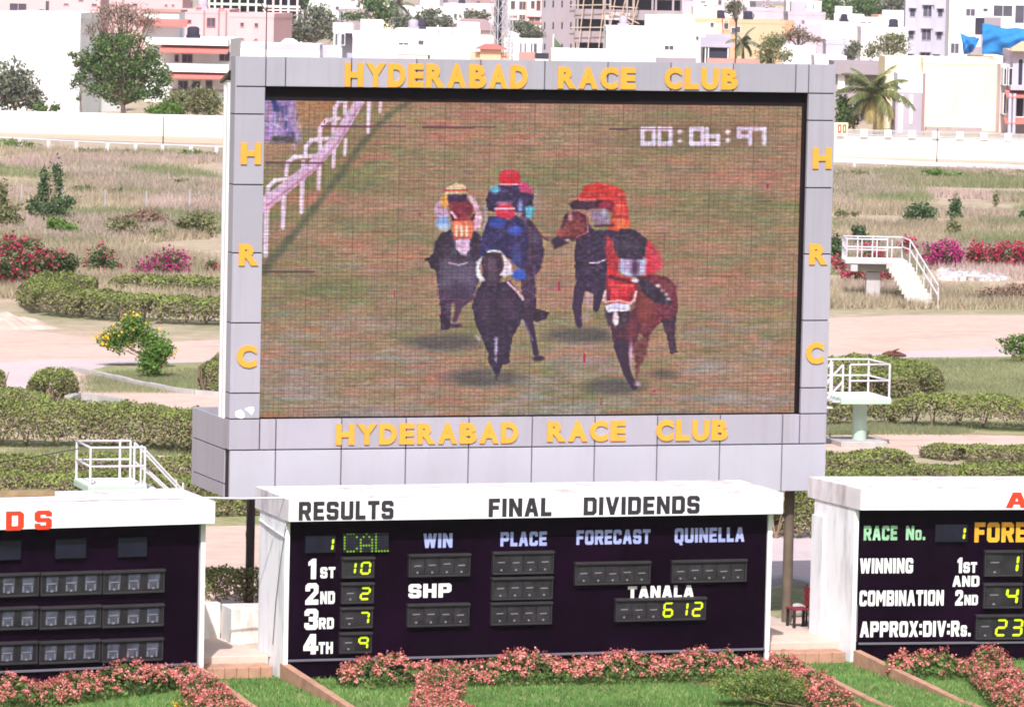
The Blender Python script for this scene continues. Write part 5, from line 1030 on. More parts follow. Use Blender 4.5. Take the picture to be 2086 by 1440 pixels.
sb('pale sparse bush in front of the upright green one', [(1943, 465, 18, 20)], 93, 420)
sb('bush behind the rail of the far platform', [(1755, 480, 18, 24), (1742, 470, 10, 16), (1775, 495, 24, 14)], 94, 720, 'dark_leaf')
sb('dark green bush hugging the right screen edge', [(1700, 505, 16, 34), (1712, 515, 16, 24)], 95, 800, 'dark_leaf')
sb('bright weeds under the far right rail', [(1905, 352, 34, 10), (1945, 360, 34, 8)], 96, 560, 'fresh_leaf')
sb('thin sapling standing in the right field', [(2028, 405, 7, 18)], 97, 160)
sb('scattered weeds along the rail at the far right', [(2030, 352, 34, 6), (2075, 352, 24, 7)], 98, 300)
sb('low weeds on the far track edge beside the screen', [(1712, 355, 22, 10), (1750, 352, 24, 6)], 99, 260)
sb('greyish clump low in the right field', [(1715, 435, 16, 10), (1740, 437, 14, 6)], 100, 240)
sb('leafy sapling with bright leaves at the right edge of the road', [(2060, 705, 28, 22), (2085, 715, 26, 26), (2040, 695, 16, 7), (2080, 690, 26, 12)], 101, 900, 'fresh_leaf', size=0.15)
sb('small bush at the right edge high in the field', [(2084, 440, 12, 14)], 102, 200, 'dark_leaf')
# the small yellow flowered tree on the grass island
bush('flowering_tree', 'small round tree with yellow blossoms on the grass island', 'tree', [(245, 690, 44, 32), (275, 665, 40, 26), (225, 695, 34, 20), (300, 690, 44, 26), (335, 710, 24, 22), (265, 655, 22, 14)], depth(G(262, 748)), 3000, 0.13, M['fresh_leaf'], 111, (M['marigold'], 52, 0.10, 5), fill=0.3)
bush('young_bush', 'bright fresh green bush in front of the yellow flowered tree', 'shrub', [(310, 745, 30, 26), (320, 715, 36, 26), (300, 730, 24, 20)], None, 2400, 0.12, M['fresh_leaf'], 112, fill=0.3)
# rubble and heaps
M['rubble'] = paint('rubble', (0.58, 0.54, 0.56), 0.95, 0.2, 0.6)
def heap(name, label, px, mat_, seed, n=60, sz=0.5, cat='rubble', low=0.5):
    r = rng(seed); pts = [G(r.uniform(px[0], px[2]), r.uniform(px[1], px[3])) for _ in range(n)]; o_ = G((px[0]+px[2])/2, px[3]); mb = MB()
    for p in pts:
        p = p-o_; s = sz*(0.4+0.9*r.rand()); v = []; d = r.normal(size=(8, 3)); d /= np.linalg.norm(d, axis=1)[:, None]
        bx = np.array([(-1,-1,-1),(1,-1,-1),(1,1,-1),(-1,1,-1),(-1,-1,1),(1,-1,1),(1,1,1),(-1,1,1)])*(0.7+0.5*r.rand(8, 1))*s*np.array([1, .8, low])*0.6
        th = r.rand()*3; c_, s_ = math.cos(th), math.sin(th); v = [(p[0]+a*c_-b*s_, p[1]+a*s_+b*c_, max(-0.05, c+s*low*.5)) for a, b, c in bx]
        mb.add(v, [(0,3,2,1),(4,5,6,7),(0,1,5,4),(1,2,6,5),(2,3,7,6),(3,0,4,7)])
    ob = mb.build(name, mat_); ob.location = tuple(o_); return tag(ob, label, cat)
heap('rubble_heap', 'row of broken white rubble below the wide crimson bougainvillea', (1915, 552, 2050, 572), M['rubble'], 121, 300, 0.26)
heap('rubble_heap', 'white stones in front of the far platform left of its pillar', (1695, 546, 1725, 558), M['rubble'], 122, 30, 0.3)
heap('rubble_heap', 'patch of white rubble at the left edge below the yellowish shrub', (-10, 458, 22, 474), M['rubble'], 123, 50, 0.42)
M['drybrush'] = leafmat('dry_brush', [(0.30, 0.20, 0.15), (0.38, 0.26, 0.20), (0.22, 0.14, 0.10)], 0.4, 0.1, 0.6)
bush('earth_heap', 'low brown heap of dry brush and soil at the right edge', 'heap', [(2030, 600, 42, 14), (2075, 596, 36, 20), (1990, 606, 26, 8)], None, 2600, 0.24, M['drybrush'], 124, fill=0.5, asp=0.2)
bush('brush_heap', 'reddish heap of dry cut branches behind the fence posts', 'heap', [(300, 445, 40, 22), (255, 452, 30, 14), (325, 455, 22, 12)], None, 2400, 0.26, M['drybrush'], 125, fill=0.4, asp=0.2)
a, b = G(-40, 668), G(92, 664); r = rng(126); mb = MB(); nx, ny = 60, 26; L_ = np.linalg.norm(b-a); hv = []
for j in range(ny+1):
    for i in range(nx+1):
        x, y = i/nx, j/ny; env = max(0, math.sin(math.pi*min(1, x*1.0)))**.6*math.sin(math.pi*y)**.8
        hv.append((x*L_, y*5.5-1.5, env*(0.46+0.30*mnoise.noise(Vector((x*5, y*3, 2)))+0.14*mnoise.noise(Vector((x*14, y*8, 4)))+0.03*r.rand())-0.03))
mb.add(hv, [(j*(nx+1)+i, j*(nx+1)+i+1, (j+1)*(nx+1)+i+1, (j+1)*(nx+1)+i) for j in range(ny) for i in range(nx)], 0, True)
ob = mb.build('earth_heap', M['sand']); ob.location = tuple(a); ob.rotation_euler = (0, 0, math.atan2(b[1]-a[1], b[0]-a[0])); tag(ob, 'sandy spoil heap at the left edge below the curved hedge', 'heap')
lg = G(1822, 728); mb = MB(); mb.tube([(-0.45, 0, 0.09), (-0.2, 0.05, 0.13), (0.2, 0, 0.11), (0.5, 0.1, 0.06)], [0.09, 0.12, 0.10, 0.04], 8); mb.tube([(-0.1, 0, 0.2), (0.1, -.2, 0.34)], [0.06, 0.02], 5)
ob = mb.build('fallen_log', paint('reddish_bark', (0.12, 0.055, 0.04), 0.9, 0.3, 3)); ob.location = tuple(lg); tag(ob, 'dark fallen log lying on the edge of the pale road', 'log')
sk = G(1640, 1262); mb = MB(); v = []
for i in range(7):
    for j in range(10):
        a = math.pi*(i/6-.5); b = 2*math.pi*j/10; q = 0.22+0.03*math.sin(3*b+i); v.append((q*1.1*math.cos(a)*math.cos(b), q*.8*math.cos(a)*math.sin(b), 0.16+0.16*math.sin(a)))
mb.add(v, [(i*10+j, i*10+(j+1) % 10, (i+1)*10+(j+1) % 10, (i+1)*10+j) for i in range(6) for j in range(10)], 0, True)
ob = mb.build('sack', M['concrete']); ob.location = (sk[0], sk[1]+0.5, 0); tag(ob, 'pale tied sack lying on the grass behind the red chair', 'sack')
wr = MB(); a = G(-60, 1105, 3.0); b = G(160, 1040); wr.tube([PW(-40, 946, depth(b)), PW(60, 932, depth(b)), PW(160, 914, depth(b))], 0.012, 4); tag(wr.build('guy_wire', M['darkmetal']), 'thin dark wire running from the left platform rail out of the picture', 'wire')
# dry grass tufts over the field, one mass
def tufts(name, label, px_poly, n, seed, hgt, mats, k=7, dens_noise=0.0):
    r = rng(seed); (x0, y0, x1, y1) = px_poly; P = []
    while len(P) < n:
        x, y = r.uniform(x0, x1), y0+(y1-y0)*r.rand(); p = G(x, y)
        if mnoise.noise(Vector((p[0]*0.09, p[1]*0.05, seed))) > dens_noise: P.append(p)
    P = np.repeat(np.array(P), k, 0); m = len(P); P[:, :2] += r.normal(size=(m, 2))*0.28
    a = r.rand(m)*6.283; w_ = np.stack([np.cos(a), np.sin(a), 0*a], 1)*0.035*(hgt/0.6); tip = np.stack([r.normal(size=m)*hgt*0.35, r.normal(size=m)*hgt*0.35, hgt*(0.5+0.7*r.rand(m))], 1)
    return tag(quads_mesh(name, np.stack([P-w_, P+w_, P+tip], 1), mats, None, 3), label, 'grass', kind='stuff')
M['straw'] = leafmat('straw_blade', [(0.50, 0.40, 0.30), (0.58, 0.46, 0.36), (0.42, 0.36, 0.25), (0.34, 0.33, 0.20)], 0.5, 0.3, 0.12)
M['greenstraw'] = leafmat('green_straw_blade', [(0.24, 0.28, 0.14), (0.32, 0.34, 0.18), (0.42, 0.38, 0.25), (0.18, 0.24, 0.10)], 0.5, 0.3, 0.15)
M['purple'] = leafmat('seed_head_blade', [(0.56, 0.42, 0.39), (0.62, 0.47, 0.43), (0.46, 0.36, 0.32)], 0.4, 0.3, 0.15)
tufts('dry_grass', 'dry straw grass of the left field', (-60, 305, 460, 640), 9000, 131, 0.48, M['straw'], dens_noise=-0.05)
tufts('dry_grass', 'greenish grass in patches over the left field', (-60, 310, 460, 560), 6800, 132, 0.45, M['greenstraw'], dens_noise=0.05)
tufts('dry_grass', 'pinkish seeding grass of the left field', (-60, 320, 460, 560), 4200, 133, 0.55, M['purple'], dens_noise=0.05)
tufts('dry_grass', 'dry straw grass of the right field', (1680, 345, 2140, 630), 8000, 134, 0.46, M['straw'], dens_noise=-0.05)
tufts('dry_grass', 'greenish grass of the right field', (1680, 350, 2140, 560), 8200, 135, 0.45, M['greenstraw'], dens_noise=-0.02)
tufts('dry_grass', 'pinkish seeding grass of the right field', (1680, 350, 2140, 600), 3600, 140, 0.5, M['purple'], dens_noise=0.08)
tufts('verge_grass', 'short grass of the road verges', (1690, 735, 2140, 812), 4200, 136, 0.16, M['greenstraw'], 9, -0.15)
tufts('verge_grass', 'short grass on the island under the yellow flowered tree', (175, 752, 440, 800), 2400, 137, 0.13, M['greenstraw'], 9, -0.15)
tufts('verge_grass', 'short grass under the hedges', (-40, 895, 460, 926), 2400, 138, 0.15, M['greenstraw'], 9, -0.1)
tufts('verge_grass', 'short grass under the right hedge', (1690, 864, 2140, 884), 2200, 139, 0.15, M['greenstraw'], 9, -0.1)
# ------------------------------------------------------------------ the town behind the course
def cm(n, c, v=0.05, dirt=None, amt=0.4, sc=0.25): return paint('town_'+n, c, 0.9, v, sc, dirt=dirt, dirt_amt=amt)
T = dict(white=cm('white', (0.84, 0.83, 0.85), 0.03, (0.62, 0.58, 0.60), 0.35), cream=cm('cream', (0.82, 0.72, 0.53), 0.03, (0.78, 0.60, 0.36), 0.35), pink=cm('pink', (0.72, 0.44, 0.465), 0.05, (0.58, 0.36, 0.41), 0.5),
         peach=cm('peach', (0.74, 0.46, 0.32), 0.05), grey=cm('grey_render', (0.33, 0.28, 0.32), 0.08, (0.25, 0.27, 0.30), 0.5), bluegrey=cm('blue_grey', (0.49, 0.48, 0.59), 0.05, (0.40, 0.39, 0.48), 0.5), lilac=cm('lilac', (0.53, 0.46, 0.54), 0.06, (0.38, 0.34, 0.38), 0.5),
         tan=cm('tan', (0.58, 0.44, 0.29), 0.06, (0.55, 0.43, 0.30)), palepink=cm('pale_pink', (0.70, 0.585, 0.60), 0.04, (0.70, 0.60, 0.62)), red=cm('red_tile', (0.50, 0.17, 0.15), 0.08), rust=cm('brown_tile', (0.36, 0.24, 0.26), 0.08), orange=cm('orange_paint', (0.74, 0.36, 0.22), 0.06),
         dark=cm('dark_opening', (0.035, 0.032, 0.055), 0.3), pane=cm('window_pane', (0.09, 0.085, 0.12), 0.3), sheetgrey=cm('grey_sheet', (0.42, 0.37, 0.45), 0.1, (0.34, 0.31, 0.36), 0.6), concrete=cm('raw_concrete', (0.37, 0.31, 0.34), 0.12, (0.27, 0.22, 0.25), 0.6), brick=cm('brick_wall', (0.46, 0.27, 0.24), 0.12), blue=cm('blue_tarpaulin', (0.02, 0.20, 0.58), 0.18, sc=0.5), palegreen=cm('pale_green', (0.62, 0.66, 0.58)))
def bplane(x, y, wd, delta=0.0):
    p = PW(x, y, wd); return Plane((p[0], p[1]), -YAW+math.radians(delta))
def window(pl, root, q, frame='white', shade=False, pane='pane', off=0.0):
    x0, y0, x1, y1 = q; u0, za = pl.at(x0, (y0+y1)/2); u1, _ = pl.at(x1, (y0+y1)/2); zb = pl.at((x0+x1)/2, y0)[1]; za = pl.at((x0+x1)/2, y1)[1]
    mb = MB(); t_ = max(0.06, (u1-u0)*0.06); mb.box(u0, u1, -0.02+off, 0.1, za, zb, 0)
    for a, b, c, d in ((u0-t_, u0, za-t_, zb+t_), (u1, u1+t_, za-t_, zb+t_), (u0, u1, zb, zb+t_), (u0, u1, za-t_, za)): mb.box(a, b, -0.09+off, 0.1, c, d, 1)
    if u1-u0 > 0.8: mb.box((u0+u1)/2-0.03, (u0+u1)/2+0.03, -0.05+off, -0.02+off, za, zb, 1)
    wn = mb.build('window', [T[pane], T[frame]], root)
    if shade: mb = MB(); mb.box(u0-0.2, u1+0.2, -0.55, -0.095, zb+t_+.02, zb+t_+0.1); mb.build('sunshade', T[frame], wn)
    return wn
def bld(name, label, x0, x1, ytop, wd, mat_, dep=8.0, delta=0.0, wins=(), shade=False, frame='white', coping=None, cat='building', group=None, roof=True, hts=None, z0=-0.1):
    pl = bplane(x0, ytop, wd, delta); L_ = pl.at(x1, ytop)[0]; H = pl.at((x0+x1)/2, ytop)[1]
    root = thing(name, label, cat, (pl.o[0], pl.o[1], 0), pl.ang, group); mb = MB(); mb.box(0, L_, 0, dep, z0, H-0.5 if roof else H); mb.build('wall', T[mat_], root)
    if roof:
        mb = MB(); th = 0.18
        mb.box(-0.04, L_+0.04, -0.04, th, H-0.499, H); mb.box(-0.04, L_+0.04, dep-th, dep+0.04, H-0.499, H); mb.box(-0.04, th, th+.002, dep-th-.002, H-0.499, H); mb.box(L_-th, L_+0.04, th+.002, dep-th-.002, H-0.499, H)
        mb.build('parapet', T[coping or mat_], root)
    for q in wins: window(pl, root, q, frame, shade)
    if roof and cat == 'building' and L_ > 4.5 and not label.startswith(('lilac grey house with red', 'big blank cream', 'long low white shed', 'tall blank')):
        rc = random.Random(label)
        for _ in range(rc.choice((0, 1, 1, 2, 2, 3))):
            u = rc.uniform(1.0, L_-1.0); v = rc.uniform(1.2, dep-1.5); k = rc.random(); mb = MB()
            if k < 0.45:
                r0 = rc.uniform(.42, .6); mb.tube([(u, v, H+.25), (u, v, H+.85), (u, v, H+.98), (u, v, H+1.02)], [r0, r0, r0*.7, r0*.3], 12); mb.box(u-.6, u+.6, v-.6, v+.6, H-.5, H+.248); mb.build('water_tank', T[rc.choice(('dark', 'dark', 'dark', 'sheetgrey'))], root)
            elif k < 0.75:
                a = rc.uniform(1.1, 1.8); u = min(u, L_-a-.1); mb.box(max(.1, u-a), u+a, v-1, v+1.2, H-.5, H+rc.uniform(1.0, 1.9)); mb.build('stair_head', T[mat_], root)
            else:
                for i in range(3): mb.tube([(u+i*.5, v, H-.4), (u+i*.5+.02, v, H+rc.uniform(.8, 1.7))], 0.045, 4)
                mb.build('rebar_stubs', T['rust'], root)
    return root, pl, L_, H
def slab(pl, root, name, x0, x1, ya, yb, out, mat_, back=0.0, slope=0.0):
    """a band standing out of the facade between two heights; slope lowers its outer edge (tiled awnings)"""
    u0 = pl.at(x0, ya)[0]; u1 = pl.at(x1, ya)[0]; zb = pl.at((x0+x1)/2, ya)[1]; za = pl.at((x0+x1)/2, yb)[1]; mb = MB()
    if slope: mb.add([(u0, 0.0, zb), (u1, 0.0, zb), (u1, -out, za), (u0, -out, za), (u0, 0.0, zb-.12), (u1, 0.0, zb-.12), (u1, -out, za-.12), (u0, -out, za-.12)], [(3, 2, 1, 0), (4, 5, 6, 7), (3, 7, 6, 2), (0, 4, 7, 3), (1, 2, 6, 5), (0, 1, 5, 4)])
    else: mb.box(u0, u1, -out, -0.002+back, za, zb)
    return mb.build(name, T[mat_], root)
# left
bld('white_block', 'tall blank white block behind the trees at the upper left', 2, 164, 25, 432, 'white', 7, -9)
bld('white_annex', 'lower white annex with a small door right of the tall blank white block', 165, 183, 71, 438, 'white', 6, -28, [(186, 214, 190, 226)])
r_, pl, L_, H = bld('terraced_house', 'cream white house with three red tiled awnings behind the large tree', 296, 469, 78, 470, 'white', 9, -3, [(357, 113, 363, 126), (372, 112, 391, 127), (448, 108, 468, 124), (364, 166, 382, 181), (391, 167, 407, 182), (420, 166, 432, 180)], frame='concrete')
slab(pl, r_, 'balcony_wall', 300, 468, 78, 92, 1.25, 'white'); slab(pl, r_, 'awning', 330, 468, 92, 106, 1.9, 'red', slope=1); slab(pl, r_, 'balcony_wall', 335, 469, 130, 147, 1.25, 'white'); slab(pl, r_, 'awning', 350, 469, 147, 158, 2.0, 'red', slope=1); slab(pl, r_, 'floor_band', 345, 469, 182, 186, 0.5, 'concrete')
mb = MB(); u0, u1 = pl.at(288, 60)[0], pl.at(361, 60)[0]; z0_, z1_ = pl.at(300, 78)[1], pl.at(300, 22)[1]; mb.box(u0, u1, 1.2, 6, z0_-.02, z1_); mb.build('roof_room', T['white'], r_)
mb = MB(); za, zb = pl.at(320, 52)[1], pl.at(320, 39)[1]; mb.add([(u0-.5, 1.19, zb), (u1+.9, 1.19, zb), (u1+.9, -.4, za), (u0-.5, -.4, za)], [(3, 2, 1, 0)]); mb.add([(u0-.5, 1.19, zb-.1), (u1+.9, 1.19, zb-.1), (u1+.9, -.4, za-.1), (u0-.5, -.4, za-.1)], [(0, 1, 2, 3)]); mb.add([(u0-.5, -.4, za), (u1+.9, -.4, za), (u1+.9, -.4, za-.1), (u0-.5, -.4, za-.1)], [(3, 2, 1, 0)]); mb.build('awning', T['red'], r_)
mb = MB(); zc = pl.at(320, 22)[1]; mb.box(u0-.2, u1+.2, 1.0, 6.2, zc-.14, zc+.06); mb.build('roof_edge', T['brick'], r_)
bld('pink_block', 'right end of the pink housing with two small square windows beside the lamp pole', 466, 558, 27, 560, 'pink', 8, -12, [(490, 47, 497, 55), (519, 48, 526, 56), (489, 79, 497, 82), (518, 80, 525, 82)], frame='pink', group=None)
r_, pl, L_, H = bld('pink_block', 'middle pink housing block with a large red framed window', 370, 467, 19, 575, 'pink', 9, -4, [(422, 38, 438, 55), (400, 17, 409, 20), (447, 19, 456, 22), (382, 42, 389, 47)], frame='red')
for x in (416, 446, 461): u = pl.at(x, 40)[0]; MB().tube([(u, -0.1, pl.at(x, 78)[1]), (u, -0.1, pl.at(x, 22)[1])], 0.09, 6).build('drain_pipe', T['rust'], r_)
bld('pink_block', 'long pink housing block above the tall blank white block', -60, 205, -12, 610, 'pink', 9, -2, [(20, 8, 54, 22), (93, 3, 100, 24), (130, 8, 140, 11), (187, 9, 197, 13), (174, 37, 181, 45), (80, 20, 90, 24), (103, 22, 112, 25), (160, 0, 170, 3)], frame='pink')
bld('pink_block', 'pink housing block seen through the bare upper branches of the large tree', 205, 372, -10, 640, 'pink', 9, -3, [(336, 10, 341, 13), (350, 10, 355, 13), (240, 30, 250, 40), (270, 8, 280, 14)], frame='pink')
# dark framed flats behind
def frame_building(name, label, x0, x1, ytop, wd, cols, floors, mat_, dep=10, delta=0, rail=None):
    """floors = list of (y slab top, y slab bottom) bands; open dark floors between concrete columns"""
    pl = bplane(x0, ytop, wd, delta); L_ = pl.at(x1, ytop)[0]; root = thing(name, label, 'building', (pl.o[0], pl.o[1], 0), pl.ang); H = pl.at((x0+x1)/2, ytop)[1]
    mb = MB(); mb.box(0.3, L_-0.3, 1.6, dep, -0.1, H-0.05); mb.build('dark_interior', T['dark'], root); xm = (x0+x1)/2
    for a, b in floors:
        zb, za = pl.at(xm, a)[1], pl.at(xm, b)[1]; mb = MB(); mb.box(0, L_, 0, 1.598, za, zb); mb.build('floor_slab', T[mat_], root)
    for x in cols: u = pl.at(x, ytop+20)[0]; mb = MB(); mb.box(u-0.14, u+0.14, 0.03, 0.4, -0.1, H); mb.build('column', T[mat_], root)
    return root, pl, L_, H
frame_building('apartment_block', 'pale grey flats with dark open balconies behind the pink housing', 405, 545, -25, 720, [410, 426, 438, 452, 470, 488, 505, 522, 540], [(-25, -14), (7, 12), (26, 30)], 'palegreen')
frame_building('apartment_block', 'dark windowed flats right of the lamp pole with a blue door below', 536, 612, -30, 705, [540, 557, 572, 588, 606], [(-30, -12), (12, 17), (20, 23), (48, 60)], 'palepink')
# middle
r_, pl, L_, H = bld('white_shed', 'long low white shed with a small gabled parapet above the screen top', 470, 651, 90, 505, 'white', 8, -2, coping='bluegrey')
mb = MB(); u0, u1, um = pl.at(570, 88)[0], pl.at(612, 88)[0], pl.at(589, 88)[0]; za, zb = pl.at(590, 89)[1], pl.at(590, 79)[1]; mb.wprism([(u0, za), (u1, za), (um+.4, zb), (um-.4, zb)], -0.06, 0.25); mb.build('gable', T['white'], r_)
bld('low_wall', 'plain pale wall joining the white shed to the white house', 651, 690, 92, 508, 'bluegrey', 0.4, 0, cat='wall', roof=False)
r_, pl, L_, H = bld('white_house', 'bright white flat roofed house with an open porch on its left', 719, 810, 67, 520, 'white', 9, 3)
mb = MB(); u0, u1 = pl.at(736, 60)[0], pl.at(782, 60)[0]; mb.box(u0, u1, 2, 7, H-.6, pl.at(760, 42)[1]); mb.build('stair_head', T['white'], r_)
mb = MB(); u0 = pl.at(679, 60)[0]; zt = pl.at(700, 49)[1]; zb = pl.at(700, 68)[1]; mb.box(u0, -0.003, 0.3, 7, zb, zt); mb.build('porch_roof', T['white'], r_); mb = MB(); mb.box(u0+.1, -0.003, 2.2, 7, 0, zb-.002); mb.build('porch_wall', T['bluegrey'], r_)  # porch shade is put into the blue grey of the back wall
for x in (680, 690): u = pl.at(x, 70)[0]; mb = MB(); mb.box(u, u+.38, 0.4, 0.8, 0, zb-.003); mb.build('porch_column', T['white'], r_)
for q in ((683, 69, 687, 93), (695, 70, 702, 92)): window(pl, r_, q, off=2.2)
r_, pl, L_, H = bld('white_house', 'white house with a pink pier and a patterned balcony rail left of the white box', 806, 892, 60, 545, 'white', 8, 0, [(852, 83, 863, 92), (812, 88, 832, 92)])
slab(pl, r_, 'pink_pier', 876, 891, 76, 121, 0.5, 'palepink'); b_ = slab(pl, r_, 'balcony_rail', 808, 876, 101, 112, 0.9, 'palepink')
for i in range(5):
    x = 816+13*i; u, z = pl.at(x, 105, -0.9); MB().wprism([(u-.32, z), (u, z-.2), (u+.32, z), (u, z+.2)], -0.93, -0.9).build('diamond_opening', T['white'], b_)
slab(pl, r_, 'plinth', 808, 872, 113, 124, 0.95, 'palegreen')
bld('white_box_building', 'large plain white box building left of the lattice tower', 890, 1005, 77, 515, 'white', 9, 0)
bld('white_house', 'flat white parapet house between the trees and the brown tiled roof', 840, 978, 59, 600, 'white', 8, 1)
def hip(name, label, x0, x1, ya, yb, yw, wd, rm, wm, dep=8, delta=0):
    r_, pl, L_, H = bld(name, label, x0, x1, yb, wd, wm, dep, delta, roof=False); zt = pl.at((x0+x1)/2, ya)[1]; e = 0.5
    mb = MB(); m_ = min(dep*.45, L_*.35); mb.add([(-e, -e, H+.01), (L_+e, -e, H+.01), (L_+e, dep+e, H+.01), (-e, dep+e, H+.01), (m_*.6, dep*.5, zt), (L_-m_*.6, dep*.5, zt)], [(0, 1, 5, 4), (1, 2, 5), (2, 3, 4, 5), (3, 0, 4), (3, 2, 1, 0)]); mb.build('roof', T[rm], r_); return r_, pl, L_, H
hip('tiled_house', 'low house under a wide brown tiled hip roof left of the lattice tower', 922, 1004, 40, 62, 78, 640, 'rust', 'palepink', 10)
r_, pl, L_, H = hip('peach_house', 'small peach rooftop room with a red tiled roof in front of the lattice tower', 978, 1021, 91, 101, 124, 505, 'red', 'peach', 5)
mb = MB(); u0 = pl.at(958, 110)[0]; z_ = pl.at(968, 107)[1]; mb.box(u0, -.003, 0.3, 3.5, 0, z_); mb.build('side_room', T['peach'], r_)
mb = MB(); u0, u1 = pl.at(1022, 110)[0], pl.at(1036, 110)[0]; za, zb = pl.at(1029, 121)[1], pl.at(1029, 109)[1]
for i in range(5): mb.box(u0+(u1-u0)*i/4-.05, u0+(u1-u0)*i/4+.05, 0.3, 0.4, 0, zb)
for z in (za+.2, (za+zb)/2, zb): mb.box(u0-.06, u1+.06, 0.27, 0.43, z-.04, z+.04)
mb.build('roof_railing', T['orange'], r_)
r_, pl, L_, H = bld('red_trimmed_flats', 'white flats with red window trims left of the unfinished building', 1036, 1106, -20, 760, 'white', 9, -4, [(1041, 3, 1049, 19), (1058, 4, 1071, 20), (1082, 3, 1089, 18), (1093, 2, 1101, 22), (1058, 31, 1070, 40), (1078, 36, 1100, 44)], frame='orange')
for x in (1054, 1074): slab(pl, r_, 'trim', x-.6, x+.6, -18, 42, 0.25, 'red')
slab(pl, r_, 'trim', 1036, 1054, 32, 33.5, 0.3, 'red'); slab(pl, r_, 'trim', 1074, 1106, 34, 35.5, 0.3, 'red'); slab(pl, r_, 'trim', 1074, 1106, 46, 48, 0.3, 'red')
# the unfinished building with bamboo scaffolding
r_, pl, L_, H = frame_building('unfinished_building', 'unfinished grey concrete building wrapped in leaning bamboo scaffolding', 1172, 1392, -40, 700, [1178, 1233, 1244, 1277, 1291, 1330, 1337, 1372], [(-40, -28), (-12, -1), (21, 41), (66, 89), (103, 125)], 'concrete', 14)
mb = MB(); u0 = pl.at(1103, 50)[0]; mb.box(u0, -0.005, -0.6, 12, -0.1, H); mb.build('end_wall', T['grey'], r_)
for x in (1109.5, 1127, 1145, 1163):
    for ya, yb in ((2, 16), (46, 60), (90, 102)):
        q0, q1 = pl.at(x-1.4, ya, -0.6), pl.at(x+1.4, yb, -0.6); mb = MB(); mb.box(q0[0], q1[0], -0.62, -0.59, q1[1], q0[1]); mb.build('slit_window', T['dark'], r_)
bam = paint('bamboo', (0.52, 0.40, 0.32), 0.8, 0.15, 1); rr = rng(7)
for xa, ya, xb, yb in ((1190, -5, 1178, 105), (1209, -5, 1197, 105), (1231, -5, 1219, 105), (1254, -5, 1234, 108), (1275, -5, 1260, 60), (1302, -5, 1285, 60), (1293, -5, 1288, 60), (1279, -5, 1276, 60), (1160, 12, 1245, 10.5), (1240, 14, 1300, 17), (1160, 57, 1236, 56.5), (1266, 32, 1302, 49), (1276, 42, 1290, 54), (1228, -5, 1234, 62)):
    a, b = pl.at(xa, ya, -1.3), pl.at(xb, yb, -1.1); MB().tube([(a[0], -1.3-.2*rr.rand(), a[1]), (b[0], -1.1-.2*rr.rand(), b[1])], 0.085, 5).build('scaffold_pole', bam, r_)
for i in range(3):
    a, b = pl.at(1186+rr.rand()*110, 22+rr.rand()*10, -.06), None; mb = MB(); mb.box(a[0], a[0]+1.2+rr.rand()*2, -.06, -.005, a[1]-.7, a[1]); mb.build('brick_infill', T['palepink'], r_)
r_, pl, L_, H = bld('white_building', 'broad white building with one dark slot window right of the unfinished one', 1236, 1417, 56, 530, 'white', 8, 1, [(1354, 94, 1372, 102)])
mb = MB(); u0, u1 = pl.at(1346, 50)[0], pl.at(1416, 50)[0]; mb.box(u0, u1, 1.5, 7.8, H-.6, pl.at(1380, 32)[1]); mb.build('upper_storey', T['white'], r_); slab(pl, r_, 'grey_band', 1336, 1417, 118, 128, 1.0, 'grey')
bld('white_terrace', 'low white terrace wall below the unfinished building', 1124, 1236, 101, 512, 'white', 5, 0)
bld('white_terrace', 'white wall with grey strips behind the thin lattice mast', 1028, 1104, 80, 560, 'white', 5, 0, [(1060, 86, 1062, 106), (1069, 86, 1071, 106), (1082, 86, 1084, 106), (1088, 88, 1093, 108)], frame='sheetgrey')
bld('small_hut', 'small rust red corrugated hut below the grey strips', 1057, 1090, 108, 507, 'brick', 3, 0, roof=False); bld('small_hut', 'tiny white hut with dark lid right of the rust red one', 1091, 1117, 110, 506, 'white', 3, 0, coping='dark')
fl = PW(1127, 100, 600); mb = MB(); mb.tube([(0, 0, 0), (0, 0, PW(1127, 70, 600)[2])], 0.08, 6); o = thing('flag_pole', 'dark limp flag on a short pole before the unfinished building', 'flag', (fl[0], fl[1], 0)); mb.build('staff', T['white'], o)
zt = PW(1127, 73, 600)[2]; mb = MB(); g_ = [[(0.05+i*0.30, 0.12*math.sin(i*1.9+j), zt-0.15-0.55*i*0.62-j*0.28*(1+i*0.15)) for j in range(5)] for i in range(5)]
mb.add([p for c in g_ for p in c], [(i*5+j, i*5+j+1, (i+1)*5+j+1, (i+1)*5+j) for i in range(4) for j in range(4)], 0, True); mb.build('flag_cloth', paint('flag_green', (0.10, 0.15, 0.09), 0.8), o)
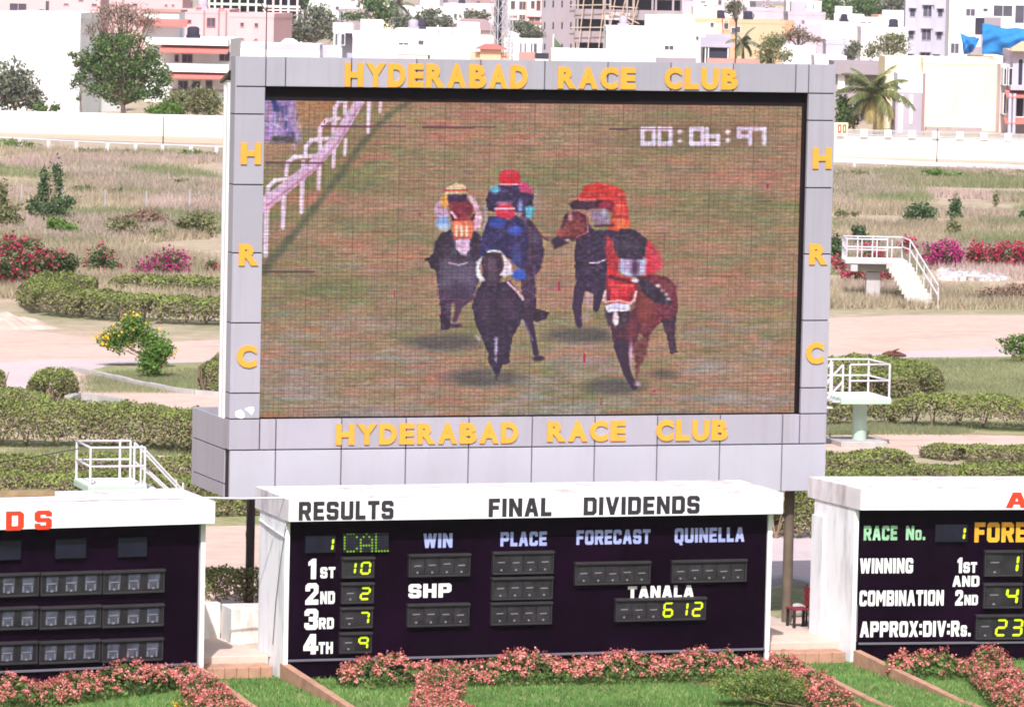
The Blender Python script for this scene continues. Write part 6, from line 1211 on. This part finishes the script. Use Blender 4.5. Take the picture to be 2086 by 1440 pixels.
# lattice towers
def lattice(label, x, ybase, ytop, wpx, wd, seed, m_):
    o_ = PW(x, ybase, wd); h = PW(x, ytop, wd)[2]; a = wpx/2*wd/FPX; root = thing('lattice_tower', label, 'tower', (o_[0], o_[1], 0), 0.3)
    for sx_ in (-1, 1):
        for sy_ in (-1, 1): MB().tube([(sx_*a*1.25, sy_*a*1.25, 0), (sx_*a*.9, sy_*a*.9, h)], 0.06 if a > .6 else .04, 5).build('leg', m_, root)
    mb = MB(); n = max(4, int(h/(a*2.6)))
    for k in range(n):
        z0_, z1_ = h*k/n, h*(k+1)/n; s0, s1 = 1.25-.35*k/n, 1.25-.35*(k+1)/n
        for (p, q) in (((-1, -1), (1, -1)), ((1, -1), (1, 1)), ((1, 1), (-1, 1)), ((-1, 1), (-1, -1))):
            mb.tube([(p[0]*a*s0, p[1]*a*s0, z0_), (q[0]*a*s1, q[1]*a*s1, z1_)], 0.04 if a > .6 else .025, 4); mb.tube([(q[0]*a*s0, q[1]*a*s0, z0_), (p[0]*a*s1, p[1]*a*s1, z1_)], 0.04 if a > .6 else .025, 4); mb.tube([(p[0]*a*s1, p[1]*a*s1, z1_), (q[0]*a*s1, q[1]*a*s1, z1_)], 0.035, 4)
    mb.build('bracing', m_, root)
    if a > .6: MB().box(-.25, .25, -.1, .3, 0, h).build('cable_duct', T['dark'], root)
    return root
lattice('grey steel lattice telecom tower rising out of the picture', 1016, 100, -70, 22, 600, 1, paint('galvanised', (0.50, 0.49, 0.55), 0.5))
lattice('thin lattice mast right of the large telecom tower', 1037, 110, 34, 10, 560, 2, paint('galvanised', (0.50, 0.49, 0.55), 0.5))
# right
bld('cream_house', 'cream and orange house with a small square window above the grey roofed shed', 1411, 1490, 38, 640, 'cream', 7, 0, [(1447, 47, 1454, 56)], coping='peach'); r_, pl, L_, H = bld('white_house', 'hazy white two step house above the cream and orange one', 1413, 1474, 15, 720, 'white', 7, 0, [(1417, 20, 1429, 24), (1434, 11, 1440, 14)], group=None)
bld('orange_wall', 'orange wall bay with a dark arch beside the cream and orange house', 1474, 1500, 40, 636, 'orange', 5, 0, [(1490, 57, 1498, 68), (1475, 42, 1484, 60)])
r_, pl, L_, H = bld('roofed_shed', 'open shed under a weathered grey sheet roof behind the screen top', 1434, 1486, 97, 545, 'dark', 5, 0, roof=False); mb = MB(); e = .4; zt = pl.at(1460, 73)[1]; mb.add([(-e, -e, H), (L_+e, -e, H), (L_+e*.6, 4.5, zt), (-e*.6, 4.5, zt), (-e, -e, H+.1), (L_+e, -e, H+.1), (L_+e*.6, 4.5, zt+.1), (-e*.6, 4.5, zt+.1)], [(0, 3, 2, 1), (4, 5, 6, 7), (0, 1, 5, 4), (1, 2, 6, 5), (3, 0, 4, 7)]); mb.build('roof', T['sheetgrey'], r_)
for x in (1437, 1443, 1483): u = pl.at(x, 105)[0]; MB().box(u-.06, u+.06, -.3, -.18, 0, H).build('shed_post', T['white'], r_)
bld('white_house', 'narrow white house with one red window left of the grey roofed shed', 1416, 1436, 66, 548, 'white', 5, 0, [(1418, 74, 1423, 82)]); bld('brick_wall', 'low reddish brick wall in front of the grey roofed shed', 1440, 1548, 120, 500, 'brick', 0.4, 0, cat='wall', roof=False)
bld('tan_building', 'long tan wall with an arched opening behind the tall thin tree', 1498, 1600, 41, 650, 'tan', 7, 1, [(1501, 55, 1508, 67)]); bld('orange_wall', 'short bright orange rooftop wall at the end of the tan wall', 1597, 1618, 43, 652, 'orange', 4, 0)
bld('grey_house', 'lilac grey house with one dark window above the tan wall', 1522, 1596, 17, 760, 'lilac', 8, 2, [(1558, 15, 1566, 20), (1525, 28, 1529, 38), (1534, 28, 1537, 38)]); bld('grey_house', 'pale pinkish house with three slit windows below the wooded rise', 1602, 1674, 2, 860, 'palepink', 8, 0, [(1631, 11, 1633, 20), (1638, 11, 1643, 18), (1656, 11, 1658, 20)]); bld('grey_house', 'shaded lilac house below the pale pinkish one', 1606, 1682, 25, 800, 'lilac', 8, 2)
bld('pale_pink_house', 'long pale pink blank house below the wooded rise', 1640, 1745, 44, 700, 'palepink', 8, 0); bld('white_house', 'pale white house with small roof boxes left of the grey flats', 1718, 1850, 37, 720, 'white', 8, 0, [(1753, 45, 1764, 47), (1767, 45, 1776, 47)]); bld('white_house', 'white house right behind the leafless bushes beside the grey flats', 1755, 1850, 56, 640, 'white', 8, 0)
bld('lilac_house', 'low lilac house behind the white block right of the bushes', 1600, 1685, 84, 590, 'lilac', 7, 0); bld('pale_blue_house', 'pale bluish wall right of the low lilac house', 1683, 1728, 82, 580, 'bluegrey', 6, 0); bld('white_house', 'plain white block touching the top right of the screen frame', 1593, 1662, 95, 520, 'white', 6, -4); bld('white_terrace', 'low white terrace ending at the top right corner of the screen', 1660, 1724, 114, 505, 'white', 6, 0)
# grey flats and white flats with blue tarpaulins
r_, pl, L_, H = bld('apartment_block', 'bluish grey flats with sunshades over small windows at the upper right', 1846, 1936, -40, 690, 'bluegrey', 9, -3, [(1854, 18, 1864, 34), (1881, 12, 1900, 34), (1911, 19, 1920, 34), (1851, 64, 1861, 80), (1878, 60, 1897, 82), (1908, 66, 1918, 80), (1849, 111, 1858, 116), (1876, 108, 1894, 116), (1902, 112, 1912, 117), (1854, -28, 1864, -12), (1881, -34, 1900, -12)], shade=True, frame='bluegrey')
for x in (1870, 1901): slab(pl, r_, 'pilaster', x-1.6, x+1.6, -38, 118, 0.35, 'bluegrey')
r_, pl, L_, H = bld('apartment_block', 'tall white flats with wide open balconies behind the blue tarpaulins', 1936, 2125, -40, 670, 'white', 10, -2, [(1968, 19, 1986, 33), (2003, 18, 2012, 24), (2024, 12, 2062, 34), (2068, 12, 2105, 48), (1937, 89, 1953, 109)], frame='white')
slab(pl, r_, 'dark_doorway', 1987, 2005, 37, 71, 0.06, 'dark'); slab(pl, r_, 'grey_panel', 2005, 2039, 36, 53, 0.5, 'grey'); slab(pl, r_, 'grey_panel', 1998, 2005, 72, 98, 0.3, 'concrete'); slab(pl, r_, 'low_box', 1970, 2003, 96, 112, 1.0, 'concrete'); slab(pl, r_, 'white_box', 2004, 2024, 96, 114, 1.2, 'white')
def tarp(label, poly, wd, seed, nx=26, ny=16):
    """poly: top-left, top-right, bottom-right, bottom-left as seen; a sagging folded sheet"""
    A, B, C_, D_2 = [PW(x, y, wd) for x, y in poly]; o_ = A.copy(); v = []
    for j in range(ny+1):
        for i in range(nx+1):
            s, t_ = i/nx, j/ny; p = (A*(1-s)+B*s)*(1-t_)+(D_2*(1-s)+C_*s)*t_
            n_ = mnoise.noise(Vector((s*5+seed, t_*2.2, seed))); m_ = mnoise.noise(Vector((s*2.2+seed, t_*4+s*3, 3.0)))
            p = p-_F*(0.9*n_+0.8*m_+0.9*math.sin(t_*math.pi)) + np.array([0, 0, 0.35*mnoise.noise(Vector((s*4, seed, t_)))-0.35*math.sin(math.pi*s)*(1-t_)]); v.append(p-o_)
    mb = MB(); mb.add(v, [(j*(nx+1)+i, (j+1)*(nx+1)+i, (j+1)*(nx+1)+i+1, j*(nx+1)+i+1) for j in range(ny) for i in range(nx)], 0, True); ob = mb.build('tarpaulin', T['blue']); ob.location = tuple(o_)
    sd = ob.modifiers.new('thickness', 'SOLIDIFY'); sd.thickness = 0.03; return tag(ob, label, 'tarpaulin', 'blue tarpaulins on the white flats')
tarp('large sagging blue tarpaulin hung across the white flats at the right edge', [(2001, 48), (2130, 56), (2130, 118), (2000, 110)], 655, 3); tarp('smaller torn blue tarpaulin hanging left of the large one', [(1955, 66), (1998, 74), (1980, 108), (1963, 112)], 655, 8, 12, 12)
# cream wall, palm plot, right edge house
r_, pl, L_, H = bld('cream_building', 'big blank cream wall building right of the coconut palm', 1881, 2041, 120, 440, 'cream', 9, 1); slab(pl, r_, 'plinth_wall', 1884, 1998, 259, 270, 1.2, 'concrete')
mb = MB(); u0 = pl.at(1806, 140)[0]; mb.box(u0, -0.004, 1.5, 8, 0, pl.at(1840, 117)[1]); mb.build('side_wing', T['cream'], r_)
bld('white_annex', 'bright white shed front with a grey sheet door beside the cream wall', 1830, 1884, 150, 432, 'white', 5, 0); 
r2, pl2, L2, H2 = bld('sheet_shed', 'grey corrugated sheet lean to below the bright white shed front', 1825, 1883, 191, 425, 'sheetgrey', 4, 0, roof=False)
mb = MB(); u = pl2.at(1856, 220)[0]; mb.box(u-.12, u+.12, -.04, -.003, 1.0, H2-.1); u = pl2.at(1835, 220)[0]; mb.box(u-.18, u+.18, -.04, -.003, .2, H2-.1); mb.build('pale_batten', T['white'], r2)
dn = MB(); a = PW(1883, 150, 424); dn.tube([(0, 0, 0), (0, 0, a[2])], 0.11, 6); o = dn.build('drain_pole', T['rust']); o.location = (a[0], a[1], 0); tag(o, 'dark rusty pole at the corner between sheet lean to and cream wall', 'pole')
r_, pl, L_, H = bld('concrete_house', 'raw concrete flat roofed house half hidden behind the coconut palm', 1700, 1811, 127, 452, 'concrete', 8, 0, [(1729, 164, 1750, 178)], frame='concrete', coping='grey'); slab(pl, r_, 'roof_slab', 1697, 1813, 130, 152, 0.9, 'grey'); slab(pl, r_, 'white_panel', 1707, 1721, 150, 182, 0.3, 'white'); slab(pl, r_, 'white_panel', 1806, 1822, 155, 186, 0.3, 'white'); slab(pl, r_, 'sill', 1726, 1753, 158, 163, 0.5, 'brick')
r_, pl, L_, H = bld('balcony_house', 'lilac grey house with red balcony roofs and an arched window at the right edge', 2064, 2150, 104, 434, 'lilac', 9, 0, frame='dark')
slab(pl, r_, 'awning', 2047, 2150, 185, 197, 1.5, 'red', slope=1); slab(pl, r_, 'awning', 2044, 2150, 240, 250, 1.5, 'red', slope=1); slab(pl, r_, 'balcony_wall', 2056, 2150, 174, 184, 1.4, 'lilac'); slab(pl, r_, 'roof_eave', 2058, 2150, 98, 105, 1.0, 'peach'); mb = MB(); mb.add([(-.6, -.9, H+.02), (L_, -.9, H+.02), (L_, 5, H+.7), (1.2, 5, H+.7)], [(0, 1, 2, 3)]); mb.add([(-.6, -.9, H), (L_, -.9, H), (L_, 5, H-.02), (1.2, 5, H-.02)], [(3, 2, 1, 0)]); mb.build('roof', T['peach'], r_)
u0, u1 = pl.at(2075, 140)[0], pl.at(2083, 140)[0]; za, zb = pl.at(2079, 174)[1], pl.at(2079, 121)[1]; um = (u0+u1)/2; q = [(u0, za), (u1, za)]+[(um+(u1-um)*math.cos(t_*math.pi/6), zb-(u1-um)+(u1-um)*math.sin(t_*math.pi/6)) for t_ in range(0, 7)]
MB().wprism(q, -0.05, 0.02).build('arched_window', T['dark'], r_); e_ = .16; q2 = [(u0-e_, za-e_), (u1+e_, za-e_)]+[(um+(u1+e_-um)*math.cos(t_*math.pi/6), zb-(u1-um)+(u1-um+e_)*math.sin(t_*math.pi/6)) for t_ in range(0, 7)]; MB().wprism(q2, -0.03, 0.015).build('arch_surround', T['bluegrey'], r_)
mb = MB(); u0, u1 = pl.at(2044, 150)[0], -0.003; mb.box(u0, u1, 2.5, 8, 0, pl.at(2052, 133)[1]); mb.build('side_wing', T['palepink'], r_)
for q in ((2046, 140, 2050, 173), (2056, 140, 2062, 174), (2045, 192, 2049, 232), (2056, 198, 2060, 236), (2070, 200, 2100, 238)): window(pl, r_, q, 'white', pane='dark', off=2.5 if q[0] < 2064 else 0)
for x in (2063, 2054): u = pl.at(x, 230)[0]; MB().tube([(u, -1.35, 0), (u, -1.35, pl.at(x, 190)[1])], 0.16, 8).build('porch_column', T['bluegrey'], r_)
# far rows fading into the haze, told apart by colour and neighbour
far = [('pale far house between the dark windowed flats and the grey green trees', 612, 706, 2, 980, 'white'), ('far pinkish house above the white house with the porch', 700, 800, -16, 1040, 'palepink'), ('far white house with a small dark vent right of the thin palm', 812, 905, 14, 900, 'white'), ('far pale block above the brown tiled roof', 904, 1006, 8, 880, 'palepink'), ('far grey block over the far white house with the vent', 850, 960, -12, 1150, 'grey'),
       ('far red brown roof block left of the telecom tower', 960, 1040, -8, 1000, 'rust'), ('far lilac block right of the unfinished building', 1390, 1420, -20, 980, 'lilac'), ('far pale pink row above the hazy white two step house', 1410, 1530, -10, 1100, 'palepink'), ('far pinkish row above the lilac grey house', 1520, 1610, -18, 1150, 'palepink'), ('far cream row on the wooded rise', 1740, 1850, 14, 1000, 'cream'), ('far white row behind the pink housing', 540, 620, -20, 1200, 'white'), ('far pale row behind the wooded rise', 1600, 1860, -25, 1250, 'palepink')]
for i, (lab, x0, x1, yt, wd, m_) in enumerate(far):
    rr = rng(i+300); ws = [(x0+(x1-x0)*f_, yt+8+6*rr.rand(), x0+(x1-x0)*f_+5+4*rr.rand(), yt+16+5*rr.rand()) for f_ in (0.12+0.1*rr.rand(), 0.4+0.1*rr.rand(), 0.72+0.1*rr.rand())]
    bld('far_house', lab, x0, x1, yt, wd, m_, 9, rr.uniform(-6, 6), ws, frame=m_, group=None)
more = [('far pinkish grey house between the thin palm and the far white house', 776, 830, 20, 860, 'lilac'), ('far low cream house left of the broad grey green tree', 735, 800, 34, 820, 'cream'), ('far small white house above the brown tiled roof left end', 905, 945, 22, 800, 'white'), ('far grey render block right of the telecom tower top', 1020, 1050, -2, 900, 'grey'),
        ('far white block stepping above the orange wall bay', 1478, 1526, 30, 780, 'white'), ('far grey render house above the lilac grey house', 1540, 1600, 4, 900, 'grey'), ('far tan house left of the three slit windows', 1580, 1612, 14, 880, 'tan'), ('far white parapet house beside the wood middle clump', 1700, 1760, 30, 780, 'white'), ('far peach house under the wood right clump', 1790, 1846, 32, 770, 'peach'),
        ('far grey flats above the terraced house roof room', 290, 372, 2, 700, 'bluegrey'), ('far white annex right of the dark windowed flats', 604, 640, 22, 760, 'white'), ('far raw concrete house behind the porch house', 690, 745, 20, 760, 'concrete'), ('far lilac row house right of the white two step house', 1470, 1500, 14, 800, 'lilac'), ('far brick house just left of the unfinished building', 1085, 1110, -6, 900, 'brick')]
for i, (lab, x0, x1, yt, wd, m_) in enumerate(more):
    rr = rng(i+500); ws = [(x0+(x1-x0)*f_, yt+5+5*rr.rand(), x0+(x1-x0)*f_+4+3*rr.rand(), yt+12+6*rr.rand()) for f_ in (0.15+0.1*rr.rand(), 0.45+0.1*rr.rand(), 0.75)]
    bld('far_house', lab, x0, x1, yt, wd, m_, 8, rr.uniform(-8, 8), ws, frame='white')
# trees of the town
M['tree_leaf'] = leafmat('neem_leaf', [(0.05, 0.11, 0.035), (0.085, 0.17, 0.05), (0.13, 0.225, 0.065), (0.18, 0.25, 0.08)], 0.55, 0.25, 0.5)
M['grey_leaf'] = leafmat('dusty_hazed_leaf', [(0.14, 0.17, 0.125), (0.20, 0.22, 0.155), (0.26, 0.255, 0.18), (0.11, 0.14, 0.105)], 0.5, 0.2, 0.5)  # dusty leaf, paled further so the colour stands in for haze
M['bare_leaf'] = leafmat('dry_pinkish_leaf', [(0.27, 0.20, 0.16), (0.34, 0.25, 0.21), (0.20, 0.17, 0.11)], 0.3, 0.2, 0.4)
def tree(label, blobs, base, wd, n, size, mat_, seed, trunk=0.16, extra=None, name='tree', group='trees of the town', fill=0.25, depthf=0.9):
    """blobs as seen (cx, cy, rx, ry); base = (x, y) of the trunk foot as seen"""
    k = wd/FPX; o_ = PW(base[0], base[1], wd); o_[2] = 0; root = thing(name, label, 'tree', o_, 0, group); r = rng(seed)
    def bl(bs): return [tuple(PW(cx, cy, wd+r.uniform(-.4, .4)*rx*k)-o_)+(rx*k, rx*k*depthf, ry*k) for cx, cy, rx, ry in bs]
    B = bl(blobs); B = [b[:3]+(b[3]*1.2, b[4]*1.2, b[5]*1.2) for b in B]; P, N = blob_points(B, n, r, fill); quads_mesh('crown', leaf_quads(P, r, size, N, 0.55, 0.3), mat_, root)
    mb = MB(); hz = min(b[2]-b[5]*.3 for b in B); hz = max(hz, 0.8)
    mb.tube([(0, 0, -.1), (.05, 0, hz*.5), (0, .05, hz)], [trunk*1.2, trunk, trunk*.8], 8, cap=False)
    if extra:
        E = bl(extra[0]); P, N = blob_points(E, extra[1], r, 0.2); quads_mesh('dry_upper_crown', leaf_quads(P, r, size*0.8, N, 0.4), extra[2], root); B = B+E
    for b in B:
        for _ in range(5):
            d = r.normal(size=3); d /= np.linalg.norm(d); e = np.array(b[:3])+d*np.array(b[3:6])*0.85; m_ = np.array([e[0]*.45, e[1]*.45, hz+(e[2]-hz)*.55])+r.normal(size=3)*.15*b[3]
            mb.tube([(0, 0, hz*.85), m_, e], [trunk*.5, trunk*.28, .02], 5, cap=False)
    mb.build('trunk', M['bark'], root); return root
tree('large green tree with a bare pinkish top in front of the cream white house', [(245, 125, 46, 34), (205, 135, 34, 28), (292, 150, 40, 34), (240, 172, 48, 30), (182, 118, 28, 18), (305, 118, 26, 26), (255, 84, 44, 24), (215, 86, 30, 18), (332, 160, 20, 26), (166, 160, 18, 14), (200, 180, 30, 20), (285, 190, 36, 18), (148, 112, 12, 8), (240, 203, 22, 12), (215, 100, 26, 18), (270, 130, 30, 24), (225, 150, 30, 22), (175, 140, 16, 12), (160, 130, 12, 8), (322, 190, 18, 14)], (250, 238), 418, 11500, 0.27, M['tree_leaf'], 201, 0.22, ([(235, 40, 52, 36), (275, 36, 46, 34), (215, 24, 30, 26), (300, 45, 32, 26), (185, 60, 22, 18), (250, 18, 36, 22)], 3200, M['bare_leaf']))
tree('dusty grey green tree at the upper left corner', [(25, 160, 40, 36), (55, 190, 32, 36), (10, 195, 34, 34), (70, 205, 22, 22)], (30, 236), 415, 2800, 0.34, M['grey_leaf'], 202, 0.18)
tree('low bush just over the boundary wall right of the corner tree', [(85, 222, 18, 10), (112, 220, 10, 10)], (95, 236), 412, 420, 0.26, M['tree_leaf'], 203, 0.06)
tree('leafy bushes over the boundary wall next to the screen', [(355, 215, 34, 22), (400, 208, 40, 26), (430, 215, 28, 24), (370, 195, 30, 14), (420, 190, 22, 12)], (400, 242), 414, 3000, 0.30, M['olive_leaf'], 204, 0.10)
tree('bright green shrub between the large tree and the wall bushes', [(345, 222, 30, 16), (318, 226, 22, 12)], (335, 242), 412, 900, 0.28, M['fresh_leaf'], 2041, 0.08)
tree('thin sapling before the blank white block', [(150, 175, 10, 10), (158, 160, 8, 8), (160, 202, 6, 4)], (164, 236), 414, 160, 0.24, M['dark_leaf'], 2042, 0.05)
tree('dusty spreading tree behind the gabled white shed', [(655, 45, 36, 28), (625, 55, 40, 26), (675, 60, 30, 24), (600, 68, 34, 18), (645, 25, 26, 16)], (640, 95), 600, 2600, 0.42, M['grey_leaf'], 205, 0.25, ([(600, 55, 32, 22), (580, 70, 22, 12)], 500, M['bare_leaf']))
tree('dark narrow tree against the far pale house', [(618, 8, 12, 16), (622, -5, 8, 10)], (620, 40), 760, 420, 0.45, M['dark_leaf'], 206, 0.2)
tree('leafy green tree behind the white house with the porch', [(765, 15, 24, 24), (785, 30, 22, 26), (750, 5, 22, 14), (720, 35, 26, 10)], (770, 62), 720, 1500, 0.5, M['tree_leaf'], 207, 0.25)
tree('broad grey green tree above the pink pier house', [(870, 42, 30, 20), (840, 50, 34, 18), (905, 48, 26, 16), (815, 45, 22, 14), (880, 25, 20, 8)], (860, 85), 620, 2300, 0.42, M['grey_leaf'], 208, 0.25)
tree('low round tree above the brown tiled roof', [(965, 32, 22, 10), (985, 34, 16, 8)], (970, 60), 720, 620, 0.42, M['grey_leaf'], 209, 0.2)
tree('grey green tree right of the lattice tower', [(1065, 55, 24, 14), (1085, 65, 22, 14), (1045, 52, 14, 10), (1095, 72, 12, 10)], (1070, 95), 640, 1200, 0.42, M['grey_leaf'], 210, 0.2)
tree('tall thin tree with a small round crown beside the dark pole', [(1496, 20, 16, 14), (1503, 12, 12, 12), (1488, 14, 10, 12)], (1498, 125), 560, 760, 0.30, M['grey_leaf'], 211, 0.13)
tree('wispy dusty tree in front of the long tan wall', [(1565, 100, 24, 26), (1580, 85, 24, 18), (1600, 115, 20, 14), (1555, 120, 18, 14)], (1568, 135), 515, 1500, 0.30, M['olive_leaf'], 212, 0.12)
tree('pale bare bush above the low lilac house', [(1620, 68, 22, 14), (1640, 74, 18, 12), (1600, 78, 14, 10), (1665, 82, 16, 6)], (1625, 100), 575, 900, 0.30, M['bare_leaf'], 213, 0.1)
tree('small grey bush at the end of the low white terrace', [(1735, 105, 16, 20), (1745, 95, 12, 12), (1728, 115, 10, 12)], (1736, 140), 540, 800, 0.30, M['grey_leaf'], 214, 0.1)
tree('leggy bushes with pale flowers left of the grey flats', [(1800, 95, 34, 20), (1830, 95, 26, 24), (1775, 105, 22, 16), (1810, 75, 24, 10), (1835, 78, 14, 12)], (1810, 130), 560, 1900, 0.28, M['olive_leaf'], 215, 0.1)
tree('green bush tucked behind the distance sign', [(1720, 225, 20, 26), (1735, 245, 18, 18), (1712, 250, 14, 18), (1715, 205, 12, 14)], (1722, 272), 415, 1300, 0.28, M['tree_leaf'], 216, 0.08)
for i, (lab, bl_, bs) in enumerate((('dark wood on the rise, left clump', [(1700, 20, 36, 22), (1680, 8, 26, 18), (1720, 35, 30, 12)], (1700, 60)), ('dark wood on the rise, middle clump', [(1755, 10, 38, 22), (1780, 22, 30, 14)], (1760, 60)), ('dark wood on the rise, right clump beside the grey flats', [(1820, 5, 34, 24), (1840, 20, 22, 14), (1800, 28, 26, 8)], (1820, 60)))):
    tree(lab, bl_, bs, 900, 2000, 0.62, M['grey_leaf'] if i == 2 else M['tree_leaf'], 220+i, 0.3)
# palms
def palm(label, x, yb, ytop, wd, nf, lf, seed, mats, group='coconut palms'):
    o_ = PW(x, yb, wd); h = PW(x, ytop, wd)[2]; o_[2] = 0; r = rng(seed); root = thing('palm_tree', label, 'palm tree', o_, 0, group)
    MB().tube([(0.3, 0.1, -.1), (0.2, .05, h*.4), (0, 0, h)], [.24, .17, .14], 10).build('trunk', M['bark'], root)
    for i in range(nf):
        az = 2*math.pi*(i*0.381966)+r.uniform(-.2, .2); age = i/(nf-1.0); el0 = math.radians(84-100*age); L_ = lf*(0.75+0.3*r.rand()); pts = [np.array([0, 0, h])]; el = el0; d = np.array([math.cos(az), math.sin(az)])
        for k in range(9): pts.append(pts[-1]+L_/9*np.array([d[0]*math.cos(el), d[1]*math.cos(el), math.sin(el)])); el -= math.radians(8+5*age)
        V = []; side = np.array([-d[1], d[0], 0]); n = 46
        for j in range(n):
            t_ = 0.10+0.9*j/n; q = t_*9; a = int(min(q, 8)); c = pts[a]+(pts[a+1]-pts[a])*(q-a); tg = (pts[a+1]-pts[a]); tg /= np.linalg.norm(tg)
            for sg in (-1, 1):
                ll = L_*0.24*math.sin(math.pi*min(1, .18+t_*.82))**.7*(.8+.4*r.rand()); e = c+side*sg*ll*.75+tg*ll*.5+np.array([0, 0, -ll*(.35+.5*age+.2*r.rand())]); w_ = tg*0.045
                V.append([c-w_, c+w_, e+w_*.3, e-w_*.3])
        fr = quads_mesh('frond', V, mats[1] if age > 0.74 else mats[0], root)
        MB().tube(pts, [.05-.0045*k for k in range(10)], 4, cap=False).build('frond_rib', mats[1], fr)
    return root
M['palm_leaf'] = leafmat('palm_leaflet', [(0.10, 0.14, 0.05), (0.16, 0.19, 0.07), (0.07, 0.11, 0.05), (0.24, 0.24, 0.10)], 0.3, 0.25, 0.6)
M['palm_dry'] = leafmat('dry_palm_leaflet', [(0.36, 0.28, 0.10), (0.42, 0.34, 0.14), (0.28, 0.22, 0.09)], 0.3, 0.25, 0.6)
palm('coconut palm with drooping yellowed fronds before the raw concrete house', 1778, 270, 198, 414, 24, 3.9, 231, (M['palm_leaf'], M['palm_dry']))
palm('far small palm on the skyline left of the far white house', 807, 60, 12, 800, 12, 3.6, 232, (M['grey_leaf'], M['grey_leaf']))
palm('half hidden small palm by the grey roofed shed', 1512, 130, 88, 520, 10, 2.2, 233, (M['grey_leaf'], M['olive_leaf']))
# lamp pole and tall dark mast
def lamp(label, x, yb, yt, wd, arms, r=0.07):
    o_ = PW(x, yb, wd); o_[2] = 0; h = PW(x, yt, wd)[2]; root = thing('lamp_pole', label, 'lamp pole', o_, -YAW); MB().tube([(0, 0, -.1), (0, 0, h)], [r*1.3, r*.8], 8).build('pole', M['darkmetal'], root)
    for dx_, dz in arms: MB().tube([(0, 0, h-.3), (dx_*.5, 0, h+dz*.4), (dx_, 0, h+dz)], 0.045, 6).build('arm', M['darkmetal'], root)
    mb = MB(); mb.tube([(0, 0, h-.15), (0, 0, h+.12)], [r*1.9, r*1.6], 8); mb.build('pole_cap', M['darkmetal'], root); return root
lamp('dark lamp pole with a bent arm standing before the pink housing', 541, 150, 18, 470, [(-0.85, 0.75), (0.05, 0.3)], 0.06)
lamp('dark pole with a forked top in front of the tall thin tree', 1497, 150, 40, 470, [(-0.3, 0.35), (0.3, 0.35)], 0.055)

# ------------------------------------------------------------------ dusty air over the course and the town
mb = MB(); mb.box(-700, 1500, -160, 1900, -1.45, 22.0); hz = mb.build('haze', [])
ht = NT('dusty_air'); ht.t.nodes.remove(ht.bsdf); pv = ht.n('ShaderNodeVolumePrincipled'); pv.inputs['Color'].default_value = (0.97, 0.93, 0.98, 1); pv.inputs['Density'].default_value = 0.00013; pv.inputs['Anisotropy'].default_value = 0.2
ht.l(pv.outputs[0], ht.out.inputs['Volume']); hz.data.materials.append(ht.m); tag(hz, kind='stuff')
